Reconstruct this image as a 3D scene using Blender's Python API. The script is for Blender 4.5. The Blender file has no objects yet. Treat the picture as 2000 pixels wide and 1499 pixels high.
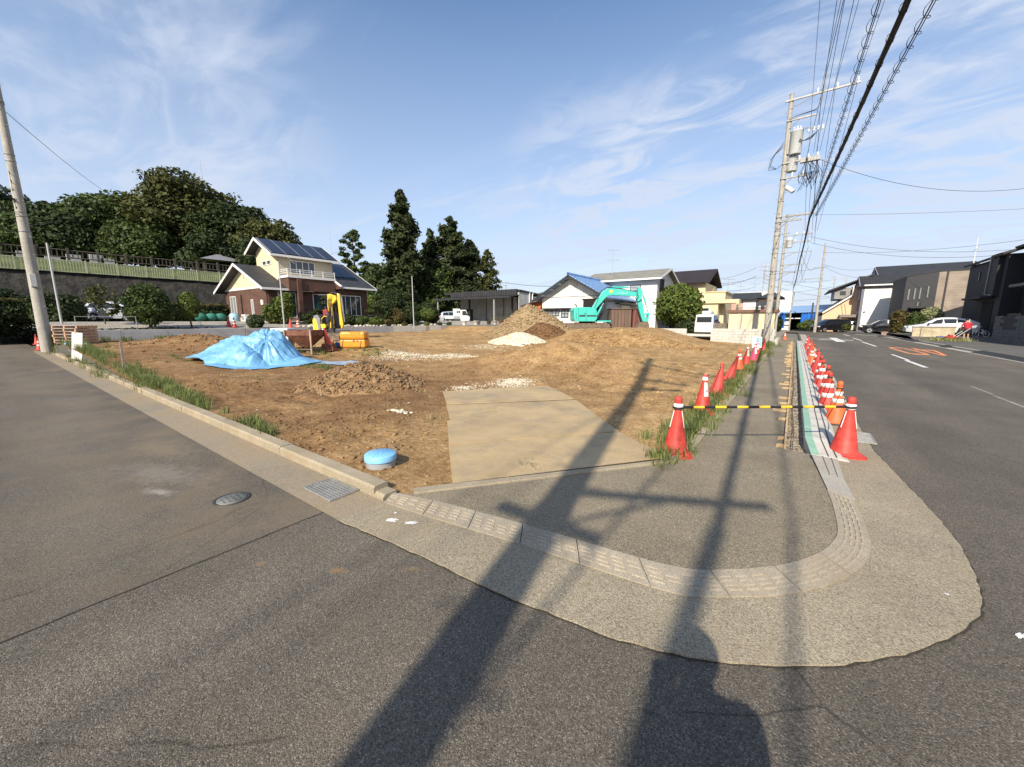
import bpy, bmesh, math, random
import numpy as np
from mathutils import Matrix, Vector

# world frame: X to the right across the main road, Y along the main road away from the camera, Z up
A = math.radians(36.0)
SC = bpy.context.scene
COL = SC.collection

# ------------------------------------------------------------------ camera, light, exposure
CAM_H = 1.70
PITCH = math.atan((749.5 - 626.0) / 750.0)
cd = bpy.data.cameras.new('camera'); cam = bpy.data.objects.new('camera', cd); COL.objects.link(cam)
cd.sensor_width = 36.0; cd.lens = 13.5; cd.clip_end = 3000.0; cd.clip_start = 0.05
cam.location = (0, 0, CAM_H)
cam.rotation_euler = (math.pi / 2 - PITCH, 0, A)
SC.camera = cam

SUN_EL = math.radians(35.0)
SUN_DIR = Vector((-0.213 * math.cos(SUN_EL), 0.977 * math.cos(SUN_EL), -math.sin(SUN_EL))).normalized()
sd = bpy.data.lights.new('sun', 'SUN'); sun = bpy.data.objects.new('sun', sd); COL.objects.link(sun)
sd.energy = 4.4; sd.angle = math.radians(0.53); sd.color = (1.0, 0.91, 0.76)
sun.rotation_euler = SUN_DIR.to_track_quat('-Z', 'Y').to_euler()
sun.location = (10, -20, 30)

world = bpy.data.worlds.new('World'); SC.world = world; world.use_nodes = True
wn = world.node_tree.nodes; wl = world.node_tree.links; wn.clear()
def WN(t, **k):
    n = wn.new(t)
    for a, b in k.items(): setattr(n, a, b)
    return n
w_out = WN('ShaderNodeOutputWorld'); w_bg = WN('ShaderNodeBackground'); w_bg.inputs['Strength'].default_value = 0.115
sky = WN('ShaderNodeTexSky', sky_type='NISHITA', sun_disc=False, sun_elevation=SUN_EL, sun_rotation=math.radians(167.7),
         air_density=1.0, dust_density=0.9, ozone_density=2.2, altitude=30.0)
wl.new(w_bg.outputs[0], w_out.inputs[0])
tc = WN('ShaderNodeTexCoord')
sep = WN('ShaderNodeSeparateXYZ'); wl.new(tc.outputs['Generated'], sep.inputs[0])
def wmath(op, a, b=None, c=None):
    n = WN('ShaderNodeMath', operation=op)
    for i, v in enumerate((a, b, c)):
        if v is None: continue
        if isinstance(v, (int, float)): n.inputs[i].default_value = v
        else: wl.new(v, n.inputs[i])
    return n.outputs[0]
zc = wmath('MAXIMUM', sep.outputs['Z'], 0.0)
den = wmath('ADD', zc, 0.16)
ux = wmath('DIVIDE', sep.outputs['X'], den); uy = wmath('DIVIDE', sep.outputs['Y'], den)
comb = WN('ShaderNodeCombineXYZ'); wl.new(ux, comb.inputs[0]); wl.new(uy, comb.inputs[1])
def cloud(rot, scl, nscale, detail, lo, hi, dist, off):
    m = WN('ShaderNodeMapping'); m.inputs['Rotation'].default_value = (0, 0, math.radians(rot)); m.inputs['Scale'].default_value = scl
    m.inputs['Location'].default_value = off
    wl.new(comb.outputs[0], m.inputs[0])
    n = WN('ShaderNodeTexNoise'); n.inputs['Scale'].default_value = nscale; n.inputs['Detail'].default_value = detail
    n.inputs['Roughness'].default_value = 0.58; n.inputs['Distortion'].default_value = dist
    wl.new(m.outputs[0], n.inputs['Vector'])
    r = WN('ShaderNodeMapRange', interpolation_type='SMOOTHSTEP'); wl.new(n.outputs['Fac'], r.inputs[0])
    r.inputs[1].default_value = lo; r.inputs[2].default_value = hi
    return r.outputs[0]
c1 = cloud(24, (0.5, 1.5, 1), 1.25, 10, 0.50, 0.76, 0.9, (3.1, 1.7, 0))
c2 = cloud(78, (0.20, 1.5, 1), 0.9, 7, 0.48, 0.80, 0.5, (7.3, 2.2, 0))
veil = WN('ShaderNodeMapRange'); wl.new(zc, veil.inputs[0]); veil.inputs[1].default_value = 0.0; veil.inputs[2].default_value = 0.60
veil.inputs[3].default_value = 0.86; veil.inputs[4].default_value = 0.03
csum = wmath('ADD', wmath('MULTIPLY', c1, 0.85), wmath('MULTIPLY', c2, 0.60))
# thin cirrus is a little denser towards +X
east = WN('ShaderNodeMapRange'); wl.new(sep.outputs['X'], east.inputs[0]); east.inputs[1].default_value = -0.6; east.inputs[2].default_value = 0.5
east.inputs[3].default_value = 0.60; east.inputs[4].default_value = 1.15
csum = wmath('MULTIPLY', csum, east.outputs[0])
# a few separate cirrus banks low in the sky
puff = cloud(12, (0.9, 1.5, 1), 2.6, 11, 0.40, 0.66, 1.1, (1.3, 4.1, 0))
def bank(d, c0, c1, amt):
    vm = WN('ShaderNodeVectorMath', operation='DOT_PRODUCT'); wl.new(tc.outputs['Generated'], vm.inputs[0]); vm.inputs[1].default_value = d
    r = WN('ShaderNodeMapRange', interpolation_type='SMOOTHSTEP'); wl.new(vm.outputs['Value'], r.inputs[0]); r.inputs[1].default_value = c0; r.inputs[2].default_value = c1; r.inputs[4].default_value = amt
    return wmath('MULTIPLY', r.outputs[0], puff)
for d, c0, c1, am in (((-0.40, 0.86, 0.31), .972, .998, .42), ((-0.226, 0.921, 0.317), .975, .998, .45), ((-0.09, 0.89, 0.44), .975, .999, .35), ((0.19, 0.925, 0.325), .93, .995, .50), ((-0.93, 0.19, 0.316), .93, .998, .30), ((0.8, -0.3, 0.5), .9, .99, .4), ((-0.5, -0.75, 0.42), .9, .99, .4)):
    csum = wmath('ADD', csum, bank(d, c0, c1, am))
fac = wmath('MINIMUM', wmath('ADD', csum, veil.outputs[0]), 0.9)
mixc = WN('ShaderNodeMix', data_type='RGBA'); hs = WN('ShaderNodeHueSaturation'); hs.inputs['Saturation'].default_value = 1.10; hs.inputs['Value'].default_value = 1.10; wl.new(sky.outputs[0], hs.inputs['Color'])
wl.new(fac, mixc.inputs[0]); wl.new(hs.outputs[0], mixc.inputs[6])
mixc.inputs[7].default_value = (3.9, 4.35, 5.25, 1)
wl.new(mixc.outputs[2], w_bg.inputs['Color'])

SC.view_settings.view_transform = 'Standard'; SC.view_settings.look = 'None'
SC.view_settings.exposure = 0.62; SC.view_settings.gamma = 1.0
SC.view_settings.use_curve_mapping = False
SC.render.engine = 'CYCLES'
SC.cycles.max_bounces = 5; SC.cycles.diffuse_bounces = 3; SC.cycles.glossy_bounces = 2; SC.cycles.transmission_bounces = 3
SC.cycles.transparent_max_bounces = 6; SC.cycles.caustics_reflective = False; SC.cycles.caustics_refractive = False

# ------------------------------------------------------------------ naming helpers
def tag(o, label=None, cat=None, group=None, kind=None):
    if label: o['label'] = label
    if cat: o['category'] = cat
    if group: o['group'] = group
    if kind: o['kind'] = kind
    return o
def thing(name, label, cat, loc=(0, 0, 0), rz=0.0, group=None):
    o = bpy.data.objects.new(name, None); COL.objects.link(o)
    o.location = loc; o.rotation_euler = (0, 0, rz); o.empty_display_size = 0.2
    return tag(o, label, cat, group)
def kids(o): return [c for c in bpy.data.objects if c.parent is o]
def copy_thing(src, loc, rz=None, label=None, group=None, scale=None):
    r = src.copy(); COL.objects.link(r); r.location = loc
    if rz is not None: r.rotation_euler = (0, 0, rz)
    if scale is not None: r.scale = (scale,) * 3 if not isinstance(scale, (tuple, list)) else scale
    if label: r['label'] = label
    if group: r['group'] = group
    for ch in CH.get(src.name, []):
        c = ch.copy(); COL.objects.link(c); c.parent = r; CH.setdefault(r.name, []).append(c)
        for g in CH.get(ch.name, []):
            d = g.copy(); COL.objects.link(d); d.parent = c; CH.setdefault(c.name, []).append(d)
    return r
CH = {}
def link(name, me, parent=None, loc=None):
    o = bpy.data.objects.new(name, me); COL.objects.link(o)
    if parent is not None:
        o.parent = parent; CH.setdefault(parent.name, []).append(o)
    if loc is not None: o.location = loc
    return o

# ------------------------------------------------------------------ materials
MATS = {}
def mat(name, rgb, rough=0.75, var=0.12, scale=6.0, bump=0.0, bscale=None, metal=0.0, spec=0.4, island=0.0, coat=0.0, rgb2=None, transl=0.0, detail=5.0, bdist=0.01, stretch=None):
    if name in MATS: return MATS[name]
    m = bpy.data.materials.new(name); m.use_nodes = True; MATS[name] = m
    nt = m.node_tree; n = nt.nodes; l = nt.links
    b = n['Principled BSDF']; b.inputs['Roughness'].default_value = rough; b.inputs['Metallic'].default_value = metal
    b.inputs['Specular IOR Level'].default_value = spec
    if coat: b.inputs['Coat Weight'].default_value = coat; b.inputs['Coat Roughness'].default_value = 0.05
    co = n.new('ShaderNodeTexCoord'); vec = co.outputs['Object']
    if stretch:
        mp = n.new('ShaderNodeMapping'); mp.inputs['Scale'].default_value = stretch; l.new(vec, mp.inputs[0]); vec = mp.outputs[0]
    tx = n.new('ShaderNodeTexNoise'); tx.inputs['Scale'].default_value = scale; tx.inputs['Detail'].default_value = detail
    tx.inputs['Roughness'].default_value = 0.62; l.new(vec, tx.inputs['Vector'])
    rp = n.new('ShaderNodeValToRGB'); l.new(tx.outputs['Fac'], rp.inputs[0])
    e0, e1 = rp.color_ramp.elements; e0.position = 0.3; e1.position = 0.7
    c1 = tuple(max(0, c * (1 - var)) for c in rgb); c2 = rgb2 or tuple(min(1, c * (1 + var)) for c in rgb)
    e0.color = (*c1, 1); e1.color = (*c2, 1)
    out = rp.outputs[0]
    if island:
        g = n.new('ShaderNodeNewGeometry'); mr = n.new('ShaderNodeMapRange'); l.new(g.outputs['Random Per Island'], mr.inputs[0])
        mr.inputs[3].default_value = 1 - island; mr.inputs[4].default_value = 1 + island
        mx = n.new('ShaderNodeMix'); mx.data_type = 'RGBA'; mx.blend_type = 'MULTIPLY'; mx.inputs[0].default_value = 1.0
        l.new(out, mx.inputs[6]); l.new(mr.outputs[0], mx.inputs[7]); out = mx.outputs[2]
    l.new(out, b.inputs['Base Color'])
    if bump:
        t2 = n.new('ShaderNodeTexNoise'); t2.inputs['Scale'].default_value = bscale or scale * 6; t2.inputs['Detail'].default_value = 4
        l.new(vec, t2.inputs['Vector'])
        bp = n.new('ShaderNodeBump'); bp.inputs['Strength'].default_value = bump; bp.inputs['Distance'].default_value = bdist
        l.new(t2.outputs['Fac'], bp.inputs['Height']); l.new(bp.outputs[0], b.inputs['Normal'])
    if transl:
        tr = n.new('ShaderNodeBsdfTranslucent'); l.new(out, tr.inputs[0])
        ms = n.new('ShaderNodeMixShader'); ms.inputs[0].default_value = transl
        o = n['Material Output']; l.new(b.outputs[0], ms.inputs[1]); l.new(tr.outputs[0], ms.inputs[2]); l.new(ms.outputs[0], o.inputs[0])
    return m
def glass(name, rgb=(0.03, 0.04, 0.05), rough=0.06):
    return mat(name, rgb, rough=rough, var=0.25, scale=0.8, spec=0.8)

def stone_mat(name, base, dark, light, vscale=130.0, big=0.5, dirt=None, bump=0.5, bdist=0.004, rough=0.85, dirt_y=None, dirt_amt=0.6, dscale=0.9, dlo=0.42, dhi=0.75, spots=(), lanes=None):
    """aggregate surface (asphalt / brushed concrete): cells of different stones + broad wear + brown dust"""
    if name in MATS: return MATS[name]
    m = bpy.data.materials.new(name); m.use_nodes = True; MATS[name] = m
    nt = m.node_tree; n = nt.nodes; l = nt.links; b = n['Principled BSDF']
    b.inputs['Roughness'].default_value = rough; b.inputs['Specular IOR Level'].default_value = 0.35
    co = n.new('ShaderNodeTexCoord'); vec = co.outputs['Object']
    vo = n.new('ShaderNodeTexVoronoi'); vo.inputs['Scale'].default_value = vscale; l.new(vec, vo.inputs['Vector'])
    sp = n.new('ShaderNodeSeparateColor'); l.new(vo.outputs['Color'], sp.inputs[0])
    rp = n.new('ShaderNodeValToRGB'); l.new(sp.outputs[0], rp.inputs[0])
    els = rp.color_ramp.elements
    els[0].position = 0.0; els[0].color = (*dark, 1); els[1].position = 1.0; els[1].color = (*light, 1)
    e = els.new(0.45); e.color = (*base, 1); e = els.new(0.85); e.color = (*[c * 1.25 for c in base], 1)
    nz = n.new('ShaderNodeTexNoise'); nz.inputs['Scale'].default_value = big; nz.inputs['Detail'].default_value = 8; nz.inputs['Roughness'].default_value = 0.65
    l.new(vec, nz.inputs['Vector'])
    mr = n.new('ShaderNodeMapRange'); l.new(nz.outputs['Fac'], mr.inputs[0]); mr.inputs[1].default_value = 0.3; mr.inputs[2].default_value = 0.72
    mr.inputs[3].default_value = 0.78; mr.inputs[4].default_value = 1.25
    mx = n.new('ShaderNodeMix'); mx.data_type = 'RGBA'; mx.blend_type = 'MULTIPLY'; mx.inputs[0].default_value = 1.0
    l.new(rp.outputs[0], mx.inputs[6]); l.new(mr.outputs[0], mx.inputs[7]); out = mx.outputs[2]
    if lanes:      # wheel-polished lanes and a few hairline cracks
        mp = n.new('ShaderNodeMapping'); mp.inputs['Scale'].default_value = lanes; l.new(vec, mp.inputs[0])
        nl = n.new('ShaderNodeTexNoise'); nl.inputs['Scale'].default_value = 1.0; nl.inputs['Detail'].default_value = 4; l.new(mp.outputs[0], nl.inputs['Vector'])
        ml = n.new('ShaderNodeMapRange'); l.new(nl.outputs['Fac'], ml.inputs[0]); ml.inputs[1].default_value = .32; ml.inputs[2].default_value = .68; ml.inputs[3].default_value = .80; ml.inputs[4].default_value = 1.16
        nd = n.new('ShaderNodeTexNoise'); nd.inputs['Scale'].default_value = 1.6; nd.inputs['Detail'].default_value = 6; l.new(vec, nd.inputs['Vector'])
        mv = n.new('ShaderNodeMix'); mv.data_type = 'VECTOR'; mv.inputs[0].default_value = .16; l.new(vec, mv.inputs[4]); l.new(nd.outputs['Color'], mv.inputs[5])
        ve = n.new('ShaderNodeTexVoronoi'); ve.feature = 'DISTANCE_TO_EDGE'; ve.inputs['Scale'].default_value = .42; l.new(mv.outputs[1], ve.inputs['Vector'])
        mc = n.new('ShaderNodeMapRange'); l.new(ve.outputs['Distance'], mc.inputs[0]); mc.inputs[1].default_value = .0008; mc.inputs[2].default_value = .0028; mc.inputs[3].default_value = .55; mc.inputs[4].default_value = 1
        mk = n.new('ShaderNodeMapRange'); l.new(nl.outputs['Fac'], mk.inputs[0]); mk.inputs[1].default_value = .46; mk.inputs[2].default_value = .54
        mw_ = n.new('ShaderNodeMix'); mw_.data_type = 'FLOAT'; l.new(mk.outputs[0], mw_.inputs[0]); l.new(mc.outputs[0], mw_.inputs[2]); mw_.inputs[3].default_value = 1
        mt = n.new('ShaderNodeMath'); mt.operation = 'MULTIPLY'; l.new(ml.outputs[0], mt.inputs[0]); l.new(mw_.outputs[0], mt.inputs[1])
        mx2 = n.new('ShaderNodeMix'); mx2.data_type = 'RGBA'; mx2.blend_type = 'MULTIPLY'; mx2.inputs[0].default_value = 1.0; l.new(out, mx2.inputs[6]); l.new(mt.outputs[0], mx2.inputs[7]); out = mx2.outputs[2]
    if dirt:
        n2 = n.new('ShaderNodeTexNoise'); n2.inputs['Scale'].default_value = dscale; n2.inputs['Detail'].default_value = 9; n2.inputs['Roughness'].default_value = 0.7
        l.new(vec, n2.inputs['Vector'])
        m2 = n.new('ShaderNodeMapRange'); m2.interpolation_type = 'SMOOTHSTEP'; l.new(n2.outputs['Fac'], m2.inputs[0])
        m2.inputs[1].default_value = dlo; m2.inputs[2].default_value = dhi; m2.inputs[4].default_value = dirt_amt
        f = m2.outputs[0]
        if dirt_y:
            sx = n.new('ShaderNodeSeparateXYZ'); l.new(vec, sx.inputs[0])
            m3 = n.new('ShaderNodeMapRange'); m3.interpolation_type = 'SMOOTHSTEP'; l.new(sx.outputs[dirt_y[0]], m3.inputs[0])
            m3.inputs[1].default_value = dirt_y[1]; m3.inputs[2].default_value = dirt_y[2]; m3.inputs[3].default_value = 0.12; m3.inputs[4].default_value = 1.0
            ml = n.new('ShaderNodeMath'); ml.operation = 'MULTIPLY'; l.new(f, ml.inputs[0]); l.new(m3.outputs[0], ml.inputs[1]); f = ml.outputs[0]
        m4 = n.new('ShaderNodeMix'); m4.data_type = 'RGBA'; l.new(f, m4.inputs[0]); l.new(out, m4.inputs[6]); m4.inputs[7].default_value = (*dirt, 1)
        out = m4.outputs[2]
    if spots:      # small dried mud and dust stains, ragged by noise
        ns = n.new('ShaderNodeTexNoise'); ns.inputs['Scale'].default_value = 9; ns.inputs['Detail'].default_value = 7; ns.inputs['Roughness'].default_value = .7; l.new(vec, ns.inputs['Vector'])
        for (sx_, sy_, rx_, ry_, rot_, c_, a_) in spots:
            mp = n.new('ShaderNodeMapping'); mp.vector_type = 'TEXTURE'; mp.inputs['Location'].default_value = (sx_, sy_, 0); mp.inputs['Rotation'].default_value = (0, 0, rot_); mp.inputs['Scale'].default_value = (rx_, ry_, 1); l.new(vec, mp.inputs[0])
            ln = n.new('ShaderNodeVectorMath'); ln.operation = 'LENGTH'; l.new(mp.outputs[0], ln.inputs[0])
            ma = n.new('ShaderNodeMath'); ma.operation = 'MULTIPLY_ADD'; l.new(ns.outputs['Fac'], ma.inputs[0]); ma.inputs[1].default_value = 2.2; l.new(ln.outputs['Value'], ma.inputs[2])
            mq = n.new('ShaderNodeMapRange'); mq.interpolation_type = 'SMOOTHSTEP'; l.new(ma.outputs[0], mq.inputs[0]); mq.inputs[1].default_value = 1.05; mq.inputs[2].default_value = 1.95; mq.inputs[3].default_value = a_; mq.inputs[4].default_value = 0
            mz = n.new('ShaderNodeMix'); mz.data_type = 'RGBA'; l.new(mq.outputs[0], mz.inputs[0]); l.new(out, mz.inputs[6]); mz.inputs[7].default_value = (*c_, 1); out = mz.outputs[2]
    l.new(out, b.inputs['Base Color'])
    bp = n.new('ShaderNodeBump'); bp.inputs['Strength'].default_value = bump; bp.inputs['Distance'].default_value = bdist
    l.new(vo.outputs['Distance'], bp.inputs['Height']); bp.invert = True
    n3 = n.new('ShaderNodeTexNoise'); n3.inputs['Scale'].default_value = 9.0; n3.inputs['Detail'].default_value = 4; l.new(vec, n3.inputs['Vector'])
    b2 = n.new('ShaderNodeBump'); b2.inputs['Strength'].default_value = 0.25; b2.inputs['Distance'].default_value = 0.01
    l.new(n3.outputs['Fac'], b2.inputs['Height']); l.new(b2.outputs[0], bp.inputs['Normal']); l.new(bp.outputs[0], b.inputs['Normal'])
    return m

# ------------------------------------------------------------------ mesh builder
class MB:
    def __init__(s): s.v = []; s.f = []; s.mi = []; s.cur = 0; s.M = Matrix.Identity(4); s.sm = False; s.smf = []
    def _add(s, vs, fs):
        b = len(s.v); M = s.M
        s.v += [tuple(M @ Vector(p)) for p in vs]
        s.f += [tuple(b + i for i in f) for f in fs]; s.mi += [s.cur] * len(fs); s.smf += [s.sm] * len(fs)
        return s
    def box(s, c, d, rz=0.0, ry=0.0, rx=0.0, taper=None):
        x, y, z = [k / 2 for k in d]; t = taper or (1, 1)
        vs = [(-x, -y, -z), (x, -y, -z), (x, y, -z), (-x, y, -z), (-x * t[0], -y * t[1], z), (x * t[0], -y * t[1], z), (x * t[0], y * t[1], z), (-x * t[0], y * t[1], z)]
        if rz or ry or rx:
            R = Matrix.Rotation(rz, 3, 'Z') @ Matrix.Rotation(ry, 3, 'Y') @ Matrix.Rotation(rx, 3, 'X')
            vs = [R @ Vector(p) for p in vs]
        vs = [(p[0] + c[0], p[1] + c[1], p[2] + c[2]) for p in vs]
        return s._add(vs, [(3, 2, 1, 0), (4, 5, 6, 7), (0, 1, 5, 4), (1, 2, 6, 5), (2, 3, 7, 6), (3, 0, 4, 7)])
    def bb(s, x0, x1, y0, y1, z0, z1): return s.box(((x0 + x1) / 2, (y0 + y1) / 2, (z0 + z1) / 2), (x1 - x0, y1 - y0, z1 - z0))
    def rbox(s, c, d, r=0.02, rz=0.0, ry=0.0, rx=0.0):
        """box with chamfered edges"""
        bm = bmesh.new(); bmesh.ops.create_cube(bm, size=1.0)
        for v in bm.verts: v.co = Vector((v.co.x * d[0], v.co.y * d[1], v.co.z * d[2]))
        bmesh.ops.bevel(bm, geom=list(bm.edges), offset=r, segments=2, affect='EDGES', profile=0.5)
        R = Matrix.Rotation(rz, 3, 'Z') @ Matrix.Rotation(ry, 3, 'Y') @ Matrix.Rotation(rx, 3, 'X')
        vs = [tuple(R @ v.co + Vector(c)) for v in bm.verts]; bm.verts.index_update()
        fs = [tuple(v.index for v in f.verts) for f in bm.faces]; bm.free()
        return s._add(vs, fs)
    def quad(s, a, b, c, d): return s._add([a, b, c, d], [(0, 1, 2, 3)])
    def poly(s, pts): return s._add(pts, [tuple(range(len(pts)))])
    def slab(s, pts, th):
        """flat polygon (any plane) given thickness along its normal, downwards"""
        p = [Vector(q) for q in pts]; nrm = (p[1] - p[0]).cross(p[2] - p[0]).normalized()
        if nrm.z < 0: nrm = -nrm; p.reverse()
        n = len(p); q = [a - nrm * th for a in p]
        fs = [tuple(range(n)), tuple(range(2 * n - 1, n - 1, -1))] + [(i, n + i, n + (i + 1) % n, (i + 1) % n) for i in range(n)]
        return s._add([tuple(a) for a in p + q], fs)
    def prism(s, pts, z0, z1):
        n = len(pts)
        ar = sum(pts[i][0] * pts[(i + 1) % n][1] - pts[(i + 1) % n][0] * pts[i][1] for i in range(n))
        if ar < 0: pts = pts[::-1]
        vs = [(x, y, z0) for x, y in pts] + [(x, y, z1) for x, y in pts]
        return s._add(vs, [tuple(range(n - 1, -1, -1)), tuple(range(n, 2 * n))] + [(i, (i + 1) % n, n + (i + 1) % n, n + i) for i in range(n)])
    def side(s, pts, y0, y1):
        """outline in x,z extruded along y"""
        n = len(pts)
        ar = sum(pts[i][0] * pts[(i + 1) % n][1] - pts[(i + 1) % n][0] * pts[i][1] for i in range(n))
        if ar < 0: pts = pts[::-1]
        vs = [(x, y0, z) for x, z in pts] + [(x, y1, z) for x, z in pts]
        return s._add(vs, [tuple(range(n)), tuple(range(2 * n - 1, n - 1, -1))] + [(i, n + i, n + (i + 1) % n, (i + 1) % n) for i in range(n)])
    def tube(s, path, r, n=6, caps=True, r2=None):
        P = [Vector(p) for p in path]; k = len(P); vs = []; up = Vector((0, 0, 1))
        old = s.sm; s.sm = True
        for i, p in enumerate(P):
            t = (P[min(i + 1, k - 1)] - P[max(i - 1, 0)]).normalized()
            a = t.cross(up if abs(t.z) < 0.95 else Vector((1, 0, 0))).normalized(); b = t.cross(a)
            rr = r if r2 is None else r + (r2 - r) * i / (k - 1)
            if isinstance(r, (list, tuple)): rr = r[i]
            for j in range(n):
                q = 2 * math.pi * j / n; vs.append(tuple(p + a * (rr * math.cos(q)) + b * (rr * math.sin(q))))
        fs = [(i * n + j, i * n + (j + 1) % n, (i + 1) * n + (j + 1) % n, (i + 1) * n + j) for i in range(k - 1) for j in range(n)]
        s._add(vs, fs); s.sm = False
        if caps:
            s._add(vs[:n], [tuple(range(n))]); s._add(vs[-n:], [tuple(range(n - 1, -1, -1))])
        s.sm = old; return s
    def cyl(s, p0, p1, r0, r1=None, n=12, caps=True): return s.tube([p0, p1], r0, n, caps, r1 if r1 is not None else r0)
    def lathe(s, prof, n=20, c=(0, 0, 0), cap=True, sx=1.0, sy=1.0):
        vs = []; k = len(prof); old = s.sm; s.sm = True
        for r, z in prof:
            for j in range(n):
                q = 2 * math.pi * j / n; vs.append((c[0] + r * math.cos(q) * sx, c[1] + r * math.sin(q) * sy, c[2] + z))
        fs = [(i * n + j, i * n + (j + 1) % n, (i + 1) * n + (j + 1) % n, (i + 1) * n + j) for i in range(k - 1) for j in range(n)]
        s._add(vs, fs); s.sm = False
        if cap:
            s._add(vs[:n], [tuple(range(n - 1, -1, -1))]); s._add(vs[-n:], [tuple(range(n))])
        s.sm = old; return s
    def ball(s, c, r, n=10, m=6, sq=(1, 1, 1)):
        prof = [(r * math.sin(math.pi * i / m) + 1e-4, -r * math.cos(math.pi * i / m)) for i in range(m + 1)]
        b = len(s.v); s.lathe([(p, z * sq[2]) for p, z in prof], n, c, cap=False, sx=sq[0], sy=sq[1]); return s
    def loft(s, rings, close=True):
        """rings: lists of equal length of points; skinned smoothly with end caps"""
        n = len(rings[0]); vs = [tuple(p) for r in rings for p in r]
        fs = [(i * n + j, i * n + (j + 1) % n, (i + 1) * n + (j + 1) % n, (i + 1) * n + j) for i in range(len(rings) - 1) for j in range(n)]
        s._add(vs, fs)
        if close: s._add(list(rings[0]), [tuple(range(n - 1, -1, -1))]); s._add(list(rings[-1]), [tuple(range(n))])
        return s
    def mesh(s, name, mats):
        me = bpy.data.meshes.new(name); me.from_pydata(s.v, [], s.f)
        if not isinstance(mats, (list, tuple)): mats = [mats]
        for m in mats: me.materials.append(m)
        me.polygons.foreach_set('use_smooth', s.smf)
        if len(mats) > 1: me.polygons.foreach_set('material_index', s.mi)
        me.update(); return me
    def build(s, name, mats, parent=None, loc=None):
        return link(name, s.mesh(name, mats), parent, loc)
def fast_mesh(name, V, F, m, smooth=False):
    me = bpy.data.meshes.new(name); nv, nf = len(V), len(F); k = F.shape[1]
    me.vertices.add(nv); me.vertices.foreach_set('co', np.asarray(V, np.float32).ravel())
    me.loops.add(nf * k); me.loops.foreach_set('vertex_index', np.asarray(F, np.int32).ravel())
    me.polygons.add(nf); me.polygons.foreach_set('loop_start', np.arange(0, nf * k, k, dtype=np.int32))
    me.polygons.foreach_set('loop_total', np.full(nf, k, np.int32))
    for q in (m if isinstance(m, (list, tuple)) else [m]): me.materials.append(q)
    if smooth: me.polygons.foreach_set('use_smooth', np.ones(nf, bool))
    me.update(calc_edges=True); me.validate(); return me

# numpy value noise
def vnoise(x, y, seed=0):
    xi = np.floor(x).astype(np.int64); yi = np.floor(y).astype(np.int64); xf = x - xi; yf = y - yi
    def h(a, b):
        n = (a * 374761393 + b * 668265263 + seed * 982451653) & 0xffffffff
        n = ((n ^ (n >> 13)) * 1274126177) & 0xffffffff
        return ((n ^ (n >> 16)) & 0xffff) / 65535.0
    u = xf * xf * (3 - 2 * xf); v = yf * yf * (3 - 2 * yf)
    return (h(xi, yi) * (1 - u) + h(xi + 1, yi) * u) * (1 - v) + (h(xi, yi + 1) * (1 - u) + h(xi + 1, yi + 1) * u) * v
def fbm(x, y, octs=5, seed=0, gain=0.5):
    a = 1.0; s = 0.0; t = 0.0
    for o in range(octs):
        s = s + a * (vnoise(x, y, seed + o) - 0.5); t += a; a *= gain; x = x * 2.03 + 17.1; y = y * 2.03 + 5.7
    return s / t
def sstep(x, a, b):
    t = np.clip((x - a) / (b - a), 0, 1); return t * t * (3 - 2 * t)
# ================================================================== setting: ground, roads, kerbs
rng = np.random.default_rng(7); random.seed(7)
SPOTS = [(-2.36, 1.25, .13, .05, .5, (0.30, 0.185, 0.075), .75), (-1.97, 1.56, .11, .05, .7, (0.28, 0.18, 0.08), .6), (-2.9, 0.95, .10, .045, .6, (0.30, 0.185, 0.075), .6)]
SPOTS2 = [(-5.6, 1.0, 1.1, .4, .3, (0.30, 0.28, 0.24), .35), (-5.0, 0.85, .35, .10, .4, (0.36, 0.34, 0.30), .6), (-6.6, 1.25, 1.2, .35, .2, (0.22, 0.17, 0.11), .6)]
ASPH = stone_mat('asphalt_main', (0.112, 0.096, 0.075), (0.046, 0.039, 0.031), (0.26, 0.225, 0.18), 185, 0.45, dirt=(0.20, 0.155, 0.10), dirt_amt=0.34, bump=0.6, bdist=0.005, dscale=.55, dlo=.5, dhi=.8, spots=SPOTS, lanes=(.9, .10, 1))
ASPH2 = stone_mat('asphalt_side', (0.108, 0.094, 0.074), (0.047, 0.041, 0.032), (0.23, 0.205, 0.165), 190, 0.5, dirt=(0.20, 0.15, 0.095), dirt_amt=0.62, bump=0.5, bdist=0.005, dirt_y=(1, -1.4, 1.7), dlo=.36, dhi=.68, spots=SPOTS2, lanes=(.10, .9, 1))
ASPH3 = stone_mat('asphalt_path', (0.205, 0.172, 0.118), (0.08, 0.067, 0.048), (0.42, 0.36, 0.265), 175, 0.8, dirt=(0.26, 0.205, 0.135), dirt_amt=0.55, bump=0.45, bdist=0.005)
CONC_A = stone_mat('concrete_apron', (0.29, 0.245, 0.172), (0.145, 0.12, 0.083), (0.46, 0.40, 0.295), 165, 0.6, dirt=(0.30, 0.235, 0.15), dirt_amt=0.5, bump=0.55, bdist=0.005)
CONC_D = stone_mat('concrete_dirty', (0.27, 0.225, 0.16), (0.15, 0.12, 0.085), (0.38, 0.32, 0.23), 200, 0.9, dirt=(0.25, 0.175, 0.095), dirt_amt=0.8, bump=0.35, bdist=0.003)
CONC = stone_mat('concrete_plain', (0.36, 0.335, 0.285), (0.24, 0.22, 0.19), (0.46, 0.43, 0.37), 220, 0.8, dirt=(0.30, 0.24, 0.16), dirt_amt=0.4, bump=0.3, bdist=0.003)
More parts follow.
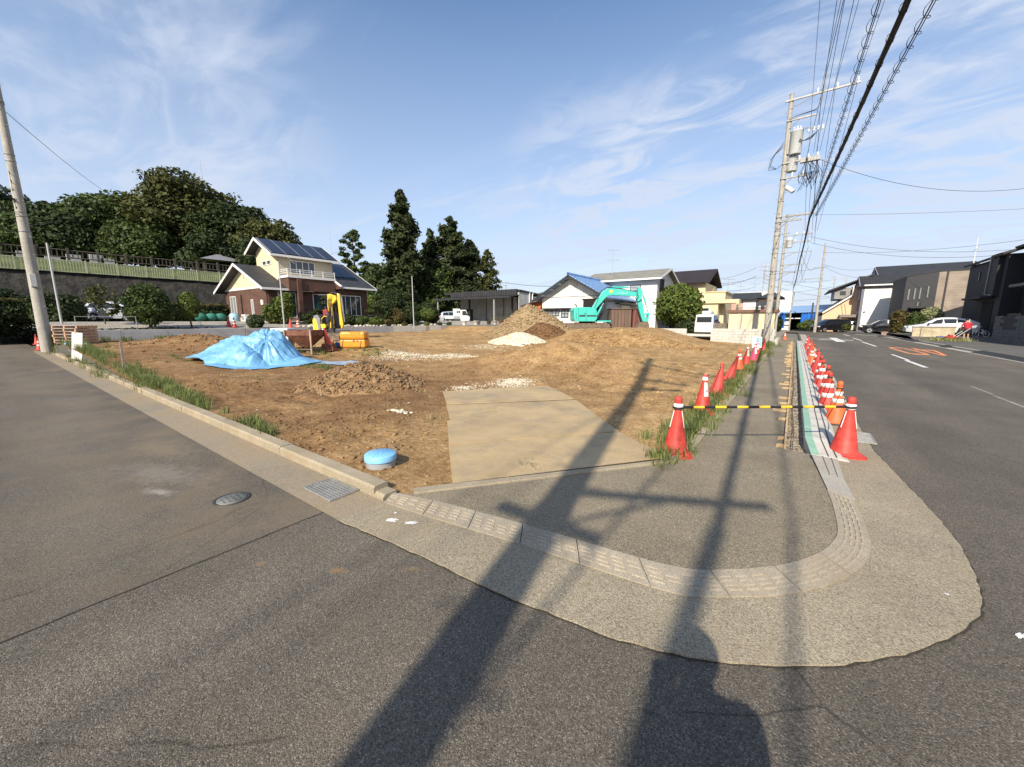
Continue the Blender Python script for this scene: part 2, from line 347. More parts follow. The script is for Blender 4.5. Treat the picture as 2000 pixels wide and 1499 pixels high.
KERBM = stone_mat('kerb_stone', (0.32, 0.27, 0.19), (0.21, 0.175, 0.12), (0.42, 0.36, 0.265), 240, 1.2, dirt=(0.28, 0.19, 0.10), dirt_amt=0.7, bump=0.3, bdist=0.003)
CONC_W = stone_mat('concrete_new', (0.47, 0.45, 0.41), (0.37, 0.355, 0.325), (0.55, 0.53, 0.49), 240, 1.5, dirt=(0.46, 0.40, 0.32), dirt_amt=0.35, bump=0.2, bdist=0.002)

def sheet(name, pts, z, m, kind='structure'):
    mb = MB(); mb.poly([(x, y, z) for x, y in pts]); o = mb.build(name, m); return tag(o, kind=kind)
EARTH = mat('earth_far', (0.16, 0.15, 0.12), var=0.25, scale=0.2, rough=0.95)
sheet('ground', [(-900, -700), (900, -700), (900, 1100), (-900, 1100)], -0.14, EARTH)
sheet('main_road', [(-3.25, -6.0), (8.05, -6.0), (8.05, 54), (6.3, 64), (5.7, 76), (-6, 80), (-6, 74), (0.5, 66), (0.5, 2.6), (-2.9, 1.95), (-3.25, 1.95)], 0.0, ASPH)
sheet('side_street', [(-140, -6.0), (-3.25, -6.0), (-3.25, 1.95), (-34, 1.95), (-60, 1.9), (-140, 1.9)], 0.0, ASPH2)
sheet('opposite_pavement', [(-140, -30), (60, -30), (60, -6.0), (-140, -6.0)], -0.004, ASPH3)
# ragged joint between the two asphalts
mb = MB(); ys = np.linspace(-5.9, 1.6, 90); wob = 0.012 * np.cumsum(rng.normal(0, 0.35, 90)); wob -= np.linspace(wob[0], wob[-1], 90)
for i in range(89):
    w0, w1 = 0.004 + 0.004 * rng.random(), 0.004 + 0.004 * rng.random()
    mb.quad((-3.25 + wob[i] - w0, ys[i], 0.004), (-3.25 + wob[i] + w0, ys[i], 0.004), (-3.25 + wob[i + 1] + w1, ys[i + 1], 0.004), (-3.25 + wob[i + 1] - w1, ys[i + 1], 0.004))
tag(mb.build('asphalt_joint', mat('tar_joint', (0.035, 0.033, 0.03), rough=0.9)), kind='structure')
# side gutter, and the broad concrete apron that rounds the corner
sheet('side_gutter', [(-34.0, 1.60), (-2.96, 1.60), (-2.96, 2.06), (-34.0, 2.06)], 0.006, CONC_D)
apron = [(-2.98, 1.60), (-2.16, 1.67), (-1.44, 1.70), (-0.91, 1.76), (-0.57, 1.81), (-0.22, 1.93), (0.06, 2.09), (0.35, 2.31), (0.61, 2.57), (0.83, 2.85), (0.99, 3.12), (1.08, 3.36), (1.15, 3.76), (1.18, 4.33), (1.14, 5.05), (1.07, 5.93), (1.0, 6.98), (1.02, 9.0),
         (0.60, 9.0), (0.40, 6.1), (0.33, 5.9), (0.33, 4.3), (0.16, 3.5), (-0.12, 3.05), (-0.5, 2.8), (-1.5, 2.58), (-2.4, 2.42), (-2.85, 2.15), (-2.97, 2.06)]
def smooth_poly(pts, k=6, jit=0.004):
    out = []; n = len(pts)
    for i in range(n):
        p0, p1, p2, p3 = [np.array(pts[(i + d) % n], float) for d in (-1, 0, 1, 2)]
        for t in np.linspace(0, 1, k, endpoint=False):
            out.append(tuple(0.5 * ((2 * p1) + (-p0 + p2) * t + (2 * p0 - 5 * p1 + 4 * p2 - p3) * t * t + (-p0 + 3 * p1 - 3 * p2 + p3) * t ** 3) + rng.normal(0, jit, 2)))
    return out
def open_curve(pts, n):
    P = [np.array(p, float) for p in pts]; P = [2 * P[0] - P[1]] + P + [2 * P[-1] - P[-2]]; o = []
    for i in range(1, len(P) - 2):
        p0, p1, p2, p3 = P[i - 1:i + 3]
        for t in np.linspace(0, 1, 24, endpoint=False):
            o.append(0.5 * ((2 * p1) + (-p0 + p2) * t + (2 * p0 - 5 * p1 + 4 * p2 - p3) * t * t + (-p0 + 3 * p1 - 3 * p2 + p3) * t ** 3))
    o.append(P[-2]); o = np.array(o); d = np.r_[0, np.cumsum(np.linalg.norm(np.diff(o, axis=0), axis=1))]; d /= d[-1]
    q = np.linspace(0, 1, n); return np.c_[np.interp(q, d, o[:, 0]), np.interp(q, d, o[:, 1])]
outer_edge = open_curve(apron[:18], 150) + rng.normal(0, 0.004, (150, 2))
outer_edge[0] = apron[0]
ap = [tuple(p) for p in outer_edge] + apron[18:]
mb = MB(); mb.prism(ap, -0.05, 0.014); tag(mb.build('corner_apron', CONC_A), kind='structure')
# dark crumbling seal line at the apron edge
mb = MB()
for i in range(149):
    p, q = outer_edge[i], outer_edge[i + 1]; t = (q - p) / (np.linalg.norm(q - p) + 1e-6); nn = np.array([t[1], -t[0]])
    w0 = 0.004 + 0.014 * rng.random(); w1 = 0.004 + 0.014 * rng.random()
    mb.quad((*p, 0.005), (*(p + nn * w0), 0.005), (*(q + nn * w1), 0.005), (*q, 0.005))
tag(mb.build('edge_seal', mat('tar_crumb', (0.04, 0.036, 0.03), var=0.4, scale=40, rough=0.95)), kind='structure')
sheet('main_gutter', [(0.62, 9.0), (1.02, 9.0), (1.12, 14.7), (1.2, 26), (1.2, 58), (0.66, 58)], 0.008, CONC)

# far side kerb of the main road with rubber kerb ramps
mb = MB()
mb.prism([(8.05, -6), (8.2, -6), (8.2, 54), (6.45, 64), (5.85, 76), (5.7, 76), (6.3, 64), (8.05, 54)], -0.05, 0.11)
tag(mb.build('far_kerb', CONC), kind='structure')
sheet('far_gutter', [(7.6, -6), (8.05, -6), (8.05, 54), (6.3, 64), (5.9, 64), (7.62, 54)], 0.006, CONC)

# ---- corner pavement (asphalt)
inner = [(-3.02, 2.17), (-2.41, 2.32), (-1.53, 2.45), (-0.56, 2.57), (-0.22, 2.75), (0.10, 3.05), (0.29, 3.34), (0.39, 3.59), (0.44, 3.85), (0.44, 4.41), (0.42, 4.74)]
outer = [(-2.95, 2.02), (-2.38, 2.09), (-1.39, 2.23), (-0.49, 2.33), (-0.23, 2.46), (0.10, 2.72), (0.36, 3.04), (0.54, 3.38), (0.62, 3.70), (0.64, 4.05), (0.62, 4.62)]
NI = open_curve(inner, 161); NO = open_curve(outer, 161)
pav = [tuple(p) for p in NI] + [(0.36, 5.42), (0.30, 5.95), (0.05, 6.02), (0.045, 46), (-0.90, 46), (-0.90, 5.02), (-1.0, 4.62), (-2.80, 2.30)]
mb = MB(); mb.prism(pav, -0.10, 0.034); tag(mb.build('pavement', ASPH3), kind='structure')

# ---- ribbed ramp kerb blocks round the corner, each block its own piece
def z_at(s): return 0.042 * (1 - s) + 0.022 * s      # s: 0 inner edge, 1 outer edge
ramp = MB(); ramp.prism([tuple(p) for p in NI] + [tuple(p) for p in NO[::-1]], -0.06, 0.012)
ramp = tag(ramp.build('ramp_kerb', CONC_D), kind='structure')
RIB = stone_mat('ramp_block', (0.31, 0.27, 0.205), (0.21, 0.18, 0.135), (0.42, 0.37, 0.285), 230, 1.2, dirt=(0.29, 0.21, 0.13), dirt_amt=0.6, bump=0.3, bdist=0.003)
RIBTOP = stone_mat('ramp_rib', (0.335, 0.285, 0.215), (0.26, 0.22, 0.165), (0.42, 0.36, 0.28), 230, 1.2, bump=0.3, bdist=0.002)
def PT(i, s):
    i = float(np.clip(i, 0, 160)); a = int(min(i, 159)); f = i - a
    p = NI[a] * (1 - f) + NI[a + 1] * f; q = NO[a] * (1 - f) + NO[a + 1] * f
    r = p * (1 - s) + q * s; return r
NB = 11
for b in range(NB):
    i0 = 160 * b / NB + 0.12; i1 = 160 * (b + 1) / NB - 0.12
    mb = MB(); mb.cur = 0; ks = np.linspace(i0, i1, 7); n = 7
    vs = []
    for s, z in ((0.0, z_at(0)), (1.0, z_at(1)), (1.0, -0.03), (0.0, -0.03)):
        for k in ks: p = PT(k, s); vs.append((p[0], p[1], z))
    fs = []
    for r in range(4):
        for j in range(n - 1): fs.append((r * n + j, ((r + 1) % 4) * n + j, ((r + 1) % 4) * n + j + 1, r * n + j + 1))
    fs += [(0, 3 * n, 2 * n, n), (n - 1, 2 * n - 1, 3 * n - 1, 4 * n - 1)]
    mb._add(vs, fs)
    mb.cur = 1
    for g in range(4):
        g0 = i0 + (i1 - i0) * (g + 0.14) / 4; g1 = i0 + (i1 - i0) * (g + 0.86) / 4
        for t in range(4):
            if rng.random() < 0.06: continue
            s0 = 0.24 + 0.165 * t; s1 = s0 + 0.07
            q = [PT(g0, s0), PT(g1, s0), PT(g1, s1), PT(g0, s1)]; zz = [z_at(s0), z_at(s0), z_at(s1), z_at(s1)]
            lo = [(p[0], p[1], z - 0.001) for p, z in zip(q, zz)]; c = sum(q) / 4
            hi = [((p[0] - c[0]) * 0.94 + c[0], (p[1] - c[1]) * 0.9 + c[1], z + 0.0065) for p, z in zip(q, zz)]
            mb._add(lo + hi, [(4, 5, 6, 7)] + [(a, (a + 1) % 4, 4 + (a + 1) % 4, 4 + a) for a in range(4)])
    mb.build('ramp_block', [RIB, RIBTOP], ramp)
# smooth and grooved slabs that lead to the new kerb
GRV = mat('groove_dark', (0.07, 0.065, 0.055), rough=0.9)
def slab_block(name, quad, z0, z1, m, grooves=()):
    mb = MB(); (a, b, c, d) = quad   # a,b near edge left->right ; d,c far edge left->right ; z0 near, z1 far
    vs = [(*a, z0), (*b, z0 - 0.01), (*c, z1 - 0.01), (*d, z1)]; lo = [(x, y, -0.05) for x, y, z in vs]
    mb._add(vs + lo, [(0, 1, 2, 3)] + [(i, i + 4, (i + 1) % 4 + 4, (i + 1) % 4) for i in range(4)])
    mb.cur = 1
    for s in grooves:
        L = lambda p, q, t: (p[0] * (1 - t) + q[0] * t, p[1] * (1 - t) + q[1] * t)
        w = 0.018
        p0, p1 = L(a, b, s - w), L(a, b, s + w); q0, q1 = L(d, c, s - w), L(d, c, s + w)
        mb.quad((*p0, z0 + 0.002 - 0.01 * s), (*p1, z0 + 0.002 - 0.01 * s), (*q1, z1 + 0.002 - 0.01 * s), (*q0, z1 + 0.002 - 0.01 * s))
    return mb.build(name, [m, GRV], None)
o = slab_block('kerb_slab', [(0.425, 4.76), (0.622, 4.66), (0.585, 5.22), (0.385, 5.24)], 0.042, 0.042, CONC); o.parent = ramp
o = slab_block('kerb_slab', [(0.385, 5.25), (0.585, 5.23), (0.585, 5.93), (0.33, 5.93)], 0.042, 0.044, CONC, (0.42, 0.75)); o.parent = ramp

# ---- new kerb with a green stripe along the main road: one mesh per block, all blocks alike
GREEN = mat('kerb_green', (0.23, 0.40, 0.30), var=0.12, scale=9, rough=0.7)
row = MB(); row.bb(0.30, 0.60, 6.0, 38.0, -0.10, 0.008); row = tag(row.build('new_kerb', CONC), kind='structure')
def kerb_block(z0, z1, L=0.59, x0=(0.27, 0.27), name='kerb_block'):
    mb = MB(); prof = lambda z, dx: [(0.0 + dx, -0.10), (0.0 + dx, z), (0.085 + dx, z), (0.31 + dx, z - 0.005), (0.375 + dx, 0.02), (0.375 + dx, -0.10)]
    a = [(x, 0, z) for x, z in prof(z0, 0)]; b = [(x, L, z) for x, z in prof(z1, x0[1] - x0[0])]
    vs = a + b; n = 6
    for i in range(n):
        mb.cur = 1 if i == 1 else 0
        mb._add([vs[i], vs[(i + 1) % n], vs[n + (i + 1) % n], vs[n + i]], [(0, 3, 2, 1)])
    mb.cur = 0; mb._add(a, [tuple(range(n))]); mb._add(b, [tuple(range(n - 1, -1, -1))])
    mb.cur = 2
    for gx in (0.165, 0.245):
        d = x0[1] - x0[0]
        mb.quad((gx, 0, z0 + 0.0005), (gx + 0.014, 0, z0 + 0.0005), (gx + 0.014 + d, L, z1 + 0.0005), (gx + d, L, z1 + 0.0005))
    return mb.mesh(name, [CONC_W, GREEN, GRV])
first = link('kerb_block', kerb_block(0.044, 0.115, 0.60, (0.33, 0.27)), row, (0.325, 5.95, 0))
kbm = kerb_block(0.115, 0.115)
for i in range(52): link('kerb_block', kbm, row, (0.27 + 0.0015 * rng.normal(), 6.56 + 0.60 * i, 0.002 * rng.normal()))

# ---- trench with loose gravel, form boards and pegs
nx, ny = 9, 700
xs = np.linspace(0.02, 0.275, nx); yy = np.linspace(5.98, 38, ny); GX, GY = np.meshgrid(xs, yy)
GZ = -0.055 + 0.05 * fbm(GX * 9, GY * 9, 3, 3) + 0.05 * (vnoise(GX * 32, GY * 32, 9) - 0.4)
V = np.c_[GX.ravel(), GY.ravel(), GZ.ravel()]
idx = np.arange(nx * ny).reshape(ny, nx); F = np.c_[idx[:-1, :-1].ravel(), idx[:-1, 1:].ravel(), idx[1:, 1:].ravel(), idx[1:, :-1].ravel()]
GRVL = stone_mat('trench_gravel', (0.30, 0.25, 0.185), (0.12, 0.10, 0.07), (0.50, 0.45, 0.37), 38, 1.0, bump=0.9, bdist=0.02)
tag(link('trench_gravel', fast_mesh('trench_gravel', V, F, GRVL)), kind='stuff')
WOOD = mat('form_timber', (0.50, 0.34, 0.18), var=0.25, scale=5, rough=0.75, stretch=(1, 0.2, 1), bump=0.15)
WOOD2 = mat('peg_timber', (0.44, 0.31, 0.17), var=0.3, scale=9, rough=0.8, island=0.25)
form = thing('trench_formwork', 'timber form boards and pegs edging the narrow trench beside the pavement', 'formwork', (0.05, 6.0, 0))
bmesh_ = MB(); bmesh_.bb(-0.012, 0.012, 0, 3.96, -0.06, 0.085); bme = bmesh_.mesh('form_board', WOOD)
for i in range(8): link('form_board', bme, form, (0.012 + 0.004 * rng.normal(), 0.02 + 4.0 * i, 0.0))
pegs = []
for k in range(6):
    mb = MB(); L = 0.07 + 0.030 * k; mb.box((-L / 2, 0, 0.055), (L, 0.045, 0.04), rz=0.1 * (k % 3 - 1)); mb.box((-0.006 - L, 0.01 * k - 0.02, 0.03), (0.03, 0.035, 0.09), rz=0.3 * k, ry=0.2)
    pegs.append(mb.mesh('peg', WOOD2))
y = 0.08
while y < 31:
    o = link('peg', pegs[rng.integers(6)], form, (-0.005, y, 0.0)); o.rotation_euler = (0, 0, rng.normal(0, 0.12)); y += 0.28 + 0.45 * rng.random() + (0.8 if rng.random() < .12 else 0)
# a thin reinforcing rod lying along the trench
mb = MB(); mb.tube([(0.135 + 0.012 * math.sin(t * 1.3), 6.1 + t, 0.005 + 0.01 * math.sin(t * 2.1)) for t in np.arange(0, 31, 0.5)], 0.006, 5)
tag(mb.build('steel_rod', mat('rod_steel', (0.12, 0.09, 0.07), metal=0.4, rough=0.7)), 'long dark reinforcing rod lying in the gravel of the trench', 'rod')

# ---- kerbs of the building lot
lk = MB(); lk.bb(-31, -3.05, 2.07, 2.19, -0.08, 0.04); lk = tag(lk.build('side_kerb', CONC_D), kind='structure')
def kstone(L, w, h, ch=0.02):
    mb = MB(); mb.side([(0, -0.06), (0, h - ch), (ch, h), (w - 0.005, h), (w, h - 0.005), (w, -0.06)], 0, L); return mb
km = kstone(1.992, 0.16, 0.115).mesh('kerb_stone', KERBM)
for i in range(13):
    o = link('kerb_stone', km, lk, (-3.14 - 2.0 * i, 2.045 + 0.004 * rng.normal(), 0.004 * rng.normal())); o.rotation_euler = (0, 0, math.pi / 2)
# rounded end stone
mb = kstone(0.14, 0.16, 0.06, 0.03); o = mb.build('kerb_stone', KERBM, lk, (-3.00, 2.045, 0)); o.rotation_euler = (0, 0, math.pi / 2)
pk = MB(); pk.bb(-1.0, -0.92, 5.05, 46, -0.08, 0.03); pk = tag(pk.build('lot_kerb', CONC_D), kind='structure')
km = kstone(1.97, 0.13, 0.058, 0.008).mesh('kerb_stone', KERBM)
for i in range(20): link('kerb_stone', km, pk, (-1.03, 5.03 + 2.0 * i, 0.002 * rng.normal()))
# diagonal kerb across the corner
d0 = Vector((-2.82, 2.28, 0)); d1 = Vector((-1.03, 4.62, 0)); dv = d1 - d0; ang = math.atan2(dv.y, dv.x) - math.pi / 2; Ld = dv.length
km = kstone(Ld / 3 - 0.006, 0.12, 0.050, 0.006).mesh('kerb_stone', KERBM)
for i in range(3):
    o = link('kerb_stone', km, pk, tuple(d0 + dv * (i / 3) + Vector((-0.10, 0.07, 0)))); o.rotation_euler = (0, 0, ang)
km = kstone(0.50, 0.13, 0.055, 0.006).mesh('kerb_stone', KERBM); o = link('kerb_stone', km, pk, (-1.135, 4.66, 0)); o.rotation_euler = (0, 0, -0.18)

# ------------------------------------------------------------------ building lot soil
def soil_base(x, y):
    a = 0.55 * sstep(-x, 9, 28)
    bank = 0.90 * sstep(y + 0.15 * (x + 10), 23.0, 27.2) * (1 - sstep(x, -9.5, -4.6))
    low = 0.18 * sstep(y, 24, 31) * (1 - sstep(x, -7, -2))
    r2 = ((x + 6.7) * math.cos(0.6) + (y - 12.4) * math.sin(0.6)) ** 2 / 3.7 ** 2 + (-(x + 6.7) * math.sin(0.6) + (y - 12.4) * math.cos(0.6)) ** 2 / 2.6 ** 2
    hump = 0.98 * np.exp(-r2 * 1.9)
    ridge = 0.38 * np.exp(-((x + 24.5) / 4.0) ** 2 - ((y - 6.6) / 1.4) ** 2) + 0.25 * np.exp(-((x + 19) / 4.0) ** 2 - ((y - 10.8) / 1.2) ** 2)
    return 0.035 + np.maximum(a, bank) + low + hump + ridge
def soil_h(x, y, fine=True):
    x = np.asarray(x, float); y = np.asarray(y, float)
    edge = np.minimum(sstep(y, 2.2, 3.2), sstep(-x, 0.95, 1.9))
    plate = 1 - np.exp(-(((x + 3.6) / 3.2) ** 2 + ((y - 5.3) / 2.6) ** 2) ** 2)
    z = soil_base(x, y) + 0.24 * edge * fbm(x * 0.55, y * 0.55, 4, 11) * (0.3 + 0.7 * plate)
    if fine:
        r = np.abs(fbm(x * 2.3, y * 2.3, 4, 21))
        rough = 0.35 + 0.9 * sstep(fbm(x * 0.35 + 3, y * 0.35, 3, 5), -0.05, 0.15)
        z = z + edge * rough * (0.14 * fbm(x * 3.1, y * 3.1, 5, 31, 0.62) - 0.04 * r) * (0.25 + 0.75 * plate)
        # churned clods near the road corner
        cl = np.exp(-(((x + 4.45) / 0.75) ** 2 + ((y - 3.75) / 0.55) ** 2)) + 0.7 * np.exp(-(((x + 5.2) / 0.9) ** 2 + ((y - 2.75) / 0.35) ** 2)) + 0.6 * np.exp(-(((x + 22) / 4) ** 2 + ((y - 7.0) / 1.6) ** 2))
        z = z + cl * (0.05 + 0.16 * fbm(x * 5, y * 5, 4, 41, 0.65))
        # tyre tracks
        for off in (0.0, 1.5):
            t = np.exp(-(((y - 0.95 * (-x) * 0.55 - 7.2 - off) / 0.16) ** 2)) * sstep(-x, 5, 8) * (1 - sstep(-x, 19, 24))
            z = z - 0.035 * t
    wx, wy = -0.733, 0.680
    al = (x + 1.85) * wx + (y - 3.67) * wy; ac = (x + 1.85) * -wy + (y - 3.67) * wx
    m = sstep(al, -1.0, -0.4) * (1 - sstep(al, 5.2, 5.9)) * (1 - sstep(np.abs(ac), 1.75, 2.15))
    return z * (1 - m) + 0.012 * m
def axis(lo, hi, d0, g):
    o = [lo]; d = d0
    while o[-1] < hi: o.append(o[-1] + d); d *= g
    o[-1] = hi; return np.array(o)
gx = -axis(0.93, 30.0, 0.045, 1.0075)[::-1]; gy = axis(2.17, 31.9, 0.040, 1.0080)
GX, GY = np.meshgrid(gx, gy); GZ = soil_h(GX, GY)
nx, ny = len(gx), len(gy); V = np.c_[GX.ravel(), GY.ravel(), GZ.ravel()]
idx = np.arange(nx * ny).reshape(ny, nx); F = np.c_[idx[:-1, :-1].ravel(), idx[:-1, 1:].ravel(), idx[1:, 1:].ravel(), idx[1:, :-1].ravel()]
cen = V[F].mean(1)
# the corner cut off by the diagonal kerb
side = (d1.x - d0.x) * (cen[:, 1] - d0.y) - (d1.y - d0.y) * (cen[:, 0] - d0.x)
keep = (side > 0.05) & (cen[:, 0] < -0.96); F = F[keep]
def soil_mat(name='site_soil', wet=True):
    m = bpy.data.materials.new(name); m.use_nodes = True; nt = m.node_tree; n = nt.nodes; l = nt.links; b = n['Principled BSDF']
    b.inputs['Roughness'].default_value = 0.95; b.inputs['Specular IOR Level'].default_value = 0.15
    vec = n.new('ShaderNodeTexCoord').outputs['Object']
    def noise(s, d, r=0.6):
        t = n.new('ShaderNodeTexNoise'); t.inputs['Scale'].default_value = s; t.inputs['Detail'].default_value = d; t.inputs['Roughness'].default_value = r; l.new(vec, t.inputs['Vector']); return t.outputs['Fac']
    def ramp(f, *st):
        r = n.new('ShaderNodeValToRGB'); l.new(f, r.inputs[0]); e = r.color_ramp.elements
        e[0].position, e[0].color = st[0][0], (*st[0][1], 1); e[1].position, e[1].color = st[-1][0], (*st[-1][1], 1)
        for p, c in st[1:-1]: k = e.new(p); k.color = (*c, 1)
        return r.outputs[0]
    def mix(f, a, c, bt='MIX'):
        k = n.new('ShaderNodeMix'); k.data_type = 'RGBA'; k.blend_type = bt
        if isinstance(f, float): k.inputs[0].default_value = f
        else: l.new(f, k.inputs[0])
        l.new(a, k.inputs[6]); l.new(c, k.inputs[7]); return k.outputs[2]
    fine = ramp(noise(16, 9, 0.72), (0.30, (0.19, 0.110, 0.044)), (0.5, (0.42, 0.270, 0.122)), (0.68, (0.58, 0.41, 0.22)))
    damp = ramp(noise(16, 9, 0.72), (0.28, (0.095, 0.052, 0.025)), (0.5, (0.215, 0.122, 0.056)), (0.72, (0.36, 0.225, 0.11)))
    patch = ramp(noise(0.33, 6, 0.62), (0.40, (0, 0, 0)), (0.60, (1, 1, 1)))
    # the lot is damper towards -X
    sx = n.new('ShaderNodeSeparateXYZ'); l.new(vec, sx.inputs[0])
    mr = n.new('ShaderNodeMapRange'); l.new(sx.outputs[0], mr.inputs[0]); mr.inputs[1].default_value = -7.0; mr.inputs[2].default_value = -2.5; mr.inputs[3].default_value = 0.75; mr.inputs[4].default_value = 0.0
    my = n.new('ShaderNodeMapRange'); l.new(sx.outputs[1], my.inputs[0]); my.inputs[1].default_value = 7.0; my.inputs[2].default_value = 11.0; my.inputs[3].default_value = 1.0; my.inputs[4].default_value = 0.15
    mm = n.new('ShaderNodeMath'); mm.operation = 'MULTIPLY'; l.new(mr.outputs[0], mm.inputs[0]); l.new(my.outputs[0], mm.inputs[1])
    ma = n.new('ShaderNodeMath'); ma.operation = 'MULTIPLY_ADD'; l.new(patch, ma.inputs[0]); ma.inputs[1].default_value = 0.45; l.new(mm.outputs[0], ma.inputs[2]); ma.use_clamp = True
    col = mix(ma.outputs[0], fine, damp)
    band_ = ramp(noise(1.9, 7, 0.66), (0.34, (0.72, 0.67, 0.62)), (0.52, (1, 1, 1)), (0.70, (1.28, 1.30, 1.34)))
    col = mix(1.0, col, band_, 'MULTIPLY')
    straw = ramp(noise(42, 3, 0.5), (0.66, (0, 0, 0)), (0.76, (0.6, 0.6, 0.6)))
    sc = n.new('ShaderNodeRGB'); sc.outputs[0].default_value = (0.36, 0.27, 0.16, 1)
    col = mix(straw, col, sc.outputs[0])
    l.new(col, b.inputs['Base Color'])
    bp = n.new('ShaderNodeBump'); bp.inputs['Strength'].default_value = 0.8; bp.inputs['Distance'].default_value = 0.03; l.new(noise(22, 8, 0.7), bp.inputs['Height'])
    l.new(bp.outputs[0], b.inputs['Normal']); return m
SOIL = soil_mat()
MATS['site_soil'] = SOIL
tag(link('site_soil', fast_mesh('site_soil', V, F, SOIL, True)), kind='structure')

# ---- raised yards, hill and the ground beyond
def grid(name, x0, x1, nx, y0, y1, ny, fn, m, kind='structure', smooth=True):
    xs = np.linspace(x0, x1, nx); ys = np.linspace(y0, y1, ny); GX, GY = np.meshgrid(xs, ys); GZ = fn(GX, GY)
    V = np.c_[GX.ravel(), GY.ravel(), GZ.ravel()]; idx = np.arange(nx * ny).reshape(ny, nx)
    F = np.c_[idx[:-1, :-1].ravel(), idx[:-1, 1:].ravel(), idx[1:, 1:].ravel(), idx[1:, :-1].ravel()]
    return tag(link(name, fast_mesh(name, V, F, m, smooth)), kind=kind)
def yard_z(x, y): return 1.16 + 0.44 * sstep(-x, 30.5, 36)
GRAVEL_Y = stone_mat('yard_gravel', (0.34, 0.31, 0.26), (0.16, 0.145, 0.12), (0.55, 0.51, 0.45), 24, 0.4, bump=0.7, bdist=0.02, dirt=(0.25, 0.21, 0.15), dirt_amt=0.5)
grid('yard_gravel', -46.2, -30.12, 40, 2.4, 90, 120, lambda x, y: yard_z(x, y) + 0.04 * fbm(x, y, 3, 3), GRAVEL_Y)
def hill_fade(y): return 1 - sstep(y, 24, 44)
GRASS_G = mat('hill_grass', (0.075, 0.105, 0.028), var=0.45, scale=0.8, rough=0.95, bump=0.6, bscale=9, bdist=0.1, rgb2=(0.125, 0.145, 0.045))
def hill_z(x, y):
    f = hill_fade(y)
    return 1.55 + f * (4.0 + 1.75 * sstep(-x, 49.6, 57.0) + 2.6 * sstep(-x, 58, 85)) + 0.10 * fbm(x * 0.6, y * 0.6, 4, 8)
grid('hill', -150, -48.4, 90, -60, 100, 120, hill_z, GRASS_G)
def back_z(x, y): return 0.02 + 0.9 * (1 - sstep(x, -12.5, -9.5)) + 0.45 * sstep(x, -12.5, -9.5) * (1 - sstep(x, -4.2, -2.5))
grid('back_yard', -30.1, -0.95, 60, 31.95, 120, 60, back_z, mat('yard_dirt', (0.24, 0.21, 0.16), var=0.3, scale=1.5, rough=0.95, bump=0.4))
def right_z(x, y): return 0.10 + 0.26 * sstep(y, 46.2, 47.4) * (1 - sstep(x, 30, 60) * 0)
PAVE_R = stone_mat('far_pavement', (0.11, 0.105, 0.095), (0.05, 0.047, 0.043), (0.2, 0.19, 0.17), 60, 0.7, bump=0.3, dirt=(0.16, 0.14, 0.10), dirt_amt=0.5)
sheet('far_forecourt', [(8.2, 54), (8.2, 90), (5.85, 90), (5.85, 76), (6.45, 64)], 0.11, PAVE_R)
grid('far_pavement', 8.2, 120, 70, -30, 120, 120, right_z, PAVE_R)
# ================================================================== small natural things: stones, grass
ICO = None
def ico():
    global ICO
    if ICO is None:
        bm = bmesh.new(); bmesh.ops.create_icosphere(bm, subdivisions=1, radius=1.0)
        ICO = (np.array([v.co[:] for v in bm.verts]), np.array([[v.index for v in f.verts] for f in bm.faces])); bm.free()
    return ICO
def stones(name, P, size, m, rg, flat=0.75, kind='stuff', parent=None, jag=0.28):
    v, f = ico(); n = len(P); k = len(v)
    S = np.asarray(size)[:, None, None] if np.ndim(size) else np.full((n, 1, 1), size)
    ang = rg.random(n) * 6.283; c, s = np.cos(ang), np.sin(ang)
    j = 1 + rg.normal(0, jag, (n, k, 1)); sc = np.c_[rg.uniform(0.7, 1.3, n), rg.uniform(0.7, 1.3, n), rg.uniform(0.5, 1.0, n) * flat][:, None, :]
    q = v[None] * j * sc * S; x = q[..., 0] * c[:, None] - q[..., 1] * s[:, None]; y = q[..., 0] * s[:, None] + q[..., 1] * c[:, None]
    V = np.stack([x, y, q[..., 2]], -1) + np.asarray(P)[:, None, :]
    F = (f[None] + (np.arange(n) * k)[:, None, None]).reshape(-1, 3)
    o = link(name, fast_mesh(name, V.reshape(-1, 3), F, m), parent)
    if kind: o['kind'] = kind
    return o
def blades(P, h, w, rg, lean=0.5):
    """P (n,3) roots; two-segment tapering blades"""
    n = len(P); h = np.asarray(h); a = rg.random(n) * 6.283; d = np.c_[np.cos(a), np.sin(a), np.zeros(n)]
    t = np.c_[-np.sin(a), np.cos(a), np.zeros(n)]; L = lean * rg.uniform(0.2, 1.2, n)[:, None]
    up = np.array([0, 0, 1.0]); H = h[:, None]; W = w * rg.uniform(0.6, 1.3, n)[:, None]
    p0 = P; p1 = P + up * H * 0.6 + d * H * L * 0.35; p2 = P + up * H * (0.95 - 0.25 * L) + d * H * L
    V = np.stack([p0 - t * W, p0 + t * W, p1 + t * W * 0.8, p1 - t * W * 0.8, p2 + t * W * 0.12, p2 - t * W * 0.12], 1).reshape(-1, 3)
    b = (np.arange(n) * 6)[:, None]; F = np.concatenate([b + np.array([[0, 1, 2, 3]]), b + np.array([[3, 2, 4, 5]])])
    return V, F
GRASS = mat('grass_blade', (0.17, 0.23, 0.06), var=0.3, scale=1.2, rough=0.7, island=0.45, transl=0.4, rgb2=(0.26, 0.29, 0.10))
DRYG = mat('grass_dry', (0.32, 0.25, 0.12), var=0.3, scale=2, rough=0.8, island=0.35)
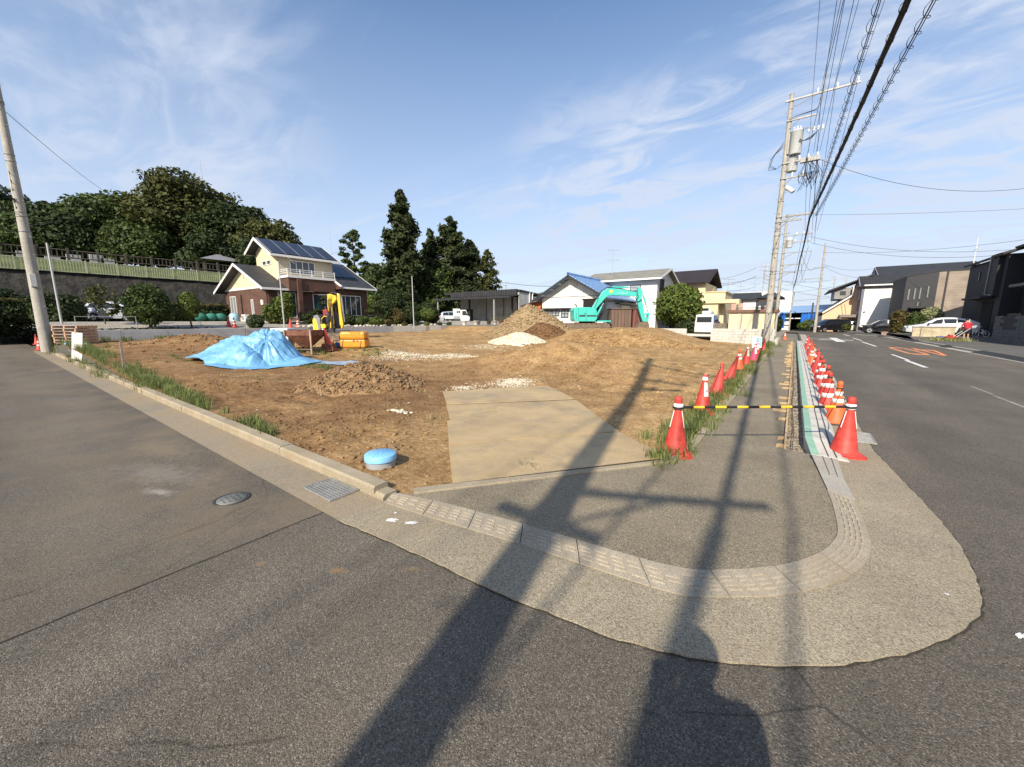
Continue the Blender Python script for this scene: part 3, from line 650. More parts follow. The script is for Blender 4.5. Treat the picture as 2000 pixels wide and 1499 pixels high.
def grass(name, blobs, m=GRASS, seed=1, wide=0.005, lean=0.6):
    rg = np.random.default_rng(seed); Vs = []; Fs = []; b = 0
    for (x, y, rx, ry, n, h) in blobs:
        q = rg.normal(0, 0.5, (n, 2)) * [rx, ry] + [x, y]
        # gather into tufts
        k = max(3, n // 45); cen = rg.normal(0, 0.6, (k, 2)) * [rx, ry] + [x, y]; pick = rg.integers(0, k, n)
        mixm = rg.random(n) < 0.75; q[mixm] = cen[pick[mixm]] + rg.normal(0, 0.05, (mixm.sum(), 2))
        z = np.where(q[:, 0] > -0.95, 0.03, np.where(q[:, 1] < 2.2, 0.03, soil_h(np.minimum(q[:, 0], -0.95), np.maximum(q[:, 1], 2.2), False) - 0.01))
        P = np.c_[q, z]; V, F = blades(P, h * rg.uniform(0.35, 1.15, n), wide, rg, lean); Vs.append(V); Fs.append(F + b); b += len(V)
    return tag(link(name, fast_mesh(name, np.concatenate(Vs), np.concatenate(Fs), m)), kind='stuff')
grass('kerb_grass', [(-15.2, 2.45, 2.2, 0.35, 1500, 0.26), (-12.5, 2.4, 1.4, 0.3, 1300, 0.27), (-10.6, 2.35, 1.0, 0.2, 900, 0.26), (-9.2, 2.3, 0.6, 0.12, 300, 0.2), (-6.9, 2.33, 0.5, 0.10, 420, 0.2), (-6.3, 2.3, 0.4, 0.1, 260, 0.2), (-20.5, 2.4, 2.4, 0.35, 1500, 0.35), (-25, 2.5, 2.5, 0.35, 900, 0.35)], seed=3)
grass('pavement_grass', [(-1.15, 4.75, 0.16, 0.25, 420, 0.20), (-1.2, 5.5, 0.22, 0.55, 900, 0.27), (-1.15, 6.6, 0.25, 0.7, 900, 0.24), (-1.2, 8.0, 0.3, 0.9, 900, 0.22), (-1.2, 9.8, 0.3, 1.0, 900, 0.2), (-1.2, 12, 0.3, 1.4, 1000, 0.2), (-1.2, 15, 0.32, 1.8, 1100, 0.2), (-1.2, 19, 0.35, 2.2, 1100, 0.22), (-1.2, 24, 0.4, 2.6, 1100, 0.25), (-1.25, 29, 0.5, 2.0, 900, 0.3), (-2.3, 3.55, 0.10, 0.05, 60, 0.10)], seed=4)
grass('lot_grass', [(-16.4, 4.9, 1.6, 0.22, 700, 0.16), (-13.6, 6.6, 1.0, 0.4, 320, 0.13), (-15.6, 10.2, 1.5, 0.7, 900, 0.16), (-13.2, 6.9, 0.35, 0.25, 280, 0.2), (-16.6, 8.5, 1.2, 0.35, 420, 0.2), (-4.35, 5.35, 0.35, 0.15, 90, 0.08), (-2.55, 5.9, 0.2, 0.1, 50, 0.07), (-13.0, 20.0, 1.6, 0.5, 300, 0.16), (-28.5, 2.8, 1.4, 0.5, 700, 0.4), (-18.5, 4.2, 2.6, 0.8, 300, 0.14), (-11.6, 4.4, 0.7, 0.4, 80, 0.09)], seed=5)
grass('pole_weeds', [(-30.4, 2.55, 1.2, 0.4, 900, 0.6), (-1.5, 31.2, 0.5, 0.4, 300, 0.4), (-29.5, 5.0, 0.3, 3.0, 500, 0.3)], seed=6, wide=0.012)
grass('dry_stalks', [(-4.6, 4.35, 0.5, 0.25, 70, 0.14), (-6.2, 4.6, 0.8, 0.4, 60, 0.1), (-3.0, 8.6, 2.0, 1.0, 60, 0.1), (-12, 4.0, 2.5, 0.7, 120, 0.12), (-9, 6, 3, 1.2, 90, 0.1)], m=DRYG, seed=8, wide=0.004, lean=1.1)

# loose clods and pebbles on the soil
rg = np.random.default_rng(12)
x = -1.1 - 11 * rg.random(9000) ** 1.3; y = 2.25 + 11 * rg.random(9000) ** 1.3
ok = ((d1.x - d0.x) * (y - d0.y) - (d1.y - d0.y) * (x - d0.x)) > 0.5
dens = sstep(fbm(x * 0.7, y * 0.7, 3, 55), -0.12, 0.12); ok &= rg.random(9000) < dens
ok &= ~((x > -5.2) & (x < -1.2) & (y > 3.0) & (np.abs((y - 4.9) + (x + 3.2) * -0.1) < 2.2) & (y < 8.2) & (y > 1.15 * (-x) - 1.2) & (x > -5.0) & ((x + 5.1) * 1.2 > (2.9 - y) * 0))
x, y = x[ok], y[ok]; sz = 0.008 + 0.030 * rg.random(len(x)) ** 3
stones('soil_clods', np.c_[x, y, soil_h(x, y) + sz * 0.2], sz, SOIL, rg)
x = -1.5 - 27 * rg.random(2600); y = 2.3 + 27 * rg.random(2600); sz = 0.015 + 0.05 * rg.random(2600) ** 3
xh = -6.7 + rg.normal(0, 1.9, 900); yh = 12.2 + rg.normal(0, 1.5, 900); sh_ = 0.012 + 0.05 * rg.random(900) ** 3
stones('hump_clods', np.c_[xh, yh, soil_h(xh, yh) + sh_ * .2], sh_, SOIL, rg)
xb = -13 + 9 * rg.random(700); yb = 25.2 + rg.normal(0, 1.1, 700); sb_ = 0.03 + 0.11 * rg.random(700) ** 3
stones('bank_clods', np.c_[xb, yb, soil_h(xb, yb) + sb_ * .2], sb_, SOIL, rg)
STRAYM = mat('stray_stone', (0.42, 0.36, 0.27), var=0.3, scale=3, rough=0.9)
q0 = rg.random(700); xr = -20 - 8 * q0 + rg.normal(0, 1.2, 700); yr = 6.6 + rg.normal(0, 1.1, 700) + 2.5 * (rg.random(700) < .35); sr = 0.02 + 0.09 * rg.random(700) ** 2
stones('ridge_clods', np.c_[xr, yr, soil_h(xr, yr) + sr * .2], sr, SOIL, rg)
stones('stray_stones', np.c_[x, y, soil_h(x, y) + sz * 0.1][:420], sz[:420] * 0.7, STRAYM, rg)

# ------------------------------------------------------------------ heaps
def heap(name, c, rx, ry, rot, h, m, seed, n=120, rough=0.12, pw=1.0, fr=1.4, lab=None, cat='pile', lean=0.0, top=0.0):
    q = np.linspace(-1.12, 1.12, n); GX, GY = np.meshgrid(q, q); r = np.sqrt(GX ** 2 + GY ** 2) * (1 + 0.18 * fbm(GX * 1.6 + seed, GY * 1.6, 3, seed))
    prof = np.clip(1 - r, -0.12, 1); prof = np.where(prof > 0, prof ** pw, prof)
    prof = np.where(prof > 1 - top, (1 - top) + (prof - 1 + top) * 0.35, prof) if top else prof
    X = GX * rx; Y = GY * ry; ca, sa = math.cos(rot), math.sin(rot); X, Y = X * ca - Y * sa, X * sa + Y * ca
    env = sstep(prof, -0.02, 0.25)
    Z = h * prof + rough * env * (fbm(X * fr + seed * 3, Y * fr, 5, seed + 1, 0.62) * 1.6)
    gz = soil_h(X + c[0], Y + c[1], False); Z = Z + (gz - float(soil_h(c[0], c[1], False)))
    Z = np.where(prof < -0.02, Z - 0.15, Z)
    idx = np.arange(n * n).reshape(n, n); F = np.c_[idx[:-1, :-1].ravel(), idx[:-1, 1:].ravel(), idx[1:, 1:].ravel(), idx[1:, :-1].ravel()]
    P = prof.ravel(); F = F[P[F].max(1) > -0.08]
    o = link(name, fast_mesh(name, np.c_[X.ravel(), Y.ravel(), Z.ravel()], F, m, True), None, (c[0], c[1], float(soil_h(c[0], c[1], False))))
    return tag(o, lab, cat), (X, Y, Z, prof)
def heap_stones(o, S, m, n, smin, smax, seed, name, pwr=3, lift=0.3):
    rg = np.random.default_rng(seed); X, Y, Z, P = S; ok = np.argwhere(P.ravel() > -0.06).ravel(); k = rg.choice(ok, n)
    sz = smin + (smax - smin) * rg.random(n) ** pwr
    d = X[0, 1] - X[0, 0] if abs(X[0, 1] - X[0, 0]) > 1e-3 else 0.03
    return stones(name, np.c_[X.ravel()[k] + rg.normal(0, 0.02, n), Y.ravel()[k] + rg.normal(0, 0.02, n), Z.ravel()[k] + sz * lift], sz, m, rg, 0.85, 'stuff', o)
SOIL_D = mat('spoil_dark', (0.215, 0.125, 0.057), var=0.5, scale=6, rough=0.95, bump=0.8, bscale=26, bdist=0.03, detail=8, rgb2=(0.34, 0.215, 0.11))
SOIL_G = mat('spoil_grey', (0.29, 0.195, 0.10), var=0.4, scale=9, rough=0.95, bump=0.9, bscale=22, bdist=0.04, detail=8, rgb2=(0.41, 0.295, 0.165))
GRV_W = mat('white_gravel', (0.62, 0.56, 0.43), var=0.25, scale=10, rough=0.9, island=0.3, bump=0.8, bscale=30, bdist=0.03)
o, S = heap('dirt_pile', (-8.75, 5.55), 1.62, 1.12, 0.75, 0.72, SOIL_D, 5, 170, 0.15, 0.95, 2.9, 'low heap of dark lumpy earth on the bare lot in front of the blue tarpaulin', top=0.25)
heap_stones(o, S, SOIL_D, 4200, 0.006, 0.046, 3, 'clods', 2.8)
o, S = heap('dirt_pile', (-18.3, 27.4), 3.75, 3.5, 0.6, 2.15, SOIL_G, 9, 150, 0.14, 1.05, 1.2, 'tall pointed mound of brown earth beside the white shed with the blue roof')
heap_stones(o, S, SOIL_G, 3200, 0.02, 0.13, 4, 'clods')
o2, S2 = heap('dirt_pile', (-16.3, 25.9), 2.1, 1.7, 0.3, 1.05, mat('spoil_red', (0.15, 0.08, 0.035), var=0.5, scale=7, rough=0.95, bump=0.8, bscale=26, bdist=0.03, detail=8), 15, 90, 0.16, 0.9, 1.6, 'darker reddish heap leaning on the right flank of the tall earth mound')
heap_stones(o2, S2, MATS['spoil_red'], 900, 0.02, 0.10, 5, 'clods')
o, S = heap('gravel_pile', (-14.55, 21.0), 2.15, 1.5, 0.65, 0.86, GRV_W, 21, 110, 0.06, 1.0, 2.0, 'low pile of pale crushed gravel in front of the tall earth mound', top=0.18)
heap_stones(o, S, GRV_W, 5200, 0.012, 0.045, 6, 'gravel_stones', 1.5)
def patch(name, blobs, seed, smax=0.016):
    rg = np.random.default_rng(seed); P = []
    for (cx, cy, rx, ry, rot, n) in blobs:
        q = rg.normal(0, 0.45, (n, 2)) * [rx, ry]; c, s = math.cos(rot), math.sin(rot); X = cx + q[:, 0] * c - q[:, 1] * s; Y = cy + q[:, 0] * s + q[:, 1] * c
        P.append(np.c_[X, Y, soil_h(X, Y) + 0.006])
    P = np.concatenate(P); return stones(name, P, 0.006 + smax * rg.random(len(P)) ** 2, GRV_W, rg, 0.55, 'stuff')
patch('gravel_scatter', [(-5.85, 8.15, 0.52, 0.62, 0.63, 2600), (-6.55, 6.95, 0.36, 0.42, 0.63, 500), (-6.2, 7.6, 0.9, 0.7, 0.63, 260)], 31)
patch('gravel_spread', [(-13.9, 10.9, 1.5, 1.7, 0.63, 2600), (-12.4, 12.2, 1.4, 1.3, 0.63, 1300), (-11.0, 12.6, 1.2, 0.7, 0.7, 500), (-14.8, 17.6, 1.6, 1.2, 0.6, 700)], 32, 0.03)
# lighter rubble by the mound
RUB = mat('rubble', (0.45, 0.43, 0.40), var=0.4, scale=2, rough=0.9, island=0.7)
rg = np.random.default_rng(77); q = rg.normal(0, 1, (46, 2)) * [0.75, 0.5] + [-12.0, 20.6]
stones('rubble_heap', np.c_[q, soil_h(q[:, 0], q[:, 1], False) + 0.12], 0.05 + 0.16 * rg.random(46), RUB, rg, 0.6)
rg = np.random.default_rng(78); q = rg.normal(0, 1, (60, 2)) * [0.10, 0.06] + [-5.75, 4.35]
stones('spilled_sand', np.c_[q, soil_h(q[:, 0], q[:, 1], False) + 0.01], 0.02 + 0.025 * rg.random(60), GRV_W, rg, 0.35)

# ------------------------------------------------------------------ steel road plates
PLATE = stone_mat('plate_steel', (0.40, 0.295, 0.16), (0.30, 0.22, 0.12), (0.46, 0.36, 0.21), 300, 0.9, dirt=(0.21, 0.185, 0.145), dirt_amt=0.75, dscale=1.0, dlo=.45, dhi=.72, bump=0.12, bdist=0.001, rough=0.7)
plates = [('rust and mud coloured steel plate nearest the road corner', [(-2.68, 2.62), (-1.03, 4.72), (-1.96, 5.47), (-3.62, 3.50)], 0.050),
          ('mud coloured steel plate, second from the road corner', [(-3.63, 3.51), (-1.97, 5.48), (-2.60, 6.16), (-4.53, 4.37)], 0.056),
          ('narrow muddy steel plate, third from the road corner', [(-4.50, 4.41), (-2.63, 6.18), (-3.55, 7.22), (-5.42, 5.22)], 0.050),
          ('muddy steel plate farthest from the road, beside the two gravel patches', [(-5.46, 5.27), (-3.62, 7.28), (-4.95, 8.38), (-6.52, 6.18)], 0.058)]
for lab, q, z in plates:
    cx_ = sum(p[0] for p in q) / 4; cy_ = sum(p[1] for p in q) / 4; q = [(cx_ + (p[0] - cx_) * .988, cy_ + (p[1] - cy_) * .980) for p in q]
    mb = MB(); mb.prism(q, z - 0.022, z); tag(mb.build('steel_plate', PLATE), lab, 'plate', 'steel plates laid on the lot as a driveway')

# ------------------------------------------------------------------ blue pipe riser, drains
PVCB = mat('pvc_blue', (0.22, 0.50, 0.75), var=0.12, scale=14, rough=0.45)
PVCG = mat('pvc_grey', (0.30, 0.31, 0.32), var=0.15, scale=8, rough=0.5)
ri = thing('inspection_chamber', 'round grey pipe stub with a light blue cap standing out of the soil', 'pipe', (-3.74, 2.55, float(soil_h(-3.74, 2.55, False)) - 0.02))
mb = MB(); mb.lathe([(0.165, -0.08), (0.165, 0.10)], 36, cap=False); mb.build('pipe', PVCG, ri)
mb = MB(); mb.lathe([(0.178, 0.085), (0.178, 0.145), (0.172, 0.152), (0.001, 0.153)], 40, cap=False)
mb.build('cap', PVCB, ri)
mb = MB()
for k in range(14):
    a = k * 2 * math.pi / 14; mb.box((0.085 * math.cos(a), 0.085 * math.sin(a), 0.1525), (0.09, 0.004, 0.003), rz=a)
mb.lathe([(0.035, 0.151), (0.035, 0.155), (0.03, 0.155), (0.03, 0.151)], 16, cap=False); mb.build('cap_rib', mat('pvc_blue_dark', (0.10, 0.30, 0.52), rough=0.5), ri)
STEEL_Z = mat('galvanised', (0.42, 0.41, 0.38), var=0.2, scale=12, metal=0.6, rough=0.5)
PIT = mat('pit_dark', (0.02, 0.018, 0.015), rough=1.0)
def grate(loc, L, W_, nl, nw, lab, rz=0):
    t = thing('drain_grate', lab, 'grate', loc, rz)
    mb = MB(); mb.bb(-W_ / 2, W_ / 2, -L / 2, L / 2, -0.004, 0.001); mb.build('pit', PIT, t)
    mb = MB(); b = 0.012
    for s in (-1, 1): mb.box((s * (W_ / 2 - b / 2), 0, 0.010), (b, L, 0.02)); mb.box((0, s * (L / 2 - b / 2), 0.0105), (W_ - 2 * b, b, 0.019))
    mb.build('frame', STEEL_Z, t)
    for i in range(nl): mm = MB(); mm.box((0, -L / 2 + L * (i + 1) / (nl + 1), 0.009), (W_ - 2 * b, 0.013, 0.016)); mm.build('bar', STEEL_Z, t)
    mb = MB()
    for i in range(nw): mb.box((-W_ / 2 + W_ * (i + 1) / (nw + 1), 0, 0.0085), (0.010, L - 2 * b, 0.012))
    mb.build('cross_bars', STEEL_Z, t); return t
grate((-3.63, 1.885, 0.007), 0.30, 0.50, 8, 10, 'steel drain grating set in the side street gutter near the corner')
grate((0.90, 7.35, 0.009), 0.60, 0.36, 12, 5, 'steel drain grating in the main road gutter behind the nearest red cone')
li = thing('valve_lid', 'small round iron cover set in the side street asphalt', 'lid', (-4.22, 1.22, 0.003))
mb = MB(); mb.lathe([(0.15, -0.01), (0.15, 0.005), (0.135, 0.006), (0.13, 0.001), (0.001, 0.001)], 32, cap=False); mb.build('lid_ring', mat('iron_dark', (0.06, 0.055, 0.05), rough=0.6, metal=0.3), li)
mb = MB(); mb.lathe([(0.125, 0.001), (0.122, 0.007), (0.001, 0.007)], 32, cap=False)
for k in range(5): mb.box((0, -0.08 + 0.04 * k, 0.009), (0.2 - 0.04 * abs(k - 2), 0.012, 0.005))
mb.build('lid_plate', mat('iron_plate', (0.17, 0.17, 0.155), rough=0.6, metal=0.3, var=0.4, scale=6), li)
# dried paint splashes and mud prints: real, flat stains on the road
def splash(name, c, rx, ry, rot, m, seed, z, n=26):
    rg = np.random.default_rng(seed); a = np.linspace(0, 2 * math.pi, n, endpoint=False); r = 1 + 0.45 * rg.normal(0, 0.6, n); r = np.clip(r, 0.35, 1.7)
    X = rx * r * np.cos(a); Y = ry * r * np.sin(a); ca, sa = math.cos(rot), math.sin(rot)
    mb = MB(); mb.poly([(c[0] + u * ca - w * sa, c[1] + u * sa + w * ca, z) for u, w in zip(X, Y)]); return tag(mb.build(name, m), kind='structure')
PAINT_W = mat('paint_white', (0.72, 0.70, 0.66), var=0.12, scale=6, rough=0.7)
splash('paint_splash', (-2.62, 1.86), 0.05, 0.028, 0.6, PAINT_W, 1, 0.0175); splash('paint_splash', (-2.45, 1.93), 0.055, 0.022, 0.7, PAINT_W, 2, 0.0175); splash('paint_splash', (-2.7, 1.96), 0.012, 0.012, 0, PAINT_W, 3, 0.0175)
splash('paint_splash', (0.93, 3.33), 0.012, 0.008, 0, PAINT_W, 5, 0.0175); splash('paint_chip', (1.16, 3.12), 0.035, 0.012, 0.9, PAINT_W, 6, 0.005)

# ------------------------------------------------------------------ traffic cones
C_RED = mat('cone_red', (0.50, 0.040, 0.028), var=0.30, scale=11, rough=0.55, rgb2=(0.60, 0.065, 0.045))
C_RED2 = mat('cone_red_faded', (0.52, 0.065, 0.05), var=0.18, scale=7, rough=0.6)
C_ORG = mat('cone_orange', (0.66, 0.125, 0.035), var=0.14, scale=7, rough=0.55)
C_WHT = mat('cone_white', (0.74, 0.73, 0.70), var=0.08, scale=9, rough=0.45)
C_PNK = mat('cone_pink', (0.62, 0.05, 0.12), var=0.15, scale=7, rough=0.6)
C_BLK = mat('cone_black', (0.025, 0.025, 0.025), rough=0.6)
def cone_r(z): return 0.142 + (0.036 - 0.142) * (z - 0.055) / (0.62 - 0.055)
def band(z0, z1, e=0.0015, n=26):
    mb = MB(); mb.lathe([(cone_r(z0) + e - 0.003, z0), (cone_r(z0) + e, z0 + 0.001), (cone_r(z1) + e, z1 - 0.001), (cone_r(z1) + e - 0.003, z1)], n, cap=False); return mb
CONE_CACHE = {}
def cone_meshes(style):
    if style in CONE_CACHE: return CONE_CACHE[style]
    body = {'red': C_RED, 'label': C_RED, 'stripe': C_RED, 'orange': C_ORG, 'faded': C_RED2, 'pink': C_PNK, 'capped': C_RED}[style]
    out = []
    mb = MB(); s = 0.19
    pts = [(-s, -s + .05), (-s + .05, -s), (s - .05, -s), (s, -s + .05), (s, s - .05), (s - .05, s), (-s + .05, s), (-s, s - .05)]
    if style == 'orange': mb.lathe([(0.19, 0), (0.192, 0.02), (0.17, 0.03)], 30); out.append(('base', mb.mesh('cone_base', C_BLK)))
    else:
        mb.prism(pts, 0.0, 0.032); mb.lathe([(0.175, 0.030), (0.168, 0.046), (0.150, 0.050)], 30, cap=False); out.append(('base', mb.mesh('cone_base', body)))
    mb = MB(); mb.lathe([(0.172, 0.03), (0.158, 0.040), (0.142, 0.058), (0.036, 0.62), (0.036, 0.64), (0.040, 0.645), (0.040, 0.665), (0.034, 0.70), (0.02, 0.712), (0.001, 0.714)], 30, cap=False)
    out.append(('body', mb.mesh('cone_body', body)))
    if style == 'stripe':
        for a, b in ((0.235, 0.315), (0.42, 0.50)): out.append(('stripe', band(a, b).mesh('cone_stripe', C_WHT)))
        out.append(('collar', band(0.60, 0.635, 0.003).mesh('cone_collar', C_BLK)))
    elif style == 'orange':
        for a, b in ((0.36, 0.425), (0.475, 0.54)): out.append(('stripe', band(a, b).mesh('cone_stripe', C_WHT)))
        out.append(('collar', band(0.585, 0.605, 0.004).mesh('cone_collar', C_BLK)))
    elif style == 'capped':
        mb = MB(); mb.lathe([(0.044, 0.59), (0.056, 0.60), (0.056, 0.65), (0.048, 0.66), (0.044, 0.665)], 24, cap=False); out.append(('collar', mb.mesh('cone_collar', C_WHT)))
        mb = MB(); mb.lathe([(0.046, 0.64), (0.047, 0.70), (0.042, 0.735), (0.025, 0.75), (0.001, 0.752)], 22, cap=False); out.append(('tip', mb.mesh('cone_tip', C_RED)))
        mb = MB()
        for a in (-0.35, math.pi + 0.35):
            z0, z1 = 0.36, 0.57; p0 = Vector((math.cos(a) * (cone_r(z0) + .002), math.sin(a) * (cone_r(z0) + .002), z0)); p1 = Vector((math.cos(a) * (cone_r(z1) + .002), math.sin(a) * (cone_r(z1) + .002), z1)); mb.cyl(p0, p1, 0.006, n=5)
        out.append(('edge_strip', mb.mesh('cone_edge_strip', C_WHT)))
    elif style in ('label', 'pink'):
        mb = MB(); mb.lathe([(0.050, 0.60), (0.055, 0.61), (0.030, 0.70), (0.022, 0.712)], 18, cap=False); out.append(('collar', mb.mesh('cone_collar', C_WHT)))
        n = 7; mb = MB(); rows = []
        for z in np.linspace(0.32, 0.565, 6):
            r = cone_r(z) + 0.002; half = 0.042 * (1 - 0.25 * (z - 0.32) / 0.245)
            rows.append([(r * math.sin(t), -r * math.cos(t), z) for t in np.linspace(-half / r, half / r, n)])
        vs = [p for r_ in rows for p in r_]; fs = [(i * n + j, i * n + j + 1, (i + 1) * n + j + 1, (i + 1) * n + j) for i in range(5) for j in range(n - 1)]
        mb._add(vs, fs); out.append(('label_strip', mb.mesh('cone_label', C_WHT)))
    CONE_CACHE[style] = out; return out
def text_mesh(name, body, size, m, thick=0.0):
    cu = bpy.data.curves.new(name, 'FONT'); cu.body = body; cu.size = size; cu.align_x = 'CENTER'; cu.align_y = 'CENTER'; cu.extrude = thick; cu.resolution_u = 2
    o = bpy.data.objects.new(name, cu); COL.objects.link(o)
    dg = bpy.context.evaluated_depsgraph_get(); me = bpy.data.meshes.new_from_object(o.evaluated_get(dg)); me.name = name
    bpy.data.objects.remove(o); bpy.data.curves.remove(cu); me.materials.clear(); me.materials.append(m); return me
KANJI = None
def cone(style, x, y, z, label, group, rz=0.0, tilt=(0, 0)):
    global KANJI
    t = thing('traffic_cone', label, 'traffic cone', (x, y, z), rz, group); t.rotation_euler = (tilt[0], tilt[1], rz)
    for nm, me in cone_meshes(style):
        o = link(nm, me, t)
        if nm == 'label_strip' and style == 'label':
            if KANJI is None: KANJI = [text_mesh('label_character', c, 0.052, C_BLK) for c in '立入禁止']
            for k, me2 in enumerate(KANJI):
                zc = 0.535 - 0.062 * k; c = link('label_character', me2, o, (0, -cone_r(zc) - 0.0045, zc)); c.rotation_euler = (math.pi / 2 - 0.185, 0, 0)
    return t
GL = 'cones along the lot edge'; GR = 'cones along the main road gutter'
face = math.radians(36)
left = [('capped', -1.07, 4.99, 'plain red cone with white collar at the left end of the striped bar', 0.3, (0, 0)),
        ('label', -1.20, 7.48, 'red cone with a white lettered strip, second along the lot edge', 0.75, (0, 0.02)),
        ('faded', -1.30, 9.80, 'plain red cone leaning slightly, third along the lot edge', 0.2, (0.02, 0.10)),
        ('faded', -1.35, 12.2, 'plain red cone leaning strongly towards the pavement, fourth along the lot edge', 0.2, (0.04, 0.26)),
        ('orange', -1.36, 14.8, 'orange cone with white bands and a torn foot, fifth along the lot edge', 0.1, (0, -0.03)),
        ('label', -1.34, 16.7, 'red cone with pale tip and strip, sixth along the lot edge', 0.7, (0, 0.08)),
        ('pink', -1.20, 18.3, 'pinkish red cone with a white strip, seventh along the lot edge', 0.7, (0, 0.03)),
        ('label', -1.30, 21.0, 'red cone with white strip, last but one before the big pole', 0.7, (0, 0.05)),
        ('faded', -1.22, 24.2, 'plain red cone standing just in front of the big utility pole', 0.2, (0, 0.06))]
for st, x, y, lab, rz, tl in left: cone(st, x, y, float(soil_h(x, y, False)) + 0.01, lab, GL, rz, tl)
right = [('capped', 0.66, 6.27, 'plain red cone with white collar at the right end of the striped bar'),
         ('orange', 0.70, 8.15, 'orange cone with two white bands and a black foot behind the gutter grating'),
         ('stripe', 0.66, 9.45, 'red and white banded cone right behind the orange cone'),
         ('stripe', 0.70, 10.9, 'fourth cone from the corner along the gutter, red with white bands'),
         ('stripe', 0.68, 12.4, 'fifth cone from the corner along the gutter, red with white bands'),
         ('stripe', 0.72, 13.8, 'sixth cone from the corner along the gutter, red with white bands'),
         ('faded', 0.72, 15.4, 'plain red cone seventh from the corner along the gutter'),
         ('stripe', 0.74, 17.0, 'eighth cone from the corner along the gutter, banded'),
         ('orange', 0.66, 18.6, 'second orange cone in the gutter row, ninth from the corner'),
         ('stripe', 0.76, 20.6, 'tenth cone from the corner along the gutter, banded'),
         ('faded', 0.74, 22.8, 'plain red cone eleventh from the corner along the gutter'),
         ('stripe', 0.78, 25.2, 'third cone from the far end of the gutter row'),
         ('faded', 0.76, 28.0, 'plain red cone next to last at the far end of the gutter row'),
         ('stripe', 0.80, 31.5, 'last banded cone at the far end of the gutter row')]
for i, (st, x, y, lab) in enumerate(right): cone(st, x, y, 0.011, lab, GR, 0.32 + 0.15 * math.sin(i * 2.3), (0.01 * math.sin(i), 0.015 * math.cos(i * 1.7)))
cone('orange', -0.55, 40.5, 0.035, 'lone orange and white cone on the far end of the pavement past the pole', 'far cones by the driveway', 0.2)
cone('stripe', -1.75, 38.0, 0.05, 'banded cone beside the far end of the grey block wall', 'far cones by the driveway', 0.2)
cone('stripe', -35.2, 1.95, 0.0, 'banded red cone at the kerb left of the leaning concrete pole', 'cones by the side street', 0.4)
cone('faded', -43.0, 2.3, 0.02, 'plain dark red cone at the foot of the stone wall on the far left', 'cones by the side street', 0.4)
cone('stripe', -31.5, 10.5, yard_z(-31.5, 10.5), 'banded cone on the gravel yard in front of the brown house gable', 'cones in the gravel yard', 0.4)
cone('faded', -32.2, 10.4, yard_z(-32.2, 10.4), 'small plain red cone beside the banded cone on the gravel yard', 'cones in the gravel yard', 0.4)
cone('faded', -31.0, 14.0, yard_z(-31, 14.0), 'plain red cone half hidden under the garden shrubs behind the tarpaulin', 'cones in the gravel yard', 0.4)
cone('stripe', -30.9, 14.5, yard_z(-31, 14.6), 'tall white and red cone by the garden shrubs left of the mini excavator', 'cones in the gravel yard', 0.4)

# striped bar and guard ropes
BARY = mat('bar_yellow', (0.80, 0.47, 0.03), rough=0.45, var=0.06); BARK = mat('bar_black', (0.02, 0.02, 0.022), rough=0.4)
ba = Vector((-1.07, 4.99, float(soil_h(-1.07, 4.99, False)) + 0.62)); bb_ = Vector((0.66, 6.27, 0.635)); dv2 = (bb_ - ba); L = dv2.length
bar = thing('barrier_bar', 'yellow and black striped bar hung between the two nearest red cones', 'bar', tuple(ba)); bar.rotation_euler = dv2.to_track_quat('X', 'Z').to_euler()
for i in range(15):
    a0 = 0.05 + (L - 0.10) * i / 15; a1 = 0.05 + (L - 0.10) * (i + 1) / 15
    mb = MB(); mb.cyl((a0, 0, 0), (a1 - 0.0008, 0, 0), 0.0165, n=12); mb.build('bar_segment', BARY if i % 2 else BARK, bar)
for a in (0, L):
    mb = MB(); mb.lathe([(0.060, -0.012), (0.066, -0.012), (0.066, 0.012), (0.060, 0.012), (0.060, -0.012)], 20, cap=False, c=(a, 0, 0)); mb.build('end_ring', BARK, bar)
def rope(name, pts, sag, lab, r=0.008):
    mb = MB(); k = 0
    for p, q in zip(pts[:-1], pts[1:]):
        p = Vector(p); q = Vector(q); n = max(6, int((q - p).length / 0.14)); P = [p.lerp(q, i / n) - Vector((0, 0, 4 * sag * (i / n) * (1 - i / n))) for i in range(n + 1)]
        for i in range(n): mb.cur = k % 2; k += 1; mb.tube([P[i], P[i + 1]], r, 5, caps=False)
    return tag(mb.build(name, [BARK, mat('rope_yellow', (0.62, 0.47, 0.20), var=0.2, rough=0.8)]), lab, 'rope')
rope('guard_rope', [(-1.19, 7.48, 0.70), (-1.24, 9.8, 0.69), (-1.2, 12.2, 0.68), (-1.36, 14.8, 0.66), (-1.3, 16.7, 0.67), (-1.2, 18.3, 0.66), (-1.27, 21, 0.68), (-1.2, 24.2, 0.68), (-1.3, 31.2, 0.8)], 0.07, 'yellow and black guard rope strung along the cones on the lot edge')
rope('guard_rope', [(0.69, 6.27, 0.62), (0.73, 8.15, 0.60), (0.69, 9.45, 0.61), (0.73, 10.9, 0.61), (0.71, 12.4, 0.61), (0.75, 13.8, 0.61), (0.75, 15.4, 0.61), (0.77, 17, 0.61), (0.69, 18.6, 0.6), (0.79, 20.6, 0.61), (0.77, 22.8, 0.61), (0.81, 25.2, 0.61), (0.79, 28, 0.61), (0.82, 31.5, 0.61)], 0.09, 'yellow and black guard rope strung along the cones in the main road gutter')

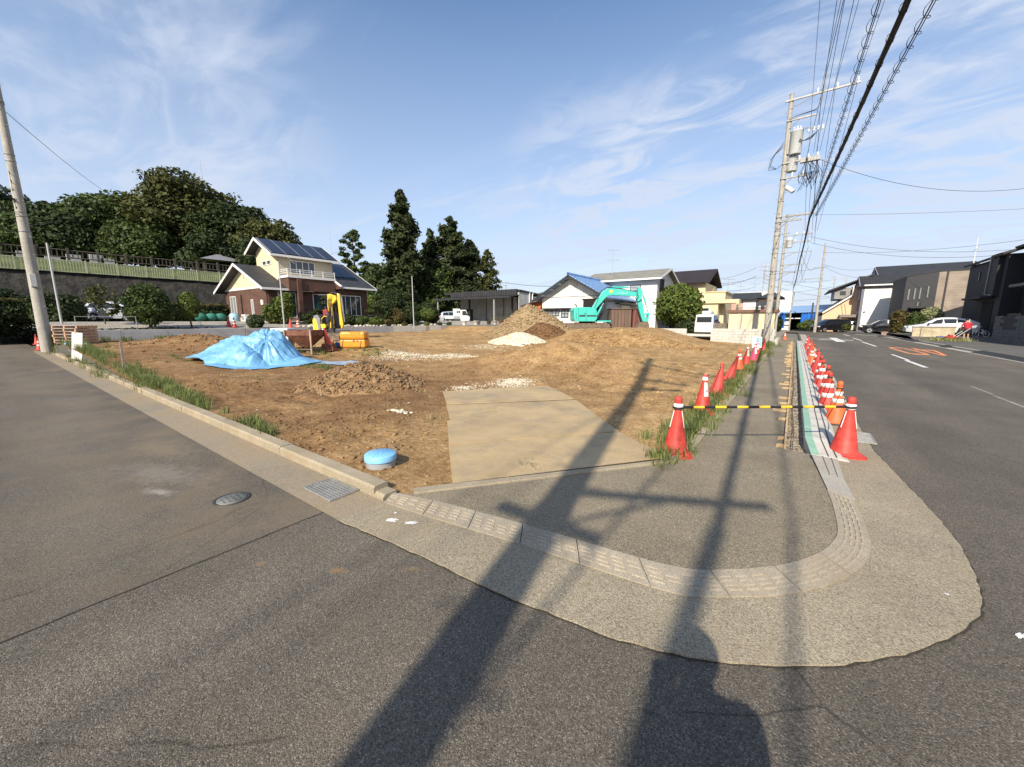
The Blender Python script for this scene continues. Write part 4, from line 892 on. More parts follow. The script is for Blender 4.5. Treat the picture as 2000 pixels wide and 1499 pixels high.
# ------------------------------------------------------------------ painted road markings
LINEW = mat('line_white', (0.62, 0.61, 0.58), var=0.25, scale=5, rough=0.75); LINEO = mat('line_orange', (0.68, 0.25, 0.09), var=0.18, scale=5, rough=0.75)
def mark(name, polys, m, z=0.0042):
    mb = MB()
    for p in polys: mb.poly([(x, y, z) for x, y in p])
    return tag(mb.build(name, m), kind='structure')
def dash(y0, y1, x, w=0.075): return [(x - w, y0), (x + w, y0), (x + w, y1), (x - w, y1)]
mark('centre_line', [dash(20.1, 23.2, 4.03), dash(23.3, 26.9, 4.12, 0.06), dash(34.6, 41.5, 4.5), dash(44, 50, 4.75), dash(56, 62, 5.0)], LINEW)
mark('worn_line', [dash(11.6, 13.4, 3.84, 0.022), dash(13.6, 15.0, 3.88, 0.018)], mat('line_worn', (0.34, 0.32, 0.28), var=0.5, scale=9))
mark('junction_mark', [[(1.9, 43.6), (2.85, 43.6), (2.85, 44.4), (1.9, 44.4)], [(3.45, 43.6), (4.25, 43.6), (4.25, 44.4), (3.45, 44.4)], [(2.86, 40.2), (3.44, 40.2), (3.44, 49.2), (2.86, 49.2)], [(0.95, 46.9), (2.8, 46.9), (2.8, 47.3), (0.95, 47.3)]], LINEW)
def digit40():
    x0, y0 = 6.62, 33.9; sx, sy = -0.80, -6.4      # read by a driver coming towards the camera
    T = lambda r, u, k: (x0 + sx * (r + 1.16 * k), y0 + sy * (u - 0.0))
    P = []
    P.append([T(.62, 0, 0), T(.80, 0, 0), T(.80, 1, 0), T(.62, 1, 0)]); P.append([T(0, .26, 0), T(.615, .26, 0), T(.615, .37, 0), T(0, .37, 0)]); P.append([T(.805, .26, 0), T(1, .26, 0), T(1, .37, 0), T(.805, .37, 0)])
    P.append([T(0, .375, 0), T(.19, .375, 0), T(.615, .90, 0), T(.615, 1, 0), T(.55, 1, 0)])
    for a, b, c, d in ((0, .18, 0.12, .88), (.82, 1.0, 0.12, .88), (.17, .83, 0, .11), (.17, .83, .89, 1.0)): P.append([T(a, c, 1), T(b, c, 1), T(b, d, 1), T(a, d, 1)])
    for (r0, r1, u0, u1) in ((0, .17, .12, 0), (1, .83, .12, 0), (0, .17, .88, 1), (1, .83, .88, 1)): P.append([T(r0, u0, 1), T(r0 + (.17 if r0 == 0 else -.17), u0, 1), T(r1, u1, 1)])
    return P
mark('speed_number', digit40(), LINEO)
mark('road_dash', [[(7.2, 13.6), (7.9, 13.8), (7.9, 14.1), (7.2, 13.9)]], LINEW)
RUBB = mat('rubber_black', (0.03, 0.03, 0.03), var=0.2, rough=0.8)
for i, (y, L, lab) in enumerate([(24.5, 6.5, 'long black rubber kerb ramp nearest on the far side of the main road'), (35.5, 1.3, 'short black rubber kerb ramp beside the weeds on the far kerb'), (43.5, 5.5, 'second long black rubber kerb ramp along the far kerb'), (55.5, 1.2, 'short black rubber kerb ramp in front of the black car'), (65.0, 4.5, 'black rubber kerb ramp farthest along the far kerb')]):
    xx = 8.05 if y < 50 else (7.6 if y < 58 else 6.3)
    mb = MB(); mb.side([(-0.30, 0.006), (0.02, 0.12), (0.14, 0.12), (0.14, 0.008)], 0, L); o = mb.build('kerb_ramp', RUBB, None, (xx, y, 0)); tag(o, lab, 'kerb ramp', 'rubber kerb ramps along the far kerb')

# ------------------------------------------------------------------ blue tarpaulin over a heap
TARP = mat('tarp_blue', (0.12, 0.32, 0.55), var=0.13, scale=1.6, rough=0.45, spec=0.45, bump=0.3, bscale=22, bdist=0.012, rgb2=(0.22, 0.46, 0.68))
cr = np.array([math.cos(A), math.sin(A)]); cf = np.array([-math.sin(A), math.cos(A)])     # across / away
def cloth(name, c, fn, s0, s1, t0, t1, ns, nt, m, inside, lab, cat):
    s = np.linspace(s0, s1, ns); t = np.linspace(t0, t1, nt); S_, T_ = np.meshgrid(s, t); H = fn(S_, T_)
    X = S_ * cr[0] + T_ * cf[0]; Y = S_ * cr[1] + T_ * cf[1]; g = soil_h(X + c[0], Y + c[1], False); z0 = float(soil_h(c[0], c[1], False))
    Z = H + g - z0
    idx = np.arange(ns * nt).reshape(nt, ns); F = np.c_[idx[:-1, :-1].ravel(), idx[:-1, 1:].ravel(), idx[1:, 1:].ravel(), idx[1:, :-1].ravel()]
    ok = inside(S_, T_).ravel(); F = F[ok[F].all(1)]
    return tag(link(name, fast_mesh(name, np.c_[X.ravel(), Y.ravel(), Z.ravel()], F, m, True), None, (c[0], c[1], z0)), lab, cat)
def tarp_h(s, t):
    prof = np.interp(s, [-2.3, -1.75, -0.9, -0.1, 0.62, 0.85, 1.1, 1.35, 1.6, 2.6], [0.0, 0.22, 0.74, 0.93, 1.13, 1.18, 1.0, 0.52, 0.12, 0.05])
    w = np.interp(s, [-2.3, -1, 0.5, 1.2, 2.6], [0.35, 0.85, 1.0, 0.9, 0.6])
    ridge = prof * np.clip(1 - np.abs(t - 0.25 * np.sin(s)) / w, 0, 1) ** 0.8
    lobe = 0.72 * np.clip(1 - np.sqrt(((s - 0.15) / 0.95) ** 2 + ((t + 0.62) / 0.62) ** 2), 0, 1) ** 0.9
    h = np.maximum(ridge, lobe) + 0.12 * np.exp(-((s - 1.9) / 0.5) ** 2 - ((t + 0.3) / 0.4) ** 2)
    rr = np.arctan2(t + 0.15, s - 0.7)
    fold = np.abs(fbm(rr * 2.6 + 5, np.hypot(s - 0.7, t) * 0.7, 3, 61)) * 2 - 0.18
    fold2 = np.abs(fbm((s + 0.35 * t) * 2.2, (t - 0.3 * s) * 4.5, 4, 63)) * 1.6
    env = sstep(h, 0.02, 0.3)
    return h + env * (0.24 * fold - 0.15 * fold2) + 0.05 * (fbm(s * 2.5, t * 2.5, 4, 62) + 0.22) + 0.02
def tarp_in(s, t):
    lo = np.interp(s, [-2.3, -2.0, -1, -0.75, -0.6, 0.2, 1.1, 2.2, 2.5], [0.05, -0.5, -0.95, -1.15, -1.5, -1.75, -1.45, -0.9, -0.2]) + 0.1 * fbm(s * 3, s * 0 + 2, 3, 71)
    hi = np.interp(s, [-2.3, -1.6, 0, 1.3, 2.5], [0.12, 0.7, 1.1, 0.9, 0.15])
    return (t > lo) & (t < hi)
cloth('blue_tarpaulin', (-15.95, 5.72), tarp_h, -2.3, 2.5, -1.9, 1.3, 300, 200, TARP, tarp_in, 'large crumpled light blue tarpaulin draped over a heap on the bare soil', 'tarpaulin')
cloth('ground_sheet', (-13.85, 7.5), lambda s, t: 0.035 + 0.05 * np.abs(fbm(s * 3, t * 3, 4, 81)) * 1.5, -0.95, 1.25, -0.5, 0.45, 90, 50, mat('sheet_grey', (0.27, 0.34, 0.42), var=0.25, scale=5, rough=0.6), lambda s, t: np.abs(t) < 0.45 - 0.1 * np.abs(s) + 0.1 * fbm(s * 3, s * 0, 2, 5), 'flat wrinkled grey blue sheet lying right of the blue tarpaulin', 'sheet')
# ================================================================== machines and gear on the lot
def zs(x, y): return float(soil_h(x, y, False))
TEAL = mat('paint_teal', (0.06, 0.50, 0.42), var=0.10, scale=2.5, rough=0.38, spec=0.5)
MUDST = mat('muddy_steel', (0.16, 0.12, 0.085), var=0.45, scale=7, rough=0.85, bump=0.4)
DARKM = mat('machine_dark', (0.03, 0.03, 0.032), var=0.2, rough=0.55)
CHROME = mat('ram_chrome', (0.65, 0.65, 0.65), metal=0.9, rough=0.2, var=0.05)
GLS = glass('machine_glass', (0.02, 0.025, 0.03))
HOSE = mat('hose_black', (0.015, 0.015, 0.015), rough=0.6)
def E_(zx, zy): return ((1080 + zx / 9.486 - 1145) / 23.2, (645 - 540 - zy / 9.486) / 23.2)
ex = thing('excavator', 'teal green tracked excavator with arched boom in front of the white shed', 'excavator', (-14.05, 29.75, 0.93), A)
def tracks(t, L, w, h, y0, m):
    for s in (-1, 1):
        mb = MB(); r = h / 2; pts = [(-L / 2 + r - r * math.sin(a), r - r * math.cos(a)) for a in np.linspace(0, math.pi, 8)] + [(L / 2 - r + r * math.sin(a), r + r * math.cos(a)) for a in np.linspace(0, math.pi, 8)]
        mb.side(pts, s * y0 - w / 2, s * y0 + w / 2)
        per = []
        n = 40
        for k in range(n):   # track shoes
            u = k / n * (2 * (L - h) + math.pi * h)
            if u < L - h: p = (-L / 2 + r + u, -0.012, 0)
            elif u < L - h + math.pi * r: a = (u - (L - h)) / r; p = (L / 2 - r + (r + .012) * math.sin(a), r - (r + .012) * math.cos(a), -a)
            elif u < 2 * (L - h) + math.pi * r: p = (L / 2 - r - (u - (L - h) - math.pi * r), h + 0.012, 0)
            else: a = (u - 2 * (L - h) - math.pi * r) / r; p = (-L / 2 + r - (r + .012) * math.sin(a), r + (r + .012) * math.cos(a), -a)
            mb.box((p[0], s * y0, p[1]), (0.07, w + 0.02, 0.03), ry=p[2])
        o = mb.build('track', m, t)
        mb = MB()
        for x in np.linspace(-L / 2 + r, L / 2 - r, 6): mb.cyl((x, s * y0 - w / 2 - 0.03, r * 0.85), (x, s * y0 + w / 2 + 0.03, r * 0.85), r * 0.55, n=12)
        mb.bb(-L / 2 + r, L / 2 - r, s * y0 - w / 2 - 0.02, s * y0 + w / 2 + 0.02, r * 0.9, r * 1.5); mb.build('track_frame', MUDST, o)
tracks(ex, 3.55, 0.45, 0.52, 0.86, MUDST)
mb = MB(); mb.rbox((0, 0, 0.42), (1.7, 1.3, 0.36), 0.05); mb.lathe([(0.55, 0.55), (0.55, 0.68)], 24); mb.build('undercarriage', DARKM, ex)
mb = MB(); p = [E_(380, 850), E_(365, 800), E_(360, 650), E_(385, 600), E_(640, 600), E_(700, 615), E_(765, 650), E_(775, 800), E_(740, 850)]
mb.side(p, -1.10, 1.10); house = mb.build('body', TEAL, ex)
mod = house.modifiers.new('b', 'BEVEL'); mod.width = 0.06; mod.segments = 3; mod.limit_method = 'ANGLE'; mod.angle_limit = 0.8
mb = MB(); xa, za = E_(440, 840); xb, zb = E_(440, 610); mb.bb(xa - .008, xa + .008, -1.106, -1.09, za, zb); xa, za = E_(585, 840); mb.bb(xa - .008, xa + .008, -1.106, -1.09, za, zb)
xa, za = E_(455, 765); xb, zb = E_(755, 735); mb.bb(xa, xa + .5, -1.106, -1.09, za, zb); mb.bb(xa + .62, xb, -1.106, -1.09, za + .01, zb - .01); xa, za = E_(540, 720); mb.bb(xa, xa + .14, -1.11, -1.09, za, za + .05)
for k in range(5): mb.bb(-1.0 + .0, -0.93, -1.106, -1.09, 0.9 + 0.1 * k, 0.93 + 0.1 * k)
mb.build('body_trim', DARKM, house)
mb = MB(); a = E_(460, 600); b = E_(455, 560); c = E_(415, 535); mb.tube([(a[0], 0.3, a[1] - .05), (b[0], 0.3, b[1]), (c[0], 0.3, c[1])], 0.05, 8); mb.build('exhaust_pipe', MUDST, ex)
# cab on the far side of the boom
mb = MB(); cabp = [E_(790, 830), E_(1010, 830), E_(1005, 640), E_(960, 470), E_(800, 470)]
mb.side(cabp, 0.10, 1.08); cab = mb.build('cab', DARKM, ex)
mb = MB(); mb.side([E_(815, 700), E_(985, 700), E_(990, 645), E_(950, 495), E_(815, 495)], 0.085, 0.099); mb.side([E_(815, 700), E_(985, 700), E_(990, 645), E_(950, 495), E_(815, 495)], 1.081, 1.09); mb.build('cab_window', GLS, cab)
mb = MB(); mb.quad((E_(1012, 800)[0], 0.16, E_(0, 800)[1]), (E_(1012, 800)[0], 1.02, E_(0, 800)[1]), (E_(1008, 650)[0], 1.02, E_(0, 650)[1]), (E_(1008, 650)[0], 0.16, E_(0, 650)[1])); mb.build('windscreen', GLS, cab)
mb = MB(); a = E_(780, 850); b = E_(1020, 830); mb.bb(a[0], b[0], -1.05, 1.08, a[1] - .02, b[1]); mb.build('deck', TEAL, ex)
def plate(name, pts, y, w, m, parent, bev=0.03):
    mb = MB(); mb.side(pts, y - w / 2, y + w / 2); o = mb.build(name, m, parent)
    if bev:
        q = o.modifiers.new('b', 'BEVEL'); q.width = bev; q.segments = 2; q.limit_method = 'ANGLE'; q.angle_limit = 0.7
    return o
boom = plate('boom', [E_(690, 640), E_(760, 660), E_(840, 560), E_(950, 430), E_(1000, 392), E_(1100, 385), E_(1480, 405), E_(1520, 380), E_(1510, 330), E_(1300, 290), E_(1080, 262), E_(980, 262), E_(900, 310), E_(820, 430)], -0.12, 0.36, TEAL, ex)
for k, ch in enumerate('KOBELCO'):
    if k == 0: PALE = mat('decal_pale', (0.45, 0.70, 0.62), var=0.05)
me = text_mesh('boom_lettering', 'KOBELCO', 0.20, PALE); o = link('boom_lettering', me, boom, (E_(1250, 340)[0], -0.3035, E_(1250, 345)[1])); o.rotation_euler = (math.pi / 2, math.radians(3), 0)
mb = MB(); cx, cz = E_(1040, 315)
vs = [(cx + 0.16 * math.cos(t), -0.3035, cz + 0.12 * math.sin(t)) for t in np.linspace(0, 2 * math.pi, 18, endpoint=False)]; mb.poly(vs); mb.build('emblem', mat('decal_yellow', (0.75, 0.50, 0.06), var=0.3, scale=12), boom)
arm = plate('arm', [E_(1520, 250), E_(1560, 235), E_(1600, 290), E_(1622, 350), E_(1598, 420), E_(1625, 520), E_(1650, 650), E_(1680, 770), E_(1720, 830), E_(1690, 860), E_(1640, 845), E_(1610, 760), E_(1565, 640), E_(1530, 500), E_(1500, 430), E_(1530, 360)], -0.12, 0.28, TEAL, ex)
def ram(p, q, y, r, parent, m=TEAL, name='ram', split=0.6):
    P = Vector((p[0], y, p[1])); Q = Vector((q[0], y, q[1])); mid = P.lerp(Q, split); mb = MB(); mb.cyl(P, mid, r, n=10); o = mb.build(name, m, parent); mb = MB(); mb.cyl(mid, Q, r * 0.5, n=8); mb.build('rod', CHROME, o)
ram(E_(1060, 240), E_(1540, 252), -0.12, 0.07, ex, TEAL, 'arm_ram', 0.62)
ram(E_(800, 740), E_(910, 520), -0.40, 0.075, ex, TEAL, 'boom_ram', 0.7); ram(E_(800, 740), E_(910, 520), 0.16, 0.075, ex, TEAL, 'boom_ram', 0.7)
ram(E_(1635, 380), E_(1745, 700), -0.12, 0.06, ex, TEAL, 'bucket_ram', 0.55)
plate('bucket_link', [E_(1640, 715), E_(1745, 690), E_(1755, 720), E_(1650, 745)], -0.12, 0.34, TEAL, ex, 0.01); plate('bucket_link', [E_(1735, 700), E_(1760, 705), E_(1740, 850), E_(1705, 850)], -0.12, 0.30, TEAL, ex, 0.01)
bk = MB(); o = [E_(1600, 860), E_(1715, 850), E_(1745, 930), E_(1720, 1010), E_(1640, 1018), E_(1540, 1005), E_(1525, 985), E_(1560, 905)]
bk.side(o, -0.58, 0.34); bko = bk.build('bucket', MUDST, ex); q = bko.modifiers.new('b', 'BEVEL'); q.width = 0.03; q.segments = 2
mb = MB()
for k in range(5): p = E_(1530, 998); mb.box((p[0] - .06, -0.5 + 0.2 * k, p[1]), (0.16, 0.07, 0.05), ry=0.3)
mb.build('bucket_tooth', MUDST, bko)
mb = MB()
for yy in (-0.30, 0.06): mb.tube([(*[E_(760, 600)[0]], yy, E_(760, 600)[1]), (E_(860, 340)[0], yy, E_(860, 340)[1] + .1), (E_(980, 240)[0], yy, E_(980, 240)[1]), (E_(1200, 262)[0], yy, E_(1200, 262)[1]), (E_(1420, 330)[0], yy, E_(1420, 310)[1]), (E_(1510, 300)[0], yy, E_(1510, 300)[1])], 0.022, 6)
for yy in (-.33,): mb.tube([(E_(1500, 340)[0], yy, E_(1500, 340)[1]), (E_(1535, 380)[0], yy, E_(1535, 400)[1]), (E_(1500, 460)[0], yy, E_(1500, 470)[1]), (E_(1540, 500)[0], yy, E_(1540, 500)[1]), (E_(1600, 450)[0], yy, E_(1600, 450)[1])], 0.025, 6)
mb.build('hose', HOSE, ex)
mb = MB(); a = E_(950, 905); b = E_(1165, 915); mb.bb(1.95, 2.05, -1.15, 1.15, 0.04, 0.46); mb.bb(2.05, 2.12, -1.15, 1.15, 0.0, 0.08)
for s in (-.5, .5): mb.box((1.5, s, 0.32), (1.0, 0.12, 0.14), ry=0.12)
mb.build('dozer_blade', MUDST, ex)

# rusty brown steel containers behind the excavator
RUSTB = mat('container_brown', (0.15, 0.095, 0.07), var=0.2, scale=2, rough=0.7, stretch=(1, 1, .3))
REDB = mat('container_red', (0.14, 0.045, 0.035), var=0.25, scale=3, rough=0.65)
bx = thing('storage_container', 'low brown metal storage box standing behind the teal excavator', 'container', (-12.75, 31.9, 0.92), A)
mb = MB(); mb.bb(0, 1.75, 0, 1.4, 0.08, 1.72); mb.bb(-.05, 1.80, -.08, 1.45, 1.72, 1.79); mb.build('shell', RUSTB, bx)
mb = MB()
for k in range(6): mb.bb(0.02 + 0.29 * k, 0.05 + 0.29 * k, -0.012, -0.001, 0.1, 1.7)
mb.build('panel_seam', DARKM, bx)
bx2 = thing('storage_container', 'red brown box with curved trim beside the brown storage box behind the boom', 'container', (-11.22, 33.0, 0.92), A)
mb = MB(); mb.bb(0, 0.85, 0, 1.0, 0.05, 1.68); mb.bb(-.03, .9, -.05, 1.0, 1.68, 1.74); mb.build('shell', REDB, bx2)
mb = MB(); mb.tube([(0.1, -0.012, 0.1), (0.13, -0.012, 0.9), (0.2, -.012, 1.6)], 0.015, 5); mb.tube([(0.6, -0.012, 1.6), (0.5, -0.012, 1.0), (0.62, -.012, 0.5), (0.75, -.012, 0.15)], 0.02, 5); mb.build('trim', mat('trim_pale', (0.35, 0.28, 0.25)), bx2)

# ---- yellow mini excavator, folded, facing the camera's right
YEL = mat('paint_yellow', (0.72, 0.47, 0.035), var=0.14, scale=3, rough=0.42); YELL = mat('paint_lemon', (0.78, 0.66, 0.05), var=0.1, scale=3, rough=0.4)
GREYP = mat('paint_grey', (0.22, 0.22, 0.24), var=0.15, scale=4, rough=0.5)
mx_, my_ = -23.75, 13.7
me_ = thing('mini_excavator', 'yellow mini excavator with folded arm parked on the far side of the lot', 'excavator', (mx_, my_, zs(mx_, my_) - 0.02), A)
def G_(zx, zy): return ((550 + zx / 10 - 650) / 30.0, (666 - 560 - zy / 10) / 30.0)
tracks(me_, 1.75, 0.30, 0.42, 0.62, MUDST)
mb = MB(); mb.rbox((0, 0.05, 0.42), (1.0, 1.0, 0.3), 0.04); mb.build('undercarriage', DARKM, me_)
mb = MB(); mb.side([G_(585, 900), G_(582, 700), G_(600, 640), G_(640, 640), G_(670, 760), G_(690, 920)], -0.55, 0.75); mb.build('counterweight', YELL, me_)
mb = MB(); mb.side([G_(600, 660), G_(620, 600), G_(690, 590), G_(725, 660), G_(720, 900), G_(690, 930), G_(668, 760), G_(640, 650)], -0.57, 0.77); mb.build('engine_cover', GREYP, me_)
mb = MB(); mb.side([G_(735, 760), G_(810, 760), G_(830, 800), G_(810, 840), G_(740, 840)], -0.6, -0.2); mb.build('side_panel', YELL, me_)
mb = MB(); mb.rbox((G_(860, 0)[0], 0.25, 1.25), (0.62, 0.8, 0.85), 0.06); mb.rbox((G_(800, 0)[0] + .1, 0.2, 0.85), (1.1, 1.0, 0.3), 0.06); mb.build('platform', DARKM, me_)
mb = MB(); a = G_(700, 280); b = G_(880, 190); mb.rbox(((a[0] + b[0]) / 2, 0.25, (a[1] + b[1]) / 2 + .05), (0.75, 1.0, 0.12), 0.04)
for x in (a[0] + .05, a[0] + .6): mb.tube([(x, 0.68, b[1]), (x - .05, 0.68, 0.8)], 0.03, 6)
mb.build('canopy', DARKM, me_)
mb = MB(); mb.tube([(G_(735, 740)[0], -.5, G_(0, 740)[1]), (G_(745, 670)[0], -.5, G_(0, 670)[1]), (G_(800, 615)[0], -.5, G_(0, 615)[1]), (G_(850, 615)[0], -.5, G_(0, 620)[1])], 0.022, 6); mb.build('hand_rail', YELL, me_)
mb = MB(); mb.rbox((G_(770, 0)[0], 0.1, G_(0, 560)[1]), (0.35, 0.4, 0.5), 0.05); mb.build('seat', mat('seat_red', (0.25, 0.03, 0.04), rough=0.7), me_)
bm1 = plate('boom', [G_(880, 900), G_(960, 900), G_(945, 560), G_(940, 400), G_(1000, 360), G_(1050, 300), G_(1040, 240), G_(940, 200), G_(880, 210), G_(870, 450), G_(905, 640)], -0.35, 0.22, YEL, me_, 0.02)
plate('arm', [G_(1060, 200), G_(1110, 200), G_(1120, 520), G_(1140, 780), G_(1110, 860), G_(1075, 780), G_(1070, 500)], -0.35, 0.18, YEL, me_, 0.015)
ram(G_(950, 185), G_(1090, 205), -0.35, 0.075, me_, DARKM, 'arm_ram', 0.8); ram(G_(935, 860), G_(960, 440), -0.52, 0.06, me_, DARKM, 'boom_ram', 0.6); ram(G_(1130, 250), G_(1160, 720), -0.35, 0.055, me_, GREYP, 'bucket_ram', 0.6)
plate('swing_post', [G_(860, 960), G_(980, 960), G_(960, 840), G_(870, 830)], -0.4, 0.3, DARKM, me_, 0.02)
mb = MB(); mb.side([G_(970, 985), G_(1110, 985), G_(1120, 1100), G_(1080, 1165), G_(1000, 1165), G_(965, 1120)], -0.95, -0.45); o = mb.build('bucket', MUDST, me_)
mb = MB()
for k in range(4): mb.box((G_(985 + 35 * k, 0)[0], -0.97, G_(0, 1175)[1] + .04), (0.05, 0.08, 0.1))
mb.build('bucket_tooth', MUDST, o)
mb = MB()
for k in range(4): mb.tube([(G_(880 + 12 * k, 880)[0], -.3 + .05 * k, G_(0, 880)[1]), (G_(860 + 18 * k, 700)[0], -.5, G_(0, 700)[1]), (G_(900 + 14 * k, 520)[0], -.48, G_(0, 520)[1]), (G_(890 + 20 * k, 330)[0], -.48, G_(0, 330)[1]), (G_(960 + 16 * k, 200)[0], -.44, G_(0, 185)[1])], 0.016, 5)
mb.tube([(G_(1100, 800)[0], -.46, G_(0, 800)[1]), (G_(1010, 720)[0], -.5, G_(0, 720)[1]), (G_(975, 760)[0], -.5, G_(0, 780)[1]), (G_(1000, 860)[0], -.46, G_(0, 860)[1])], 0.018, 5); mb.build('hose', HOSE, me_)
mb = MB(); mb.bb(0.75, 0.82, -0.72, 0.72, 0.02, 0.32); mb.box((0.5, 0, 0.2), (0.6, 0.5, 0.08)); mb.build('dozer_blade', MUDST, me_)
mb = MB(); mb.lathe([(0.07, -0.02), (0.075, 0.02), (0.001, 0.03)], 12); o = mb.build('work_light', mat('lamp_white', (0.75, 0.75, 0.75), rough=0.3), me_, (G_(770, 870)[0], -.6, G_(0, 870)[1])); o.rotation_euler = (math.pi / 2, 0, 0)

# ---- yellow fuel tank
TANKY = mat('tank_yellow', (0.74, 0.285, 0.03), var=0.12, scale=4, rough=0.45)
tx_, ty_ = -16.75, 10.4
tk = thing('fuel_tank', 'orange yellow plastic fuel tank with rounded edges at the edge of the grass', 'tank', (tx_, ty_, zs(tx_, ty_) - 0.02), A + 0.05)
mb = MB()
mb.rbox((0, 0, 0.19), (1.18, 0.72, 0.38), 0.07); mb.rbox((0, 0, 0.56), (1.16, 0.70, 0.36), 0.10); mb.build('shell', TANKY, tk)
mb = MB(); mb.bb(-0.585, 0.585, -0.352, 0.352, 0.372, 0.392); mb.build('waist_seam', mat('tank_seam', (0.25, 0.13, 0.02)), tk)
mb = MB(); mb.bb(-0.20, 0.28, -0.16, 0.16, 0.735, 0.752); mb.build('top_recess', DARKM, tk)
mb = MB(); mb.side([(-0.06, 0.54), (0.32, 0.54), (0.38, 0.72), (-0.10, 0.72)], -0.362, -0.345); o = mb.build('front_panel', TANKY, tk)
mb = MB()
for x in (-0.40, 0.42): mb.tube([(x - 0.08, -0.372, 0.02), (x, -0.372, 0.36)], 0.012, 5)
mb.build('strap', DARKM, tk)
for k, ch in enumerate('軽油'): o = link('tank_character', text_mesh('tank_character', ch, 0.12, DARKM), tk, (0.08 + 0.16 * k, -0.366, 0.30)); o.rotation_euler = (math.pi / 2, 0, 0)

# ---- rusty concrete hopper on a frame
RUST = mat('hopper_rust', (0.14, 0.055, 0.035), var=0.5, scale=6, rough=0.85, bump=0.3, rgb2=(0.26, 0.115, 0.07))
hx_, hy_ = -17.15, 8.35
hp = thing('hopper', 'rusty red steel hopper on thin legs beside the tarpaulin', 'hopper', (hx_, hy_, zs(hx_, hy_)), A - 0.1)
mb = MB(); t, b = 0.56, 0.16
rim = [(-t, -t, 1.0), (t, -t, 1.0), (t, t, 1.0), (-t, t, 1.0)]; mid = [(-t, -t, 0.78), (t, -t, 0.78), (t, t, 0.78), (-t, t, 0.78)]; lo = [(-b, -b, 0.28), (b, -b, 0.28), (b, b, 0.28), (-b, b, 0.28)]
mb._add(rim + mid + lo, [(i, (i + 1) % 4, 4 + (i + 1) % 4, 4 + i) for i in range(4)] + [(4 + i, 4 + (i + 1) % 4, 8 + (i + 1) % 4, 8 + i) for i in range(4)] + [(8, 9, 10, 11)])
mb.build('bin', RUST, hp)
for sx in (-1, 1):
    for sy in (-1, 1): mb = MB(); mb.bb(sx * 0.58 - .03, sx * 0.58 + .03, sy * 0.58 - .03, sy * 0.58 + .03, 0, 1.02); mb.build('leg', mat('frame_pale', (0.38, 0.27, 0.2), var=0.3, rough=0.8), hp)
mb = MB()
for s in (-1, 1): mb.bb(-.55, .55, s * .58 - .02, s * .58 + .02, 0.18, 0.22); mb.bb(s * .58 - .02, s * .58 + .02, -.55, .55, 0.185, 0.225)
mb.build('brace', MUDST, hp)
# white site machine box behind the tarpaulin
wx, wy = -17.9, 7.75
wb = thing('site_light_plant', 'small white cased machine half hidden between tarpaulin and rusty hopper', 'machine', (wx, wy, zs(wx, wy)), A)
mb = MB(); mb.rbox((0, 0, 0.70), (0.75, 0.6, 0.62), 0.03); mb.bb(-.3, .3, -.25, .25, 0.1, 0.4); mb.build('case', mat('case_white', (0.68, 0.68, 0.66), var=0.1, rough=0.5), wb)
mb = MB(); mb.bb(-.28, -.08, -.306, -.298, 0.55, 0.88); mb.bb(.04, .24, -.306, -.298, 0.55, 0.88); mb.build('vent', DARKM, wb)
# toppled cone, blue pump and hose
cone('faded', -16.85, 9.15, zs(-16.85, 9.15) + 0.35, 'faded red cone set on a rusty stand right of the hopper', None, 0.3, (0.1, -0.15))
st = thing('metal_stand', 'low rusty triangular stand under the faded cone', 'stand', (-16.85, 9.15, zs(-16.85, 9.15)), A)
mb = MB(); mb.side([(-.22, 0), (.30, 0.05), (.24, 0.36), (-.2, 0.36)], -.2, .2); mb.build('stand_body', RUST, st)
pu = thing('water_pump', 'small blue framed pump on the ground below the mini excavator bucket', 'pump', (-17.15, 9.85, zs(-17.15, 9.85)), A)
mb = MB(); mb.rbox((0, 0, 0.16), (0.30, 0.24, 0.22), 0.03); mb.build('motor', mat('pump_blue', (0.03, 0.15, 0.38), rough=0.5), pu)
mb = MB()
for sx in (-1, 1):
    for sy in (-1, 1): mb.cyl((sx * .2, sy * .15, 0), (sx * .2, sy * .15, 0.36), 0.012, n=6)
    mb.cyl((sx * .2, -.15, .36), (sx * .2, .15, .36), 0.012, n=6)
for sy in (-1, 1): mb.cyl((-.2, sy * .15, .36), (.2, sy * .15, .36), 0.012, n=6)
mb.build('frame', DARKM, pu)
mb = MB(); mb.tube([(-17.0 + 0.5 * t * math.cos(t), 10.0 + 0.35 * math.sin(t * 1.7), zs(-17, 10) + 0.03) for t in np.linspace(0, 3, 20)], 0.025, 6); tag(mb.build('water_hose', HOSE), 'dark hose curling over the ground between pump and fuel tank', 'hose')

